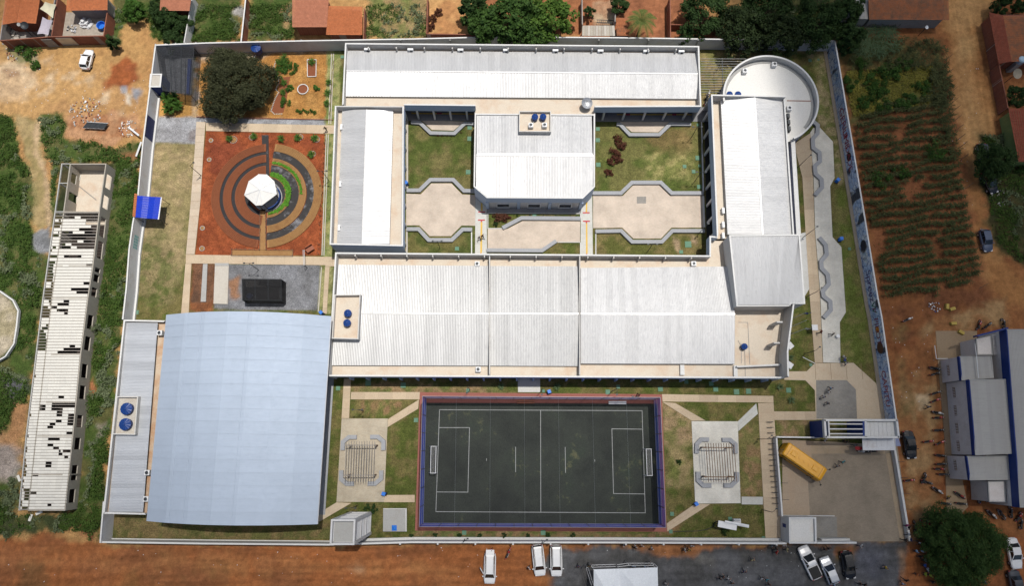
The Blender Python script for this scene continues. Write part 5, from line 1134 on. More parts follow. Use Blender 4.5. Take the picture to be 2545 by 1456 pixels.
# round garden: beds (raised soil), mulch and puddled paths between
GC = W((663, 485), 0); U = (W((800, 485), 0)[0] - W((526, 485), 0)[0]) / 274.0
def bedring(r0, r1, a0, a1, h, mat, label, name='garden_bed'):
 o = ring_wall(None, GC, r0 * U, r1 * U, 0.0, h, R(a0), R(a1), 48, mat, name); return o
BROWN = stained('tilled_brown_soil', (.20, .066, .028), (.15, .048, .021), .6, .8, grain=9); TAN = stained('dry_straw_soil', (.29, .16, .062), (.20, .09, .035), .7, .7, grain=9)
MULCH = stained('dark_wet_mulch', (.028, .028, .030), (.22, .22, .235), .85, .42, thr=(.62, .72), grain=5)
MULCHW = stained('puddled_mulch', (.035, .033, .033), (.21, .21, .225), .9, .38, thr=(.52, .64), grain=5)
for r0, r1, a0, a1, mt in ((99, 117, -86, 86, MULCHW), (107.5, 117, 94, 266, MULCH), (60, 80, -86, 86, MULCHW), (78, 88, 94, 266, MULCH), (36, 46, -86, 86, MULCHW), (44, 54, 94, 266, MULCH)):
 o = ring_wall(None, GC, r0 * U, r1 * U, -.05, .035, R(a0), R(a1), 40, mt, 'mulch_path'); o['kind'] = 'structure'
m = MB(); x0, y0 = GC; m.prism([W(p, .04) for p in ((650, 335), (667, 335), (669, 440), (655, 440))], -.05, .04); o = m.build('mulch_path', MULCHW, None, kind='structure')
m = MB(); m.prism([W(p, .03) for p in ((668, 440), (710, 450), (716, 490), (700, 520), (668, 528))], -.05, .03); o = m.build('mulch_path', stained('grey_puddle', (.23, .23, .245), (.08, .08, .08), .9, .5, thr=(.5, .6)), None, kind='structure')
for r0, r1, a0, a1, mt, lb in ((117, 137, -85, 85, TAN, 'outer straw coloured bed on the east half of the round garden'), (80, 98, -85, 85, TAN, 'middle straw coloured bed on the east half of the round garden'), (46, 60, -84, 84, TAN, 'inner bed planted with lettuce on the east half of the round garden'),
        (116.5, 137, 95, 265, BROWN, 'outer brown bed on the west half of the round garden'), (87.5, 108, 95, 265, BROWN, 'middle brown bed on the west half of the round garden'), (54, 78.5, 96, 264, BROWN, 'inner brown bed on the west half of the round garden')):
 o = bedring(r0, r1, a0, a1, .16, mt, lb); tag(o, lb, 'garden bed', 'ring shaped garden beds round the gazebo')
 f = MB()
 for j in range(int((r1 - r0) / 3.2)):     # furrows
  rr = (r0 + 2 + j * 3.2) * U; pts = [(GC[0] + rr * math.cos(R(a0 + 2 + (a1 - a0 - 4) * k / 36)), GC[1] + rr * math.sin(R(a0 + 2 + (a1 - a0 - 4) * k / 36)), .175) for k in range(37)]
  f.path(pts, .055, .055, 4)
 f.build('furrow', mt, o, kind='stuff')
bw_ = sheet('garden_path', [(647, 520), (659, 520), (660, 622), (646, 622)], .06, TAN); sheet('garden_path', [(578, 621), (727, 622), (727, 635), (577, 634)], .06, TAN)
t = thing('garden_fence', 'low wooden edging posts around the southern path of the round garden', 'fence')
def posts(root, a, b, n, h=.35, w_=.07, z=0.0, mat=M_WOOD):
 for i in range(n): x, y = W(lerp(a, b, i / max(1, n - 1)), 0); m = MB(); m.box((x, y, h / 2), (w_, w_, h)); m.build('post', mat, root)
 m = MB(); m.bar(W3(a, h - .03), W3(b, h - .03), .05, .05); m.build('rail', mat, root)
for a, b, n in (((646, 522), (645, 621), 8), ((660, 522), (661, 621), 8), ((577, 619), (644, 620), 7), ((662, 620), (728, 621), 7), ((576, 621), (575, 634), 2), ((728, 622), (727, 635), 2), ((576, 635), (727, 636), 9)): posts(t, a, b, n)
t = thing('garden_fence', 'dotted row of short stakes between the round garden and the turf strip', 'fence')
for i in range(26):
 p = lerp((809, 335), (793, 632), i / 25); x, y = W(p, 0); m = MB(); m.bar((x, y, 0), (x + random.uniform(-.25, .25), y + random.uniform(-.2, .3), .7), .07, .07); m.build('stake', M_WOOD, t)
t = thing('garden_fence', 'brick red scalloped edging along the south side of the ochre garden', 'garden edging')
for i in range(90):
 p = lerp((490, 290.5), (826, 298), i / 89); x, y = W(p, 0); m = MB(); m.box((x, y, .1), (.19, .09, .2 + .04 * (i % 2))); m.build('edging_brick', M_BRICKRED, t)
t = thing('garden_fence', 'dark plank edging along the east side of the ochre garden', 'garden edging')
for i in range(14): a = lerp((829, 150), (818, 296), i / 14); b = lerp((829, 150), (818, 296), (i + .9) / 14); m = MB(); m.bar(W3(a, .15), W3((b[0] + (i % 2) * 2 - 1, b[1]), .15), .05, .2); m.build('plank', M_WOOD, t)
# dark net enclosures
def net(name, c, a=.55, sc=5.0):
 if name in MATS: return MATS[name]
 t = MT(name); t.col(c); t.fin(.9); tp = t.N('ShaderNodeBsdfTransparent'); mx = t.N('ShaderNodeMixShader')
 n = t.noise(sc, 2, .6, vec=t.N('ShaderNodeNewGeometry').outputs['Position']); f = t.ramp(n, [(.3, a - .12), (.7, min(1, a + .12))]); t.L(f, mx.inputs[0]); t.L(tp.outputs[0], mx.inputs[1]); t.L(t.b.outputs[0], mx.inputs[2]); t.L(mx.outputs[0], t.o.inputs[0]); MATS[name] = t.m; return t.m
M_NETB = net('black_shade_net', (.012, .012, .013), .72); M_NETC = net('black_shade_net_dense', (.012, .012, .013), .80); M_NETBLUE = net('blue_sports_net', (.09, .15, .62), .74); M_NETG = net('grey_netting', (.03, .032, .036), .52)
def cage(label, px, h, matn, matf, rails=3, name='shade_house', cat='shade house', roof=True, sag=0):
 t = thing(name, label, cat); P = [Vector(W3(p, h)) for p in px]; n = len(P)
 for i in range(n):
  a, b = P[i], P[(i + 1) % n]; m = MB(); m.tube((a.x, a.y, 0), a, .05); m.build('post', matf, t); m = MB(); m.tube(a, b, .04); m.build('rail', matf, t)
  m = MB(); m.quad((a.x, a.y, 0), (b.x, b.y, 0), b, a); m.build('side_net', matn, t)
 if roof:
  m = MB(); m.add([p + Vector((0, 0, .02)) for p in P], [tuple(range(n))]); m.build('roof_net', matn, t)
  for k in range(1, rails + 1): u = k / (rails + 1); a = P[0].lerp(P[1], u); b = P[-1].lerp(P[-2], u) if n > 3 else P[2]; m = MB(); m.tube(a + Vector((0, 0, .03)), b + Vector((0, 0, .03)), .045); m.build('rafter', matf, t)
 return t
sh = cage('black net shade house on grey gravel south of the round garden', [(601, 693), (698.5, 694), (698.5, 747), (602, 746)], 2.4, M_NETC, M_STEEL, 2)
m = MB(); m.box((0, 0, 0), (3.4, .9, .7)); x, y = W((634, 706), .7); m.build('planting_bench', M_WOODG, sh, loc=(x, y, .45)); x, y = W((672, 704), .7)
m = MB(); m.box((0, 0, 0), (3.8, .9, .7)); m.build('planting_bench', M_STEEL, sh, loc=(x, y, .45)); x, y = W((620, 736), .7); m = MB(); m.lathe((0, 0, 0), [(.5, 0), (.5, .8), (.4, .9)], 14); m.build('barrel', M_TANK, sh, loc=(x, y, 0))
m = MB(); x, y = W((650, 722), .1); m.box((0, 0, 0), (5.6, 3.0, .06)); m.build('ground_sheet', M_BLACK, sh, loc=(x, y, .09))
ne = cage('dark net yard enclosure in the north west corner beside a blue shed', [(388, 113), (482, 118), (474, 236), (404, 224)], 2.7, M_NETG, M_STEEL, 2, name='net_enclosure', cat='net enclosure')
b_ = MB(); b_.prism([W(p, 0) for p in ((470, 150), (478, 150), (472, 235), (466, 235))], 0, .5); b_.build('base_wall', M_DBLUE, ne)
shd = block('shed', 'small grey roofed shed with blue sides in the net enclosure', 'shed', [(373.5, 183), (402.5, 183), (399, 216), (370.5, 216)], hp=2.9, hs=2.85, walls=M_DBLUE, slab=M_CONCL)
for p, q_ in (((426, 115), (425, 220)), ((450, 116), (449, 228))): m = MB(); m.tube(W3(p, 2.75), W3(q_, 2.75), .04); m.build('rafter', M_STEEL, ne)
# --- seat walls (benches)
def offline(pts, w_):
 """a band of width w_ to the left of a polyline given in metres"""
 L = []; n = len(pts)
 for i in range(n):
  p = Vector(pts[i]); d1 = (p - Vector(pts[i - 1])).normalized() if i else None; d2 = (Vector(pts[i + 1]) - p).normalized() if i < n - 1 else None
  d1 = d1 or d2; d2 = d2 or d1; n1 = Vector((-d1.y, d1.x)); n2 = Vector((-d2.y, d2.x)); k = max(.4, 1 + n1.dot(n2)); L.append(tuple(p + (n1 + n2) * (w_ / k)))
 return L
def bench(pts, label, w_=.55, h=.45, mat=None, group='grey seat walls', world=False):
 P = [W(p, h) for p in pts]; Q = offline(P, w_)
 t = thing('seat_wall', label, 'bench', group=group)
 for i in range(len(P) - 1):
  m = MB(); m.prism([P[i], P[i + 1], Q[i + 1], Q[i]], 0, h); m.build('seat', mat or M_BENCH, t)
 return t
bench(C2(-45, 452, 84, 452, 187, 352, 388, 352, 488, 455, 605, 458), 'chamfered seat wall on the north side of the left courtyard paving', .62)
bench(C2(575, 788, 478, 788, 375, 888, 172, 888, 78, 785, -45, 785), 'chamfered seat wall on the south side of the left courtyard paving', .62)
bench(C1(0, 1133, 90, 1140, 190, 1236, 400, 1240, 502, 1143, 590, 1146)[::-1], 'trapezoid seat wall under the veranda of the left courtyard', .6)
bench(D1(0, 1152, 38, 1155, 130, 1252, 392, 1252, 498, 1150, 700, 1152)[::-1], 'trapezoid seat wall under the veranda of the right courtyard', .6)
bench(C2(870, 806, 1045, 714, 1598, 718), 'long seat wall north of the central walkway paving, bent at its west end', .62)
bench(C2(1380, 922, 1238, 1004, 712, 1004)[::-1] if False else C2(712, 1018, 1240, 1022, 1378, 928), 'long seat wall south of the central walkway paving, bent at its east end', .6)
bench(C2(1712, 478, 1941, 478) + D2(48, 478, 152, 378, 408, 378, 512, 478, 820, 478), 'chamfered seat wall on the north side of the right courtyard paving', .62)
bench(D2(830, 802, 517, 802, 417, 905, 152, 905, 48, 802) + C2(1738, 806), 'chamfered seat wall on the south side of the right courtyard paving', .6)
Z1 = [(2016, 303), (2026.6, 311.7), (2026, 328.5), (2014, 342), (2015.6, 368.5), (2031, 380), (2032, 398), (2019, 409.5), (2021.3, 432.7), (2036, 446.4), (2037, 463), (2021, 481)]
bench([(x + .5, y) for x, y in Z1], 'northern zigzag seat wall on the east paved walk', .66)
Z2 = [(2031, 592), (2046, 610), (2048, 630), (2034, 647), (2036, 668), (2051, 684), (2053, 704), (2038, 722), (2041, 738), (2057, 751), (2058, 768), (2042, 786)]
bench([(x + 1, y) for x, y in Z2], 'southern zigzag seat wall on the east paved walk', .66)
def pergola_benches(pts_list, side):
 for lb, pts in pts_list: bench(pts, lb, .62, group='seat walls round the pergolas')
pergola_benches([('north west corner seat wall of the left pergola', B4(1425, 32, 1345, 32, 1275, 90, 1272, 176)), ('north east corner seat wall of the left pergola', B4(1695, 176, 1697, 85, 1632, 30, 1553, 30)),
   ('south west corner seat wall of the left pergola', B4(1259, 367, 1258, 458, 1320, 513, 1397, 513)), ('south east corner seat wall of the left pergola', B4(1527, 512, 1605, 512, 1674, 455, 1676, 368)),
   ('north west corner seat wall of the right pergola', D4(870, 55, 790, 55, 738, 110, 735, 204)), ('north east corner seat wall of the right pergola', D4(1142, 207, 1140, 112, 1078, 58, 995, 58)),
   ('south west corner seat wall of the right pergola', D4(748, 380, 750, 470, 812, 530, 895, 530)), ('south east corner seat wall of the right pergola', D4(1015, 530, 1092, 530, 1155, 470, 1156, 384))], 1)
# pergolas
def pergola(label, bx0, bx1, yt, yb, n, cross, posts_, z, mat, skew=0):
 t = thing('pergola', label, 'pergola')
 for i in range(n):
  u = i / (n - 1); a = lerp(bx0, bx1, u); m = MB(); m.bar(W3((a[0], yt), z), W3((a[0] + skew, yb), z), .06, .14); m.build('beam', mat, t)
 for a, b in cross: m = MB(); m.bar(W3(a, z - .17), W3(b, z - .17), .12, .17); m.build('cross_beam', mat, t)
 for p in posts_: x, y = W(p, z - .2); m = MB(); m.box((x, y, (z - .26) / 2), (.2, .2, z - .26)); m.build('post', M_WOOD, t)
 return t
P4 = lambda *p: q('B4', *p)
pergola('timber pergola over the left seating square west of the football pitch', P4(1328, 90)[0], P4(1597, 90)[0], P4(0, 90)[0][1], P4(0, 478)[0][1], 12, ((P4(1315, 130)[0], P4(1610, 130)[0]), (P4(1300, 413)[0], P4(1598, 413)[0])), [P4(*p)[0] for p in ((1350, 130), (1595, 130), (1335, 413), (1580, 413))], 2.5, M_WOODG, -4)
P4 = lambda *p: q('D4', *p)
pergola('timber pergola over the right seating square east of the football pitch', P4(838, 110)[0], P4(1105, 110)[0], P4(0, 110)[0][1], P4(0, 474)[0][1], 12, ((P4(808, 150)[0], P4(1098, 153)[0]), (P4(822, 428)[0], P4(1112, 430)[0])), [P4(*p)[0] for p in ((832, 150), (1072, 152), (845, 428), (1095, 430))], 2.5, M_WOOD, 7)
t = thing('pergola', 'steel pergola of thin horizontal bars between the long block and the round hall', 'pergola')
for i in range(14):
 y = 145.5 + i * 6.35; xr = 1915 - math.sqrt(max(0, 116 ** 2 - (y - 244) ** 2)); m = MB(); m.bar(W3((1741, y), 3.2), W3((xr, y + .3), 3.2), .05, .12); m.build('beam', M_CONC, t)
m = MB(); m.bar(W3((1794, 143), 3.1), W3((1796, 232), 3.1), .1, .12); m.build('cross_beam', M_STEEL, t)
for y in (150, 225): x, yy = W((1794, y), 3); m = MB(); m.tube((x, yy, 0), (x, yy, 3.05), .06); m.build('post', M_STEEL, t)
# --- football pitch
CT_ = MT('artificial_turf'); g_ = CT_.N('ShaderNodeNewGeometry').outputs['Position']
a_ = CT_.noise(.16, 4, .6, vec=g_); b_ = CT_.noise(9, 3, .7, vec=g_); c_ = CT_.noise(.9, 4, .7, vec=g_)
cc = CT_.ramp(a_, [(.35, (.028, .031, .029)), (.55, (.038, .043, .038)), (.72, (.038, .048, .038))])
cc = CT_.mix(1.0, cc, CT_.ramp(b_, [(.3, .72), (.7, 1.28)]), 'MULTIPLY'); cc = CT_.mix(CT_.ramp(CT_.math('MULTIPLY', c_, a_), [(.33, 0.0), (.45, .5)]), cc, (.16, .15, .08))
CT_.col(cc); M_TURF = CT_.fin(.95, 0, .1)
CFR = stained('faded_red_track', (.27, .10, .08), (.20, .08, .065), .5, .5)
sheet('track', [(1043, 975), (1644.5, 980), (1656.5, 1322), (1031, 1319.5)], .05, CFR)
CB = [(1054, 1001), (1634, 1003.5), (1643, 1303), (1044, 1300.5)]
sheet('pitch', CB, .058, M_TURF)
M_LINE = flat('white_line_paint', (.30, .31, .31), .8, var=.35, scale=3, fine=12)
def pline(a, b, w_=.1, z=.066):
 A, B_ = Vector(W(a)), Vector(W(b)); d = (B_ - A).normalized(); n = Vector((-d.y, d.x)) * w_ / 2
 m = MB(); m.prism([tuple(A - n - d * w_ / 2), tuple(B_ - n + d * w_ / 2), tuple(B_ + n + d * w_ / 2), tuple(A + n - d * w_ / 2)], z - .005, z); m.build('line_marking', M_LINE, None, kind='structure')
for i, (a, b) in enumerate((((1092, 1018.5), (1595, 1021)), ((1595, 1021), (1603, 1275)), ((1603, 1275), (1083, 1272)), ((1083, 1272), (1092, 1018.5)), ((1343, 1020), (1343.5, 1273)), ((1091, 1063), (1166.5, 1063)), ((1166.5, 1063), (1162.5, 1223.5)), ((1162.5, 1223.5), (1085, 1223)), ((1594, 1067), (1520, 1066)), ((1520, 1066), (1524, 1227)), ((1524, 1227), (1601, 1228)), ((1281, 1111.5), (1281, 1173)), ((1404, 1112), (1405, 1175)), ((1208.8, 1140), (1208.8, 1145)), ((1477.5, 1143), (1477.5, 1147)))): pline(a, b, .085, .066 + .0012 * (i % 5))
def goal(a, b, label, sd):
 t = thing('goal', label, 'football goal', group='white football goals'); A, B_ = Vector(W3(a, 0)), Vector(W3(b, 0)); h = 2.0; dd = Vector((sd * .95, 0, 0)); m = MB()
 for p in (A, B_): m.tube(p, p + Vector((0, 0, h)), .045)
 m.tube(A + Vector((0, 0, h)), B_ + Vector((0, 0, h)), .045); m.build('goal_frame', M_WMETAL, t)
 m = MB()
 for p in (A, B_): m.tube(p + Vector((0, 0, h)), p + dd * .8 + Vector((0, 0, h)), .04); m.tube(p + dd * .8 + Vector((0, 0, h)), p + dd * 1.3, .04)
 m.tube(A + dd * .8 + Vector((0, 0, h)), B_ + dd * .8 + Vector((0, 0, h)), .04); m.tube(A + dd * 1.3, B_ + dd * 1.3, .04); m.build('rear_frame', M_WMETAL, t)
 m = MB(); z = Vector((0, 0, h)); m.quad(A + dd * .8 + z, B_ + dd * .8 + z, B_ + dd * 1.3, A + dd * 1.3); m.quad(A + z, B_ + z, B_ + z + dd * .8, A + z + dd * .8); m.build('goal_net', net('white_goal_net', (.5, .5, .5), .12, 9), t)
goal((1087, 1109.5), (1085.5, 1175), 'west football goal in front of the left pitch line', -1); goal((1599, 1116), (1601.5, 1181), 'east football goal in front of the right pitch line', 1)
fe = thing('sports_fence', 'tall blue net fence with steel posts all round the dark football pitch', 'fence'); FZ = 5.0
FT = [Vector(W3(p, FZ)) for p in ((1049.5, 985), (1640.5, 988), (1654.5, 1311.5), (1041.5, 1309.5))]; FBm = [Vector((*W(p, 0), .06)) for p in CB]
for k in range(4):
 A, B_ = FT[k], FT[(k + 1) % 4]; a, b = Vector((A.x, A.y, 0)), Vector((B_.x, B_.y, 0)); n = 13 if k % 2 == 0 else 7
 for i in range(n):
  p = a.lerp(b, i / n); m = MB(); m.tube(p, p + Vector((0, 0, FZ)), .05, n=6); m.build('post', M_STEEL, fe)
 for z in (.5, 2.5, FZ): m = MB(); m.tube(a + Vector((0, 0, z)), b + Vector((0, 0, z)), .035, n=5); m.build('rail', M_GALV, fe)
 for i in range(n):
  p0, p1 = a.lerp(b, i / n), a.lerp(b, (i + 1) / n); m = MB(); sg = Vector((0, 0, random.uniform(-.15, .05))); m.quad(p0 + Vector((0, 0, .05)), p1 + Vector((0, 0, .05)), p1 + Vector((0, 0, FZ)) + sg, p0 + Vector((0, 0, FZ))); m.build('net_panel', M_NETBLUE, fe)
m = MB(); ov = FT
for i in range(1, 7): a = FT[0].lerp(FT[1], i / 7); b = FT[3].lerp(FT[2], i / 7); m.tube(a, b, .006, n=4)
m.build('overhead_cable', M_GALV, fe)
for i, (a, sc, lb) in enumerate((((1306, 999), .6, 'brownish players bench under the north fence near the middle'), ((1534, 1001), .9, 'white players bench under the north fence near the east end'))):
 t = thing('players_bench', lb, 'bench'); x, y = W(a, .45); mt = M_BRICKRED if i == 0 else M_WMETAL
 for dy in (-.13, .13): m = MB(); m.box((x, y + dy, .45), (2.7, .2, .05)); m.build('seat_plank', mt, t)
 for dx in (-1.1, 1.1): m = MB(); m.box((x + dx, y, .24), (.08, .4, .36)); m.build('leg', M_STEEL, t)
# green covers in the turf
COV = [('D2', 763, 132, 44), ('D2', 638, 212, 34), ('D2', 723, 260, 34), ('D2', 782, 206, 26), ('D2', 777, 405, 40), ('D2', 672, 948, 58), ('D2', 606, 1020, 34), ('C2', 1765, 196, 42), ('C2', 538, 265, 44), ('C2', 432, 988, 36), ('C1', 552, 1203, 42), ('C1', 552, 1308, 44), ('C1', 1760, 1217, 38), ('C1', 1760, 1322, 40), ('D1', 766, 1178, 28), ('D1', 1822, 568, 30), ('C2', 1162, 676, 36), ('B1', 1290, 535, 32), ('E2', 292, 990, 26), ('B3', 1534, 900, 46), ('B3', 1865, 920, 44), ('B3', 1250, 950, 36), ('C3', 535, 968, 30), ('C3', 1246, 975, 26), ('C3', 1855, 985, 40), ('D3', 12, 935, 32), ('D3', 410, 957, 42), ('D3', 932, 958, 42), ('D3', 1128, 983, 46), ('D3', 1242, 978, 44), ('D3', 1620, 968, 42), ('D3', 655, 888, 34), ('D3', 890, 905, 38), ('C3', 45, 1250, 36), ('D4', 520, 778, 32), ('D4', 1068, 825, 32), ('D4', 508, 945, 30), ('D4', 1382, 1005, 26), ('C4', 500, 955, 36), ('C4', 1245, 955, 40), ('A3', 1290, 232, 38), ('D3', 1830, 728, 26), ('E1', 0, 560, 20)]
COVL = ['large cover at the top right of the right courtyard turf', 'small cover left of the topmost pair, right courtyard turf', 'small cover between two others in the right courtyard turf', 'cover touching the east kerb, second from the top, right courtyard', 'cover near the south east kerb above the right courtyard paving', 'largest cover, in the turf south of the right courtyard paving', 'small cover just below the largest one in the right courtyard', 'cover beside the west edge of the right courtyard turf, lowest', 'cover in the left courtyard turf near the hall, lowest', 'cover in the turf south of the left courtyard paving', 'cover in the left courtyard turf near the hall, topmost', 'cover in the left courtyard turf near the hall, middle', 'cover just inside the right courtyard, topmost beside the hall', 'cover inside the right courtyard, second beside the hall', 'cover at the north east corner of the right courtyard turf', 'cover in the turf by the round hall and graffiti wall', 'cover in the planted strip below the square hall', 'cover in the turf strip at the west end of the long block', 'cover in the bright turf beside the southern blue bin', 'cover in shadow, left of two south of the big block near its west end', 'cover on the shadow edge, right of two near the west path', 'cover next to the arched hall corner in the dark turf', 'cover by the western floodlight post', 'cover by the middle floodlight post', 'cover by the eastern floodlight post', 'cover just right of the eastern floodlight post', 'cover in the straw patch north of the pitch corner', 'cover above the buff path near the pitch corner, second from west', 'cover above the buff path, left of a close pair', 'cover above the buff path, right of a close pair', 'round looking cover in the turf at the south east block corner', 'cover deep in the shade of the big block, left', 'cover deep in the shade of the big block, right', 'cover in the turf between left square and red track', 'cover beside the diagonal path below the right square', 'cover below the right square near the electricity rack', 'cover at the bottom corner of the red track', 'cover at the south end of the wide path', 'cover between pitch and south wall, western', 'cover between pitch and south wall, eastern', 'cover beside the west wall above the annexe', 'cover where the turf narrows by the corner walk', 'cover at the foot of the graffiti wall near the top']
def cover(x, y, s, lb):
 m = MB(); m.prism([(x - s / 2, y - s / 2), (x + s / 2, y - s / 2), (x + s / 2, y + s / 2), (x - s / 2, y + s / 2)], -.05, .07); m.prism([(x - s * .4, y - s * .4), (x + s * .4, y - s * .4), (x + s * .4, y + s * .4), (x - s * .4, y + s * .4)], .0705, .085)
 tag(m.build('manhole_cover', M_MANHOLE, None), lb, 'manhole cover', 'green square manhole covers in the turf')
for ci_, (tl, zx, zy, s) in enumerate(COV):
 p = q(tl, zx, zy)[0]; x, y = W(p); w_ = s * .2632 * .064 * (1.05 if zy else 1); cover(x, y, w_, 'green ' + COVL[ci_])
# --- lamps, bins, racks, poles
def lamp(p, label, h=4.5, arms=((0.7, .9),), base=False, g='steel lamp posts in the grounds', rot=0.0):
 t = thing('lamp_post', label, 'street lamp', (*W(p), 0), rot, g); m = MB(); m.tube((0, 0, 0), (0, 0, h), .06, .04); m.build('pole', M_STEEL, t)
 for dx, dy in arms: m = MB(); m.tube((0, 0, h), (dx * .8, dy * .8, h + .12), .03); m.build('arm', M_STEEL, t); m = MB(); m.box((dx, dy, h + .13), (.28, .2, .1)); m.build('lamp_head', M_STEEL, t)
LM = [(D2(1702, 225)[0], 'slanting lamp post in the wedge of turf beside the east block'), (D2(1758, 880)[0], 'lamp post at the narrow south end of the east wedge of turf'), (D3(1795, 82)[0], 'lamp post beside the walk below the tallest roof'), (D2(733, 355)[0], 'lamp post in the right courtyard turf near the pillars'), (D2(290, 1015)[0], 'lamp post in the turf south of the right courtyard paving'), (D1(700, 1300)[0], 'lamp post in the brownest turf of the right courtyard'), (D2(765, 855)[0], 'lamp post at the south east corner of the right courtyard paving'), (C2(270, 985)[0], 'lamp post in the turf south of the left courtyard paving'),
    (B3(1490, 1165)[0], 'lamp post in the turf panel north of the left pergola'), (B4(1430, 700)[0], 'lamp post just south of the left seating square'), (D4(1330, 72)[0], 'lamp post east of the right pergola on the wide path'), (D4(1370, 738)[0], 'lamp post near the south end of the wide path'), (B2(1165, 350)[0], 'lamp post on the turf strip east of the round garden'), (A2(1900, 300)[0], 'lamp post on the west path by the round garden'), (B2(500, 1190)[0], 'lamp post on the gravel north of the black shade house'), (D3(1770, 625)[0], 'leaning post in the turf below the corner terrace'), (C4(510, 1010)[0], 'lamp post between pitch and south wall, western one'), (C4(1230, 1020)[0], 'lamp post between pitch and south wall, eastern one')]
for i, (p, lb) in enumerate(LM): lamp(p, lb, 4.0 if i < 8 else 4.2, arms=((.7, 0), (-.7, 0)) if i in (3, 4, 5, 7, 8, 9, 12, 14) else ((.6, .5),), rot=.0)
for k, (a, z) in enumerate(((C3(555, 965)[0], 0), (C3(1222, 980)[0], 0), (C3(1890, 980)[0], 0))): lamp(a, ('western', 'middle', 'eastern')[k] + ' floodlight post on the red track north of the pitch', 6, arms=((-.1, -.9),), g='floodlight posts along the pitch')
def bin_(p, lb):
 t = thing('waste_bin', lb, 'waste bin', (*W(p), 0), random.uniform(0, 1.5), 'bright blue waste bins'); m = MB(); m.box((0, 0, .48), (.42, .46, .8), taper=1.1); m.build('bin_body', M_BIN, t); m = MB(); m.box((0, .02, .97), (.5, .54, .07)); m.build('lid', M_BIN, t)
 m = MB(); m.tube((-.3, -.3, .08), (.3, -.3, .08), .08); m.build('axle', M_TYRE, t)
for p, lb in ((E2(165, 355)[0], 'blue bin at the east kink of the zigzag walk, northern one'), (E2(195, 908)[0], 'blue bin at the east kink of the zigzag walk, southern one'), (D4(738, 680)[0], 'blue bin at the south west corner of the right seating square'), (B4(1690, 585)[0], 'blue bin at the south east corner of the left seating square'), (C3(1300, 985)[0], 'blue bin on the turf edge by the red track'), (B3(1103, 243)[0], 'blue bin between the arched hall and the big block'), (B2(1900, 382)[0], 'blue bin beside the west block facing the left courtyard')): bin_(p, lb)
# row of low cycle rails
for i in range(16):
 x0, y0 = 1913 + i * .93, 1048 + i * 14.05 if i else 1048
 p = (1911 + i * .95 * (i > -1), 1049 + i * 13.45); t = thing('bollard', ORD[i] + ' low steel cycle rail from the top of the row on the wide path', 'cycle rail', (*W(p), 0), 0, 'steel cycle rails in a row')
 m = MB(); m.path([(-.4, 0, 0), (-.4, 0, .6), (.4, 0, .6), (.4, 0, 0)], .035, n=6); m.build('hoop', M_STEEL, t); m = MB(); m.tube((-.4, 0, .3), (.4, 0, .3), .025); m.build('crossbar', M_STEEL, t)
# flags
for i, (a, c, lb) in enumerate(((D3(1635, 300)[0], (.015, .03, .30), 'dark blue'), (D3(1640, 370)[0], (.30, .40, .03), 'yellow green'), (D3(1640, 440)[0], (.6, .6, .6), 'white'))):
 t = thing('flagpole', 'flagpole with a %s flag outside the south east facade' % lb, 'flagpole', (*W(a), 0), 0, 'three flagpoles'); m = MB(); m.tube((0, 0, 0), (0, 0, 6.0), .05, .03); m.build('pole', M_WMETAL, t)
 m = MB(); n = 8; vs = []
 for k in range(n + 1):
  for z in (5.9, 5.0): vs.append((.05 + .13 * k, .12 * math.sin(k * 1.1) * k / n, z - .04 * k))
 m.add(vs, [(2 * k, 2 * k + 1, 2 * k + 3, 2 * k + 2) for k in range(n)]); m.build('flag', flat('flag_cloth_' + lb.split()[0], c, .8, var=.3), t)
t = thing('sign', 'small white framed sign standing in turf beside the east walk', 'sign', (*W(D3(1830, 390)[0]), 0)); m = MB(); m.box((0, 0, 1.5), (.9, .9, .1)); m.build('sign_board', M_WALLIN, t)
for dx in (-.35, .35): m = MB(); m.tube((dx, 0, 0), (dx, 0, 1.45), .04); m.build('leg', M_STEEL, t)
m = MB(); m.prism([W(p, 2.5) for p in D3(1603, 290, 1632, 290, 1638, 485, 1600, 485)], 0, 2.5); tag(m.build('sign_wall', M_WALLIN, None), 'grey slab wall beneath the facade by the flagpoles', 'wall')
m = MB(); a, b = D3(1755, 655, 1870, 715); m.tube(W3(a, 1.2), W3(b, .1), .05); tag(m.build('pole', M_WMETAL, None), 'thin white pole slanting over turf by the walk', 'pole')
# transformer bench south of right square
tr = thing('substation', 'white electricity rack with three insulators on the south east turf', 'substation');
for a, b, z, w_ in ((D4(955, 870)[0], D4(1130, 905)[0], 2.0, .9), (D4(1020, 848)[0], D4(1245, 890)[0], 2.4, .25), (D4(1130, 880)[0], D4(1245, 903)[0], 2.1, .2)): m = MB(); m.bar(W3(a, z), W3(b, z), w_, .15); m.build('deck', M_WMETAL, tr)
for k in range(3):
 x, y = W(D4(1110 + k * 22, 835)[0], 1.8); m = MB(); m.lathe((x, y, 1.5), [(.16, 0), (.16, .5), (.05, .6), (.05, .9)], 10); m.build('insulator', M_WMETAL, tr)
x, y = W(D4(1132, 845)[0], 1.4); m = MB(); m.box((x, y, 1.3), (1.1, .6, .5)); m.build('transformer', M_WALLIN, tr)
for p in (D4(985, 885)[0], D4(1125, 910)[0], D4(1235, 900)[0]): x, y = W(p, 1.9); m = MB(); m.tube((x, y, 0), (x, y, 1.95), .07); m.build('post', M_CONC, tr)
m = MB(); m.path([(*W(p), .06) for p in D4(530, 945, 640, 942, 760, 940, 850, 925, 900, 900, 920, 860, 935, 850)], .05, n=5); tag(m.build('cable', M_BLACK, None), 'thick black cable lying on turf to the white electricity rack', 'cable')
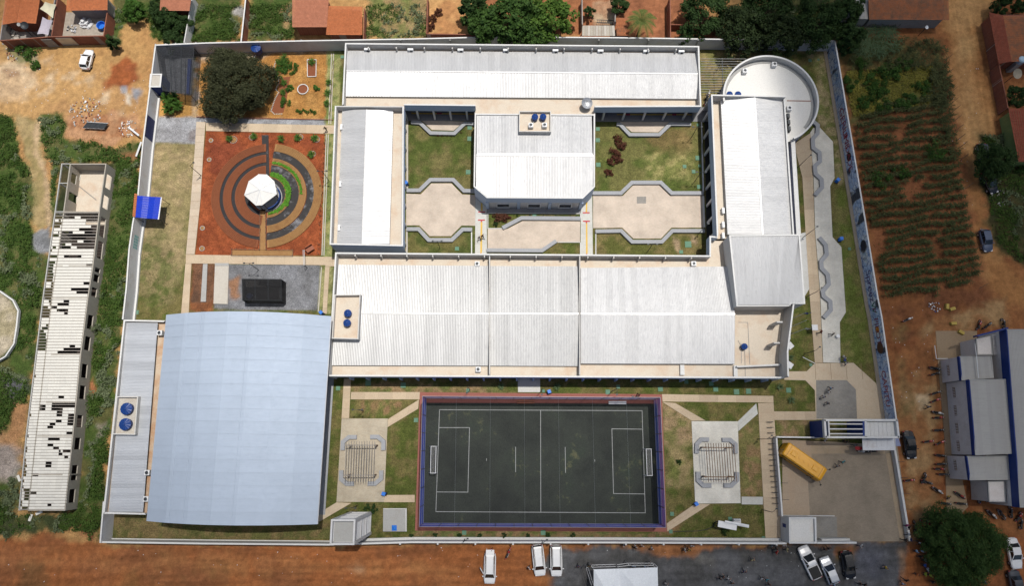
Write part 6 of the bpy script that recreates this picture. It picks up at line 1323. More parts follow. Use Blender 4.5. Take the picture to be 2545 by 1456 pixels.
m = MB(); x, y = W(D4(965, 885)[0]); m.path([(x + .9 * math.cos(k * .5), y + .6 * math.sin(k * .5), .08 + .01 * k) for k in range(22)], .045, n=5); tag(m.build('cable_coil', M_BLACK, None), 'black cable coil beside the white electricity rack', 'cable')
# swing frame near the round garden
t = thing('swing_frame', 'rusty metal frame with a tilted cage seat at the south east garden corner', 'frame'); a, b = B2(925, 1000, 930, 1145)
for dx in (-3, 3): m = MB(); m.bar(W3((a[0] + dx * .5, a[1]), 1.8), W3((b[0] + dx * .5, b[1]), 1.8), .06, .06); m.build('rail', M_GALV, t)
for p in (a, b): x, y = W(p, 1.8); m = MB(); m.tube((x, y, 0), (x, y, 1.8), .05); m.build('post', M_STEEL, t)
x, y = W(B2(978, 985)[0], .9); m = MB(); m.box((0, 0, .5), (1.3, .8, .06)); m.box((0, .35, .8), (1.3, .06, .6)); o = m.build('seat', M_BRICKRED, t, loc=(x, y, .1), rz=.6)
# --- vehicles
def loft(m, secs, close=True):
 """secs: list of (x, [(y, z), ...]) rings with equal counts"""
 n = len(secs[0][1]); vs = [(x, y, z) for x, r in secs for y, z in r]; fs = []
 for j in range(len(secs) - 1):
  for i in range(n): fs.append((j * n + i, j * n + (i + 1) % n, (j + 1) * n + (i + 1) % n, (j + 1) * n + i))
 if close: fs += [tuple(range(n - 1, -1, -1)), tuple((len(secs) - 1) * n + i for i in range(n))]
 m.add(vs, fs)
def ring(hw, z0, z1, ch=.12, top=.8):
 return [(-hw + ch, z0), (hw - ch, z0), (hw, z0 + ch), (hw, z1 - ch), (hw * top, z1), (0, z1 + .02), (-hw * top, z1), (-hw, z1 - ch), (-hw, z0 + ch)]
CARPAINT = {}
def paint(name, c, metal=.1, rough=.3):
 if name not in CARPAINT: CARPAINT[name] = flat('car_paint_' + name, c, rough, metal, var=.08, spec=.6)
 return CARPAINT[name]
def make_car(px, hdg, label, L=4.2, wd=1.72, H=1.5, kind='hatch', col=None, doors=False, cat='car', group='cars parked round the school'):
 x, y = W(px, .7); t = thing({'hatch': 'parked_car', 'van': 'parked_van', 'pickup': 'pickup_truck', 'sedan': 'parked_car'}[kind], label, cat, (x, y, 0), R(hdg), group)
 h = L / 2; w_ = wd / 2; zh = .92 if kind != 'van' else 1.02; zb = .3
 m = MB(); loft(m, [(-h, ring(w_ * .72, zb + .1, zh - .18)), (-h + .12, ring(w_ * .88, zb, zh - .04)), (-h + .5, ring(w_ * .97, zb, zh)), (-h * .2, ring(w_, zb, zh)), (h * .35, ring(w_, zb, zh)), (h * .62, ring(w_ * .97, zb, zh - .04)), (h - .35, ring(w_ * .9, zb, zh - .14)), (h - .1, ring(w_ * .75, zb, zh - .26)), (h, ring(w_ * .55, zb + .1, zh - .4))])
 m.build('body', col, t, smooth=False)
 c0, c1, r0, r1 = {'hatch': (-h + .18, h * .42, -h + .55, h * .05), 'van': (-h + .08, h * .60, -h + .3, h * .32), 'sedan': (-h + .75, h * .42, -h + 1.35, h * .05), 'pickup': (-h * .22, h * .48, -h * .08, h * .14)}[kind]
 m = MB(); g = .02
 def tr(x_, hw, z): return [(-hw, z), (hw, z)]
 vs = [(c0, -w_ * .86, zh - .02), (c0, w_ * .86, zh - .02), (c1, w_ * .82, zh - .04), (c1, -w_ * .82, zh - .04), (r0, -w_ * .68, H - .04), (r0, w_ * .68, H - .04), (r1, w_ * .68, H - .03), (r1, -w_ * .68, H - .03)]
 m.add(vs, [(0, 3, 2, 1), (4, 5, 6, 7), (0, 1, 5, 4), (1, 2, 6, 5), (2, 3, 7, 6), (3, 0, 4, 7)]); m.build('windows', M_GLASS, t)
 m = MB(); loft(m, [(r0 - .1, [(-w_ * .6, H - .08), (w_ * .6, H - .08), (w_ * .6, H - .03), (-w_ * .6, H - .03)]), (r0 + .12, [(-w_ * .7, H - .05), (w_ * .7, H - .05), (w_ * .68, H + .01), (-w_ * .68, H + .01)]), ((r0 + r1) / 2, [(-w_ * .7, H - .05), (w_ * .7, H - .05), (w_ * .66, H + .03), (-w_ * .66, H + .03)]), (r1, [(-w_ * .7, H - .05), (w_ * .7, H - .05), (w_ * .66, H - .01), (-w_ * .66, H - .01)])]); m.build('roof', col, t)
 for s in (-1, 1):
  m = MB()
  for (xa, ya, za), (xb, yb, zb_) in (((c1, s * w_ * .84, zh), (r1, s * w_ * .69, H)), ((c0, s * w_ * .87, zh), (r0, s * w_ * .69, H)), ((0 * c0 + (r0 + r1) / 2, s * w_ * .88, zh), ((r0 + r1) / 2, s * w_ * .7, H))): m.bar((xa, ya, za), (xb, yb, zb_), .09, .05)
  m.build('pillar', col, t)
  m = MB(); m.box((c1 - .25, s * (w_ + .1), zh + .08), (.12, .2, .14)); m.build('mirror', col, t)
  m = MB(); m.box((h - .22, s * w_ * .62, zh - .28), (.3, .34, .14)); m.build('headlight', M_GALV, t)
  m = MB(); m.box((-h + .1, s * w_ * .7, zh - .2), (.12, .28, .2)); m.build('tail_light', M_RED, t)
  for xx in (-h + .78, h - .82):
   wm = MB(); wm.tube((0, -.1, 0), (0, .1, 0), .31, n=16); wo = wm.build('wheel', M_TYRE, t, loc=(xx, s * (w_ - .1), .31)); rm = MB(); rm.tube((0, -.11, 0), (0, .11, 0), .18, n=10); rm.build('rim', M_GALV, wo)
 if kind == 'pickup':
  m = MB(); m.box((-h * .6, 0, zh + .015), (h * .66, w_ * 1.62, .05)); m.build('bed_cover', M_BLACK, t)
 if kind == 'van' or doors:
  for s in (-1, 1): m = MB(); m.bar((r0 + .1, s * w_ * .6, H + .06), (r1 - .1, s * w_ * .6, H + .06), .04, .04); m.build('roof_rack', M_STEEL if not doors else M_BLACK, t)
 if doors:
  m = MB(); m.box((h * .12, -w_ - .28, .95), (.95, .07, .9), rz=.55); m.build('open_door', col, t); m = MB(); m.box((-h - .15, 0, H - .02), (.75, 1.2, .07)); m.build('open_tailgate', col, t)
 m = MB(); m.box((h - .03, 0, .48), (.06, .9, .16)); m.build('grille', M_BLACK, t); m = MB(); m.box((-h - .02, 0, .6), (.03, .42, .12)); m.build('number_plate', M_WMETAL, t)
 return t
WH = paint('white', (.74, .74, .74), 0, .25); SIL = paint('silver', (.50, .52, .55), .5, .3); BLK = paint('black', (.012, .012, .014), .1, .2); BGR = paint('blue_grey', (.08, .10, .15), .4, .3); GRY = paint('dark_grey', (.06, .065, .075), .4, .3)
T = lambda tl, x, y: q(tl, x, y)[0]
make_car(T('A1', 820, 555), 84, 'white hatchback parked alone on the ochre lot at top left', 3.75, 1.68, 1.5, 'hatch', WH)
make_car(T('C4', 742, 1292), -91, 'white estate car with open driver door and raised tailgate on the red road', 4.3, 1.75, 1.6, 'van', WH, doors=True)
make_car(T('C4', 1203, 1216), -84, 'left white people carrier of the pair side by side on the south road', 4.4, 1.75, 1.65, 'van', WH)
make_car(T('C4', 1368, 1219), -89.5, 'right white people carrier of the pair, half on the dark gravel', 4.4, 1.75, 1.65, 'van', WH)
make_car(T('D4', 1822, 1237), 112, 'white pickup truck with black covered bed south of the guard house', 4.9, 1.8, 1.6, 'pickup', WH, cat='pickup truck')
make_car(T('E4', 103, 1312), 109, 'silver hatchback parked between the white pickup and a black car', 4.0, 1.7, 1.5, 'hatch', SIL)
make_car(T('E4', 283, 1262), -83, 'black car on the asphalt just east of the silver hatchback', 3.95, 1.68, 1.5, 'hatch', BLK)
make_car(T('E4', 862, 126), -87, 'black sedan parked beside the east wall in the motorcycle street', 4.2, 1.72, 1.45, 'sedan', BLK)
make_car(T('E2', 1583, 912), -85, 'blue grey car on the sandy track beyond the maize field', 3.8, 1.65, 1.45, 'hatch', BGR)
make_car(T('E2', 1553, 100), -88, 'silver car half under the tree on the right side dirt road', 4.0, 1.65, 1.5, 'hatch', GRY)
make_car(T('E2', 1618, 365), -72, 'black car in the deep shade under the roadside tree', 3.9, 1.65, 1.5, 'hatch', BLK)
make_car(T('E4', 1850, 1152), -86, 'white sedan at the lower right beyond the big round tree', 4.4, 1.72, 1.45, 'sedan', WH)
make_car(T('E4', 1868, 1455), -86, 'dark grey car cut off by the bottom edge at lower right', 4.2, 1.72, 1.45, 'sedan', GRY)
# bus
M_BUS = paint('bus_yellow', (.66, .31, .006), 0, .35)
x, y = W((1998, 1149), 2.0); bus = thing('school_bus', 'yellow school minibus parked diagonally in the walled yard', 'bus', (x, y, 0), R(-36))
def rr(hw, z0, z1): return [(-hw, z0), (hw, z0), (hw, z1 - .18), (hw - .16, z1), (0, z1 + .04), (-hw + .16, z1), (-hw, z1 - .18)]
m = MB(); loft(m, [(-3.5, rr(.95, .45, 2.55)), (-3.35, rr(1.05, .4, 2.72)), (2.7, rr(1.05, .4, 2.72)), (3.1, rr(1.03, .4, 2.55)), (3.45, rr(.98, .45, 1.3))]); m.build('body', M_BUS, bus)
for s in (-1, 1):
 for k in range(5): m = MB(); m.box((-2.75 + k * 1.12, s * 1.045, 1.95), (.98, .03, .62)); m.build('window', M_GLASS, bus)
 m = MB(); m.bar((3.2, s * 1.05, 1.9), (3.65, s * 1.35, 2.0), .05, .05); m.box((3.68, s * 1.36, 1.85), (.1, .22, .34)); m.build('mirror', M_BLACK, bus)
 m = MB(); m.box((3.4, s * .75, .85), (.12, .3, .2)); m.build('headlight', M_GALV, bus)
 for xx in (-2.3, 2.2): m = MB(); m.tube((0, -.14, 0), (0, .14, 0), .42, n=16); wo = m.build('wheel', M_TYRE, bus, loc=(xx, s * .93, .42)); rm = MB(); rm.tube((0, -.15, 0), (0, .15, 0), .22, n=10); rm.build('rim', M_GALV, wo)
m = MB(); m.add([(3.12, -.94, 2.48), (3.12, .94, 2.48), (3.48, .9, 1.34), (3.48, -.9, 1.34)], [(0, 3, 2, 1)]); m.build('windscreen', M_GLASS, bus)
for xx, s in ((-2.1, .9), (1.5, .9)): m = MB(); m.box((xx, 0, 2.8), (s, .75, .08), taper=.85); m.build('roof_hatch', M_BUS, bus)
for xx in (-1.1, -.3, .5): m = MB(); m.box((xx, -.05, 2.785), (.28, .3, .06)); m.build('roof_vent', M_BUS, bus)
for xx in (-2.9, 2.45): m = MB(); m.box((xx, 0, 2.765), (.03, 1.7, .03)); m.build('roof_seam', M_WOOD, bus)
# motorcycles
def make_bike(col):
 t = thing('motorcycle', 'x', 'motorcycle', group='motorcycles parked in the east street')
 for xx in (-.62, .66):
  m = MB(); n = 18; R0, r0 = .27, .045; vs = []; fs = []
  for i in range(n):
   a = 2 * math.pi * i / n
   for j in range(5): b = 2 * math.pi * j / 5; vs.append(((R0 + r0 * math.cos(b)) * math.cos(a), r0 * 1.3 * math.sin(b), (R0 + r0 * math.cos(b)) * math.sin(a)))
  for i in range(n):
   for j in range(5): fs.append((i * 5 + j, i * 5 + (j + 1) % 5, ((i + 1) % n) * 5 + (j + 1) % 5, ((i + 1) % n) * 5 + j))
  m.add(vs, fs); wo = m.build('wheel', M_TYRE, t, loc=(xx, 0, .315)); m = MB(); m.tube((0, -.05, 0), (0, .05, 0), .1, n=8)
  for k in range(3): a = k * math.pi / 3; m.bar((-math.cos(a) * .24, 0, -math.sin(a) * .24), (math.cos(a) * .24, 0, math.sin(a) * .24), .03, .03)
  m.build('hub', M_GALV, wo)
 m = MB(); loft(m, [(-.05, ring(.09, .62, .78, .03)), (.1, ring(.15, .58, .88, .05)), (.3, ring(.15, .6, .9, .05)), (.42, ring(.08, .66, .84, .03))]); m.build('fuel_tank', col, t)
 m = MB(); loft(m, [(-.78, ring(.08, .74, .80, .02)), (-.6, ring(.12, .70, .80, .03)), (-.2, ring(.13, .66, .76, .03)), (.0, ring(.1, .66, .76, .03))]); m.build('seat', M_BLACK, t)
 m = MB(); m.box((.02, 0, .42), (.42, .24, .32)); m.tube((-.1, 0, .5), (-.62, 0, .32), .04); m.tube((.35, .07, .85), (.66, .07, .32), .025); m.tube((.35, -.07, .85), (.66, -.07, .32), .025); m.build('engine_frame', M_STEEL, t)
 m = MB(); m.path([(.28, -.36, .98), (.34, -.2, 1.0), (.4, 0, .94), (.34, .2, 1.0), (.28, .36, .98)], .018, n=5)
 for s in (-1, 1): m.tube((.34, s * .22, 1.0), (.38, s * .3, 1.14), .01, n=4); m.box((.38, s * .31, 1.15), (.03, .13, .08))
 m.build('handlebar', M_STEEL, t)
 m = MB(); m.lathe((0, 0, 0), [(.09, -.05), (.1, .03), (.06, .05)], 12); o = m.build('headlight', M_GALV, t, loc=(.5, 0, .84)); o.rotation_euler = (0, math.pi / 2, 0)
 m = MB(); m.tube((.1, -.15, .28), (-.62, -.17, .36), .035, .05); m.build('exhaust', M_GALV, t)
 for xx, z in ((.66, .62), (-.68, .62)): m = MB(); m.box((xx, 0, z), (.42, .13, .03)); m.build('mudguard', col, t)
 m = MB(); m.box((-.92, 0, .66), (.05, .16, .08)); m.build('tail_light', M_RED, t)
 return register(t)
BK = {'black': make_bike(paint('bike_black', (.012, .012, .014))), 'red': make_bike(paint('bike_red', (.25, .01, .012))), 'white': make_bike(paint('bike_white', (.5, .5, .5))), 'blue': make_bike(paint('bike_blue', (.02, .05, .22)))}
BIKES = [('E3', 845, 297, 20, 'white', 'white motorcycle parked alone near the graffiti wall south of the maize'), ('E3', 1520, 350, 65, 'red', 'red motorcycle, westernmost of three north of the blue trimmed building'), ('E3', 1600, 355, 35, 'black', 'black motorcycle, middle of three north of the blue trimmed building'), ('E3', 1752, 340, 95, 'black', 'black motorcycle at the north corner of the blue trimmed building'),
   ('E3', 1105, 760, -15, 'black', 'black motorcycle, northernmost along the white facade in the east street'), ('E3', 1105, 810, 12, 'black', 'black motorcycle, second from north along the white facade'), ('E3', 1115, 990, 15, 'black', 'black motorcycle by the facade just above a red one'), ('E3', 1110, 1062, 20, 'red', 'red motorcycle by the facade near the pale round floor patch'), ('E3', 1130, 1180, -15, 'white', 'motorcycle with white helmet just above a red one at the facade'), ('E3', 1140, 1225, 0, 'red', 'red motorcycle by the facade level with the entrance gateway'), ('E3', 1140, 1343, 0, 'black', 'single black motorcycle by the facade level with the black sedan'),
   ('E4', 1155, 103, 22, 'red', 'red and white motorcycle beside the black sedan across the street'), ('E4', 1160, 225, -10, 'black', 'black motorcycle, top of four near the south end of the facade'), ('E4', 1165, 305, 0, 'black', 'black motorcycle, second of four near the south end of the facade'), ('E4', 1150, 352, -5, 'red', 'red motorcycle, third of four near the south end of the facade'), ('E4', 1185, 403, -5, 'black', 'black motorcycle, last of four near the south end of the facade'), ('E4', 865, 460, 5, 'red', 'dark red motorcycle close to the east wall of the car yard'),
   ('E4', 1000, 440, 65, 'black', 'upper black motorcycle of the tangled pair in mid street'), ('E4', 1030, 478, -20, 'black', 'lower black motorcycle of the tangled pair in mid street'), ('E4', 1128, 555, -35, 'white', 'white tanked motorcycle standing askew in mid street'), ('E4', 1205, 678, -10, 'black', 'left black motorcycle of two in a line north of the big tree'), ('E4', 1355, 680, -8, 'black', 'right black motorcycle of two in a line north of the big tree'), ('E4', 1340, 602, -35, 'red', 'slanted red and black motorcycle above the two in a line'),
   ('E4', 1480, 530, 82, 'black', 'black motorcycle, left in the upright row under the white canopy edge'), ('E4', 1545, 520, 84, 'black', 'black motorcycle, right in the upright row under the white canopy edge'), ('E4', 1525, 622, 82, 'blue', 'dark blue motorcycle left of the lowest white roof'), ('E4', 1597, 612, 86, 'black', 'black motorcycle touching the west side of the lowest white roof'), ('E4', 1640, 782, -45, 'white', 'slanting motorcycle south of the blue trimmed building, westernmost'), ('E4', 1735, 785, -62, 'black', 'slanting black motorcycle south of the blue trimmed building'),
   ('E4', 1820, 762, 88, 'black', 'upright black motorcycle at the right edge south of the blue band'), ('E4', 1895, 805, 50, 'red', 'red motorcycle at the far right edge'), ('E4', 1915, 868, 80, 'black', 'black motorcycle at the far right edge by the weeds'), ('E4', 915, 900, 88, 'black', 'first black motorcycle of the row at the southern end of the yard wall'), ('E4', 975, 888, 86, 'red', 'second motorcycle, with red fairing, of the row at the yard wall end'), ('E4', 1040, 888, 85, 'red', 'third motorcycle, with red tail, of the row at the yard wall end'), ('E4', 1122, 812, 72, 'black', 'black motorcycle half under the west side of the big tree'),
   ('C4', 915, 1148, 65, 'red', 'red motorcycle between the estate car and the white pair'), ('E4', 430, 190, 175, 'white', 'left motorcycle on the south edge of the entrance canopy'), ('E4', 495, 187, 180, 'black', 'right motorcycle on the south edge of the entrance canopy'), ('D1', 865, 893, 70, 'white', 'white motorcycle at the foot of the round hall, upper one'), ('D1', 846, 948, 60, 'black', 'black motorcycle at the foot of the round hall, lower one'), ('E3', 1045, 1450, 5, 'red', 'red motorcycle behind the black sedan, near the facade path')]
used = set()
for tl, zx, zy, ang, c, lb in BIKES:
 x, y = W(T(tl, zx, zy), .6)
 if c not in used: o = BK[c]; used.add(c); o.location = (x, y, 0); o.rotation_euler = (0, 0, R(ang)); o['label'] = lb
 else: dup(BK[c], (x, y, 0), R(ang), lb)
# --- people: one skinned body each, three poses, clothes by part of the body
def body_mesh(name, pose):
 J = {}; E = []; Rr = {}
 def j(k, p, r, par=None): J[k] = p; Rr[k] = r; (E.append((par, k)) if par else None)
 st = {'stand': (.0, .0, .05), 'walk': (.30, -.28, .28), 'sit': (0, 0, .1)}[pose]
 sit = pose == 'sit'; dz = -.42 if sit else 0
 j('pelvis', (0, 0, .93 + dz), .135); j('waist', (0, 0, 1.08 + dz), .12, 'pelvis'); j('chest', (.01, 0, 1.30 + dz), .15, 'waist'); j('neck', (.01, 0, 1.47 + dz), .055, 'chest'); j('chin', (.03, 0, 1.54 + dz), .075, 'neck'); j('head', (.02, 0, 1.63 + dz), .10, 'chin'); j('crown', (.01, 0, 1.69 + dz), .07, 'head'); j('nose', (.125, 0, 1.60 + dz), .015, 'head')
 for s, f in ((1, st[0]), (-1, st[1])):
  k = 'L' if s > 0 else 'R'
  if sit: pts = [('hip', (.05, s * .1, .5), .09), ('knee', (.42, s * .14, .5), .065), ('ankle', (.45, s * .14, .1), .042), ('toe', (.6, s * .15, .04), .04)]
  else: pts = [('hip', (.0, s * .1, .86), .1), ('knee', (f * .55 + .03, s * .11, .50), .066), ('ankle', (f, s * .11, .09), .042), ('toe', (f + .15, s * .12, .035), .038)]
  par = 'pelvis'
  for nm, p, r in pts: j(nm + k, p, r, par); par = nm + k
  g = -f * .8 if not sit else .25
  pts = [('shoulder', (0, s * .19, 1.41 + dz), .062), ('elbow', (g * .3 - .03, s * .27, 1.14 + dz), .044), ('wrist', (g + .05, s * .27, .93 + dz), .03), ('palm', (g + .09, s * .265, .86 + dz), .034)]
  par = 'chest'
  for nm, p, r in pts: j(nm + k, p, r, par); par = nm + k
  px_, py_, pz_ = pts[-1][1]
  for fi in range(4): j('f%d%s' % (fi, k), (px_ + .045 - .02 * abs(fi - 1.5), py_ + (fi - 1.5) * .018, pz_ - .075 + .008 * abs(fi - 1)), .009, 'palm' + k)
  j('thumb' + k, (px_ + .06, py_ - s * .04, pz_ - .02), .010, 'palm' + k)
 keys = list(J); me = bpy.data.meshes.new(name); me.from_pydata([J[k] for k in keys], [(keys.index(a), keys.index(b)) for a, b in E], [])
 o = bpy.data.objects.new(name, me); COL.objects.link(o); md = o.modifiers.new('s', 'SKIN')
 for i, k in enumerate(keys): me.skin_vertices[0].data[i].radius = (Rr[k], Rr[k] * (1.0 if k not in ('chest', 'waist', 'pelvis') else 1.25)); me.skin_vertices[0].data[i].use_root = (i == 0)
 sb_ = o.modifiers.new('u', 'SUBSURF'); sb_.levels = 1; sb_.render_levels = 1
 dg = bpy.context.evaluated_depsgraph_get(); dg.update(); out = bpy.data.meshes.new_from_object(o.evaluated_get(dg)); bpy.data.objects.remove(o); out.name = name
 for _ in range(5): out.materials.append(None)
 for p in out.polygons:
  c = p.center; z = c.z - dz; side = abs(c.y)
  if z > 1.64 or (z > 1.53 and c.x < -.01): mi = 0
  elif z > 1.46 or (side > .2 and z < 1.2 and (c.z > .3 or sit)): mi = 1
  elif c.z < .075: mi = 4
  elif z > .96: mi = 2
  else: mi = 3
  if sit and c.z < .62 and side < .2: mi = 3 if c.z > .08 else 4
  p.material_index = mi; p.use_smooth = True
 return out
PM = {k: body_mesh('person_' + k, k) for k in ('stand', 'walk', 'sit')}
SH = {'white': (.62, .62, .62), 'grey': (.22, .23, .25), 'dark': (.03, .03, .035), 'black': (.012, .012, .013), 'pale blue': (.30, .45, .62), 'teal': (.08, .35, .42), 'blue': (.04, .12, .45), 'navy': (.015, .025, .09), 'dark red': (.14, .012, .014), 'red': (.40, .03, .03), 'yellow': (.55, .38, .05), 'cream': (.52, .47, .24), 'lime': (.34, .44, .06), 'pink': (.50, .14, .26), 'magenta': (.22, .02, .12), 'brown': (.16, .08, .04), 'orange': (.34, .10, .03), 'olive': (.12, .11, .04), 'khaki': (.3, .25, .14)}
SM = {k: flat('cloth_' + k.replace(' ', '_'), v, .85, var=.12, scale=8) for k, v in SH.items()}
SKIN = [flat('skin_brown', (.20, .10, .06), .6), flat('skin_light_brown', (.33, .18, .12), .6)]; HAIR = flat('dark_hair', (.012, .009, .008), .7); SHOE = flat('dark_shoe', (.02, .02, .02), .7)
def person(tl, zx, zy, shirt, where, pose='walk', ang=None, tr='dark', lab=None):
 x, y = W(T(tl, zx, zy), .9); a = random.uniform(0, 6.28) if ang is None else R(ang)
 o = put('person', PM[pose], None, (x, y, .05), a, lab or ('person in %s %s' % (shirt, where)), 'person', 'people in and around the school')
 k = random.uniform(.93, 1.05); o.scale = (k, k, k)
 for i, mt in enumerate((HAIR, SKIN[random.random() < .4], SM[shirt], SM[tr], SHOE)): o.material_slots[i].link = 'OBJECT'; o.material_slots[i].material = mt
 return o
for a in (('B1', 238, 1168, 'white', 'walking on the path north of the round garden', 'walk', 160, 'grey'), ('B1', 1132, 1215, 'khaki', 'at the east end of the path above the round garden', 'walk', 90), ('C2', 641, 885, 'grey', 'walking left of another on the white courtyard walkway', 'walk', -60), ('C2', 672, 872, 'brown', 'walking right of another on the white courtyard walkway', 'walk', -60),
   ('D3', 150, 1035, 'grey', 'on the red track by the north east pitch corner'), ('D3', 208, 1008, 'dark red', 'on the red track just above a person in grey'), ('E3', 18, 418, 'dark red', 'alone on the buff walk near the small sign'), ('E3', 132, 440, 'black', 'beside a white bucket on the pale paving', 'walk'), ('E3', 235, 655, 'white', 'top of the three at the plaza corner', 'stand'), ('E3', 243, 685, 'blue', 'in the middle of three at the plaza corner', 'stand'), ('E3', 258, 713, 'white', 'lowest of the three at the plaza corner', 'walk', None, 'navy'),
   ('E3', 115, 948, 'pale blue', 'highest of four on the grey plaza paving'), ('E3', 95, 985, 'white', 'second of four on the grey plaza paving'), ('E3', 48, 1030, 'white', 'third of four, leftmost on the grey plaza paving'), ('E3', 85, 1092, 'grey', 'lowest of four on the grey plaza paving'),
   ('E4', 58, 82, 'white', 'below the blue pylon of the gateway'), ('E4', 235, 88, 'black', 'left of two in dark below the gateway slats'), ('E4', 268, 95, 'dark', 'right of two in dark below the gateway slats'), ('E4', 345, 130, 'grey', 'beside the red awning at the gateway'), ('E4', 228, 287, 'teal', 'walking in the yard between bus and gateway'), ('E4', 178, 325, 'grey', 'in the yard just below the one in teal'),
   ('E4', 632, 1285, 'yellow', 'on the asphalt south of the open gateway'), ('E4', 398, 1080, 'white', 'at the tip of the white entrance wall'), ('E4', 828, 885, 'magenta', 'sitting on the yard wall, northernmost', 'stand'), ('E4', 845, 907, 'black', 'next to the one in magenta on the yard wall', 'stand'), ('E4', 845, 968, 'white', 'alone near the south end of the yard wall'), ('E4', 815, 1022, 'black', 'left of two at the very end of the yard wall'), ('E4', 866, 1022, 'navy', 'right of two at the very end of the yard wall'), ('E4', 955, 1052, 'white', 'just south east of the yard wall end'),
   ('E4', 922, 1130, 'pale blue', 'left of two in pale blue west of the big tree', 'stand'), ('E4', 974, 1130, 'pale blue', 'right of two in pale blue west of the big tree', 'stand'), ('E4', 960, 1180, 'black', 'in dark clothes below the pale blue pair', 'stand'), ('E4', 1000, 1215, 'grey', 'under the south west branches of the big tree', 'stand'), ('E4', 998, 1263, 'blue', 'north end of the line south west of the big tree', 'stand'), ('E4', 1024, 1300, 'white', 'between blue and pink tops near the big tree', 'stand'), ('E4', 1046, 1325, 'pink', 'south west of the big tree', 'stand'), ('E4', 1000, 1345, 'lime', 'left of two in lime below the big tree', 'stand'), ('E4', 1050, 1358, 'lime', 'right of two in lime below the big tree', 'stand'),
   ('E4', 925, 1345, 'orange', 'left of everyone standing below the big tree', 'stand'), ('E4', 1115, 1335, 'olive', 'under the southern edge of the big tree', 'stand'), ('E4', 1186, 1360, 'red', 'below the big tree left of one in white', 'stand'), ('E4', 1238, 1370, 'white', 'below the big tree between red and khaki', 'stand'), ('E4', 1270, 1390, 'khaki', 'below the big tree right of one in white', 'stand'), ('E4', 1295, 1432, 'grey', 'at the bottom edge below the big tree', 'stand'), ('E4', 1075, 1420, 'dark', 'at the bottom edge left of the big tree trunk', 'stand'), ('E4', 825, 1405, 'black', 'upper one of a dark pair at the asphalt edge'), ('E4', 795, 1438, 'pale blue', 'lower one of the pair at the asphalt edge'), ('E4', 1565, 1422, 'grey', 'south of the big tree towards the dark grey car'),
   ('E4', 1745, 1028, 'red', 'beside the east side of the big tree', 'stand'), ('E4', 1762, 1090, 'dark', 'standing left of the white sedan', 'stand'), ('E4', 1238, 612, 'yellow', 'crouching among the motorcycles north of the big tree', 'sit'), ('E3', 1035, 1125, 'grey', 'beside the pale round floor patch in the street'),
   ('D4', 650, 1100, 'black', 'in the middle of the group at the wall by the red soil'), ('D4', 640, 1118, 'white', 'left of the group at the wall by the red soil'), ('D4', 706, 1080, 'white', 'right of the group at the wall by the red soil'), ('D4', 684, 1118, 'yellow', 'lowest of the group at the wall by the red soil', 'walk', None, 'black'), ('D4', 330, 1103, 'white', 'alone on the red soil strip near the dark road'), ('D4', 178, 1102, 'brown', 'lower of two leaning by the wall on the red soil'), ('D4', 172, 1082, 'white', 'upper of two leaning by the wall on the red soil'), ('D4', 237, 1076, 'white', 'close against the outside of the south wall'), ('D4', 66, 1072, 'white', 'westernmost close against the outside of the south wall'),
   ('D4', 1502, 1140, 'red', 'on the asphalt west of the white pickup'), ('D4', 1500, 1102, 'dark', 'just above the one in red by the pickup'), ('D4', 1602, 1117, 'cream', 'between the south wall and the white pickup'), ('D4', 1575, 1078, 'white', 'at the wall above the one in cream'), ('D4', 1462, 1076, 'grey', 'at the wall above the one in red'), ('D4', 1278, 1215, 'cream', 'alone in the middle of the asphalt'), ('D4', 1198, 1322, 'navy', 'alone on the asphalt right of the white tent'), ('D4', 972, 1387, 'black', 'leftmost of the three walking by the tent'), ('D4', 1000, 1372, 'dark', 'second of those walking by the tent'), ('D4', 1050, 1390, 'white', 'third of those walking by the tent'), ('D4', 1085, 1432, 'black', 'lowest of those walking by the tent'),
   ('D4', 1368, 1392, 'white', 'left of a strolling pair on the asphalt'), ('D4', 1414, 1402, 'teal', 'right of a strolling pair on the asphalt'), ('D4', 1430, 1440, 'black', 'below the strolling pair on the asphalt'), ('D4', 462, 1437, 'white', 'just right of the white tent'), ('D4', 298, 1248, 'black', 'at the truss behind the white tent, rightmost'), ('D4', 155, 1272, 'pale blue', 'behind the white tent, left of another in pale blue'), ('D4', 272, 1272, 'pale blue', 'behind the white tent near its right corner'), ('C4', 1676, 1272, 'olive', 'at the left end of the tent truss'), ('C4', 1577, 1272, 'navy', 'alone on the dark gravel left of the tent'), ('C4', 1110, 1288, 'white', 'left of the first white people carrier'), ('C4', 760, 1120, 'pink', 'behind the raised tailgate of the estate car'),
   ('E4', 55, 1112, 'black', 'left of a dark pair under the entrance wall'), ('E4', 98, 1102, 'dark', 'right of a dark pair under the entrance wall'), ('E4', 148, 1448, 'pale blue', 'at the bottom edge by the silver hatchback'), ('E4', 388, 1440, 'dark', 'left of two at the bottom edge on the asphalt'), ('E4', 432, 1446, 'black', 'right of two at the bottom edge on the asphalt'),
   ('D1', 850, 905, 'white', 'with the motorcycles at the foot of the round hall')):
 person(*a)
x, y = W(T('E3', 185, 455), .5); m = MB(); m.lathe((0, 0, 0), [(.22, 0), (.28, .5), (.3, .52), (.26, .5)], 16); tag(m.build('bucket', M_WMETAL, None, loc=(x, y, .05)), 'round white bucket on the pale paving beside a walker', 'bucket')
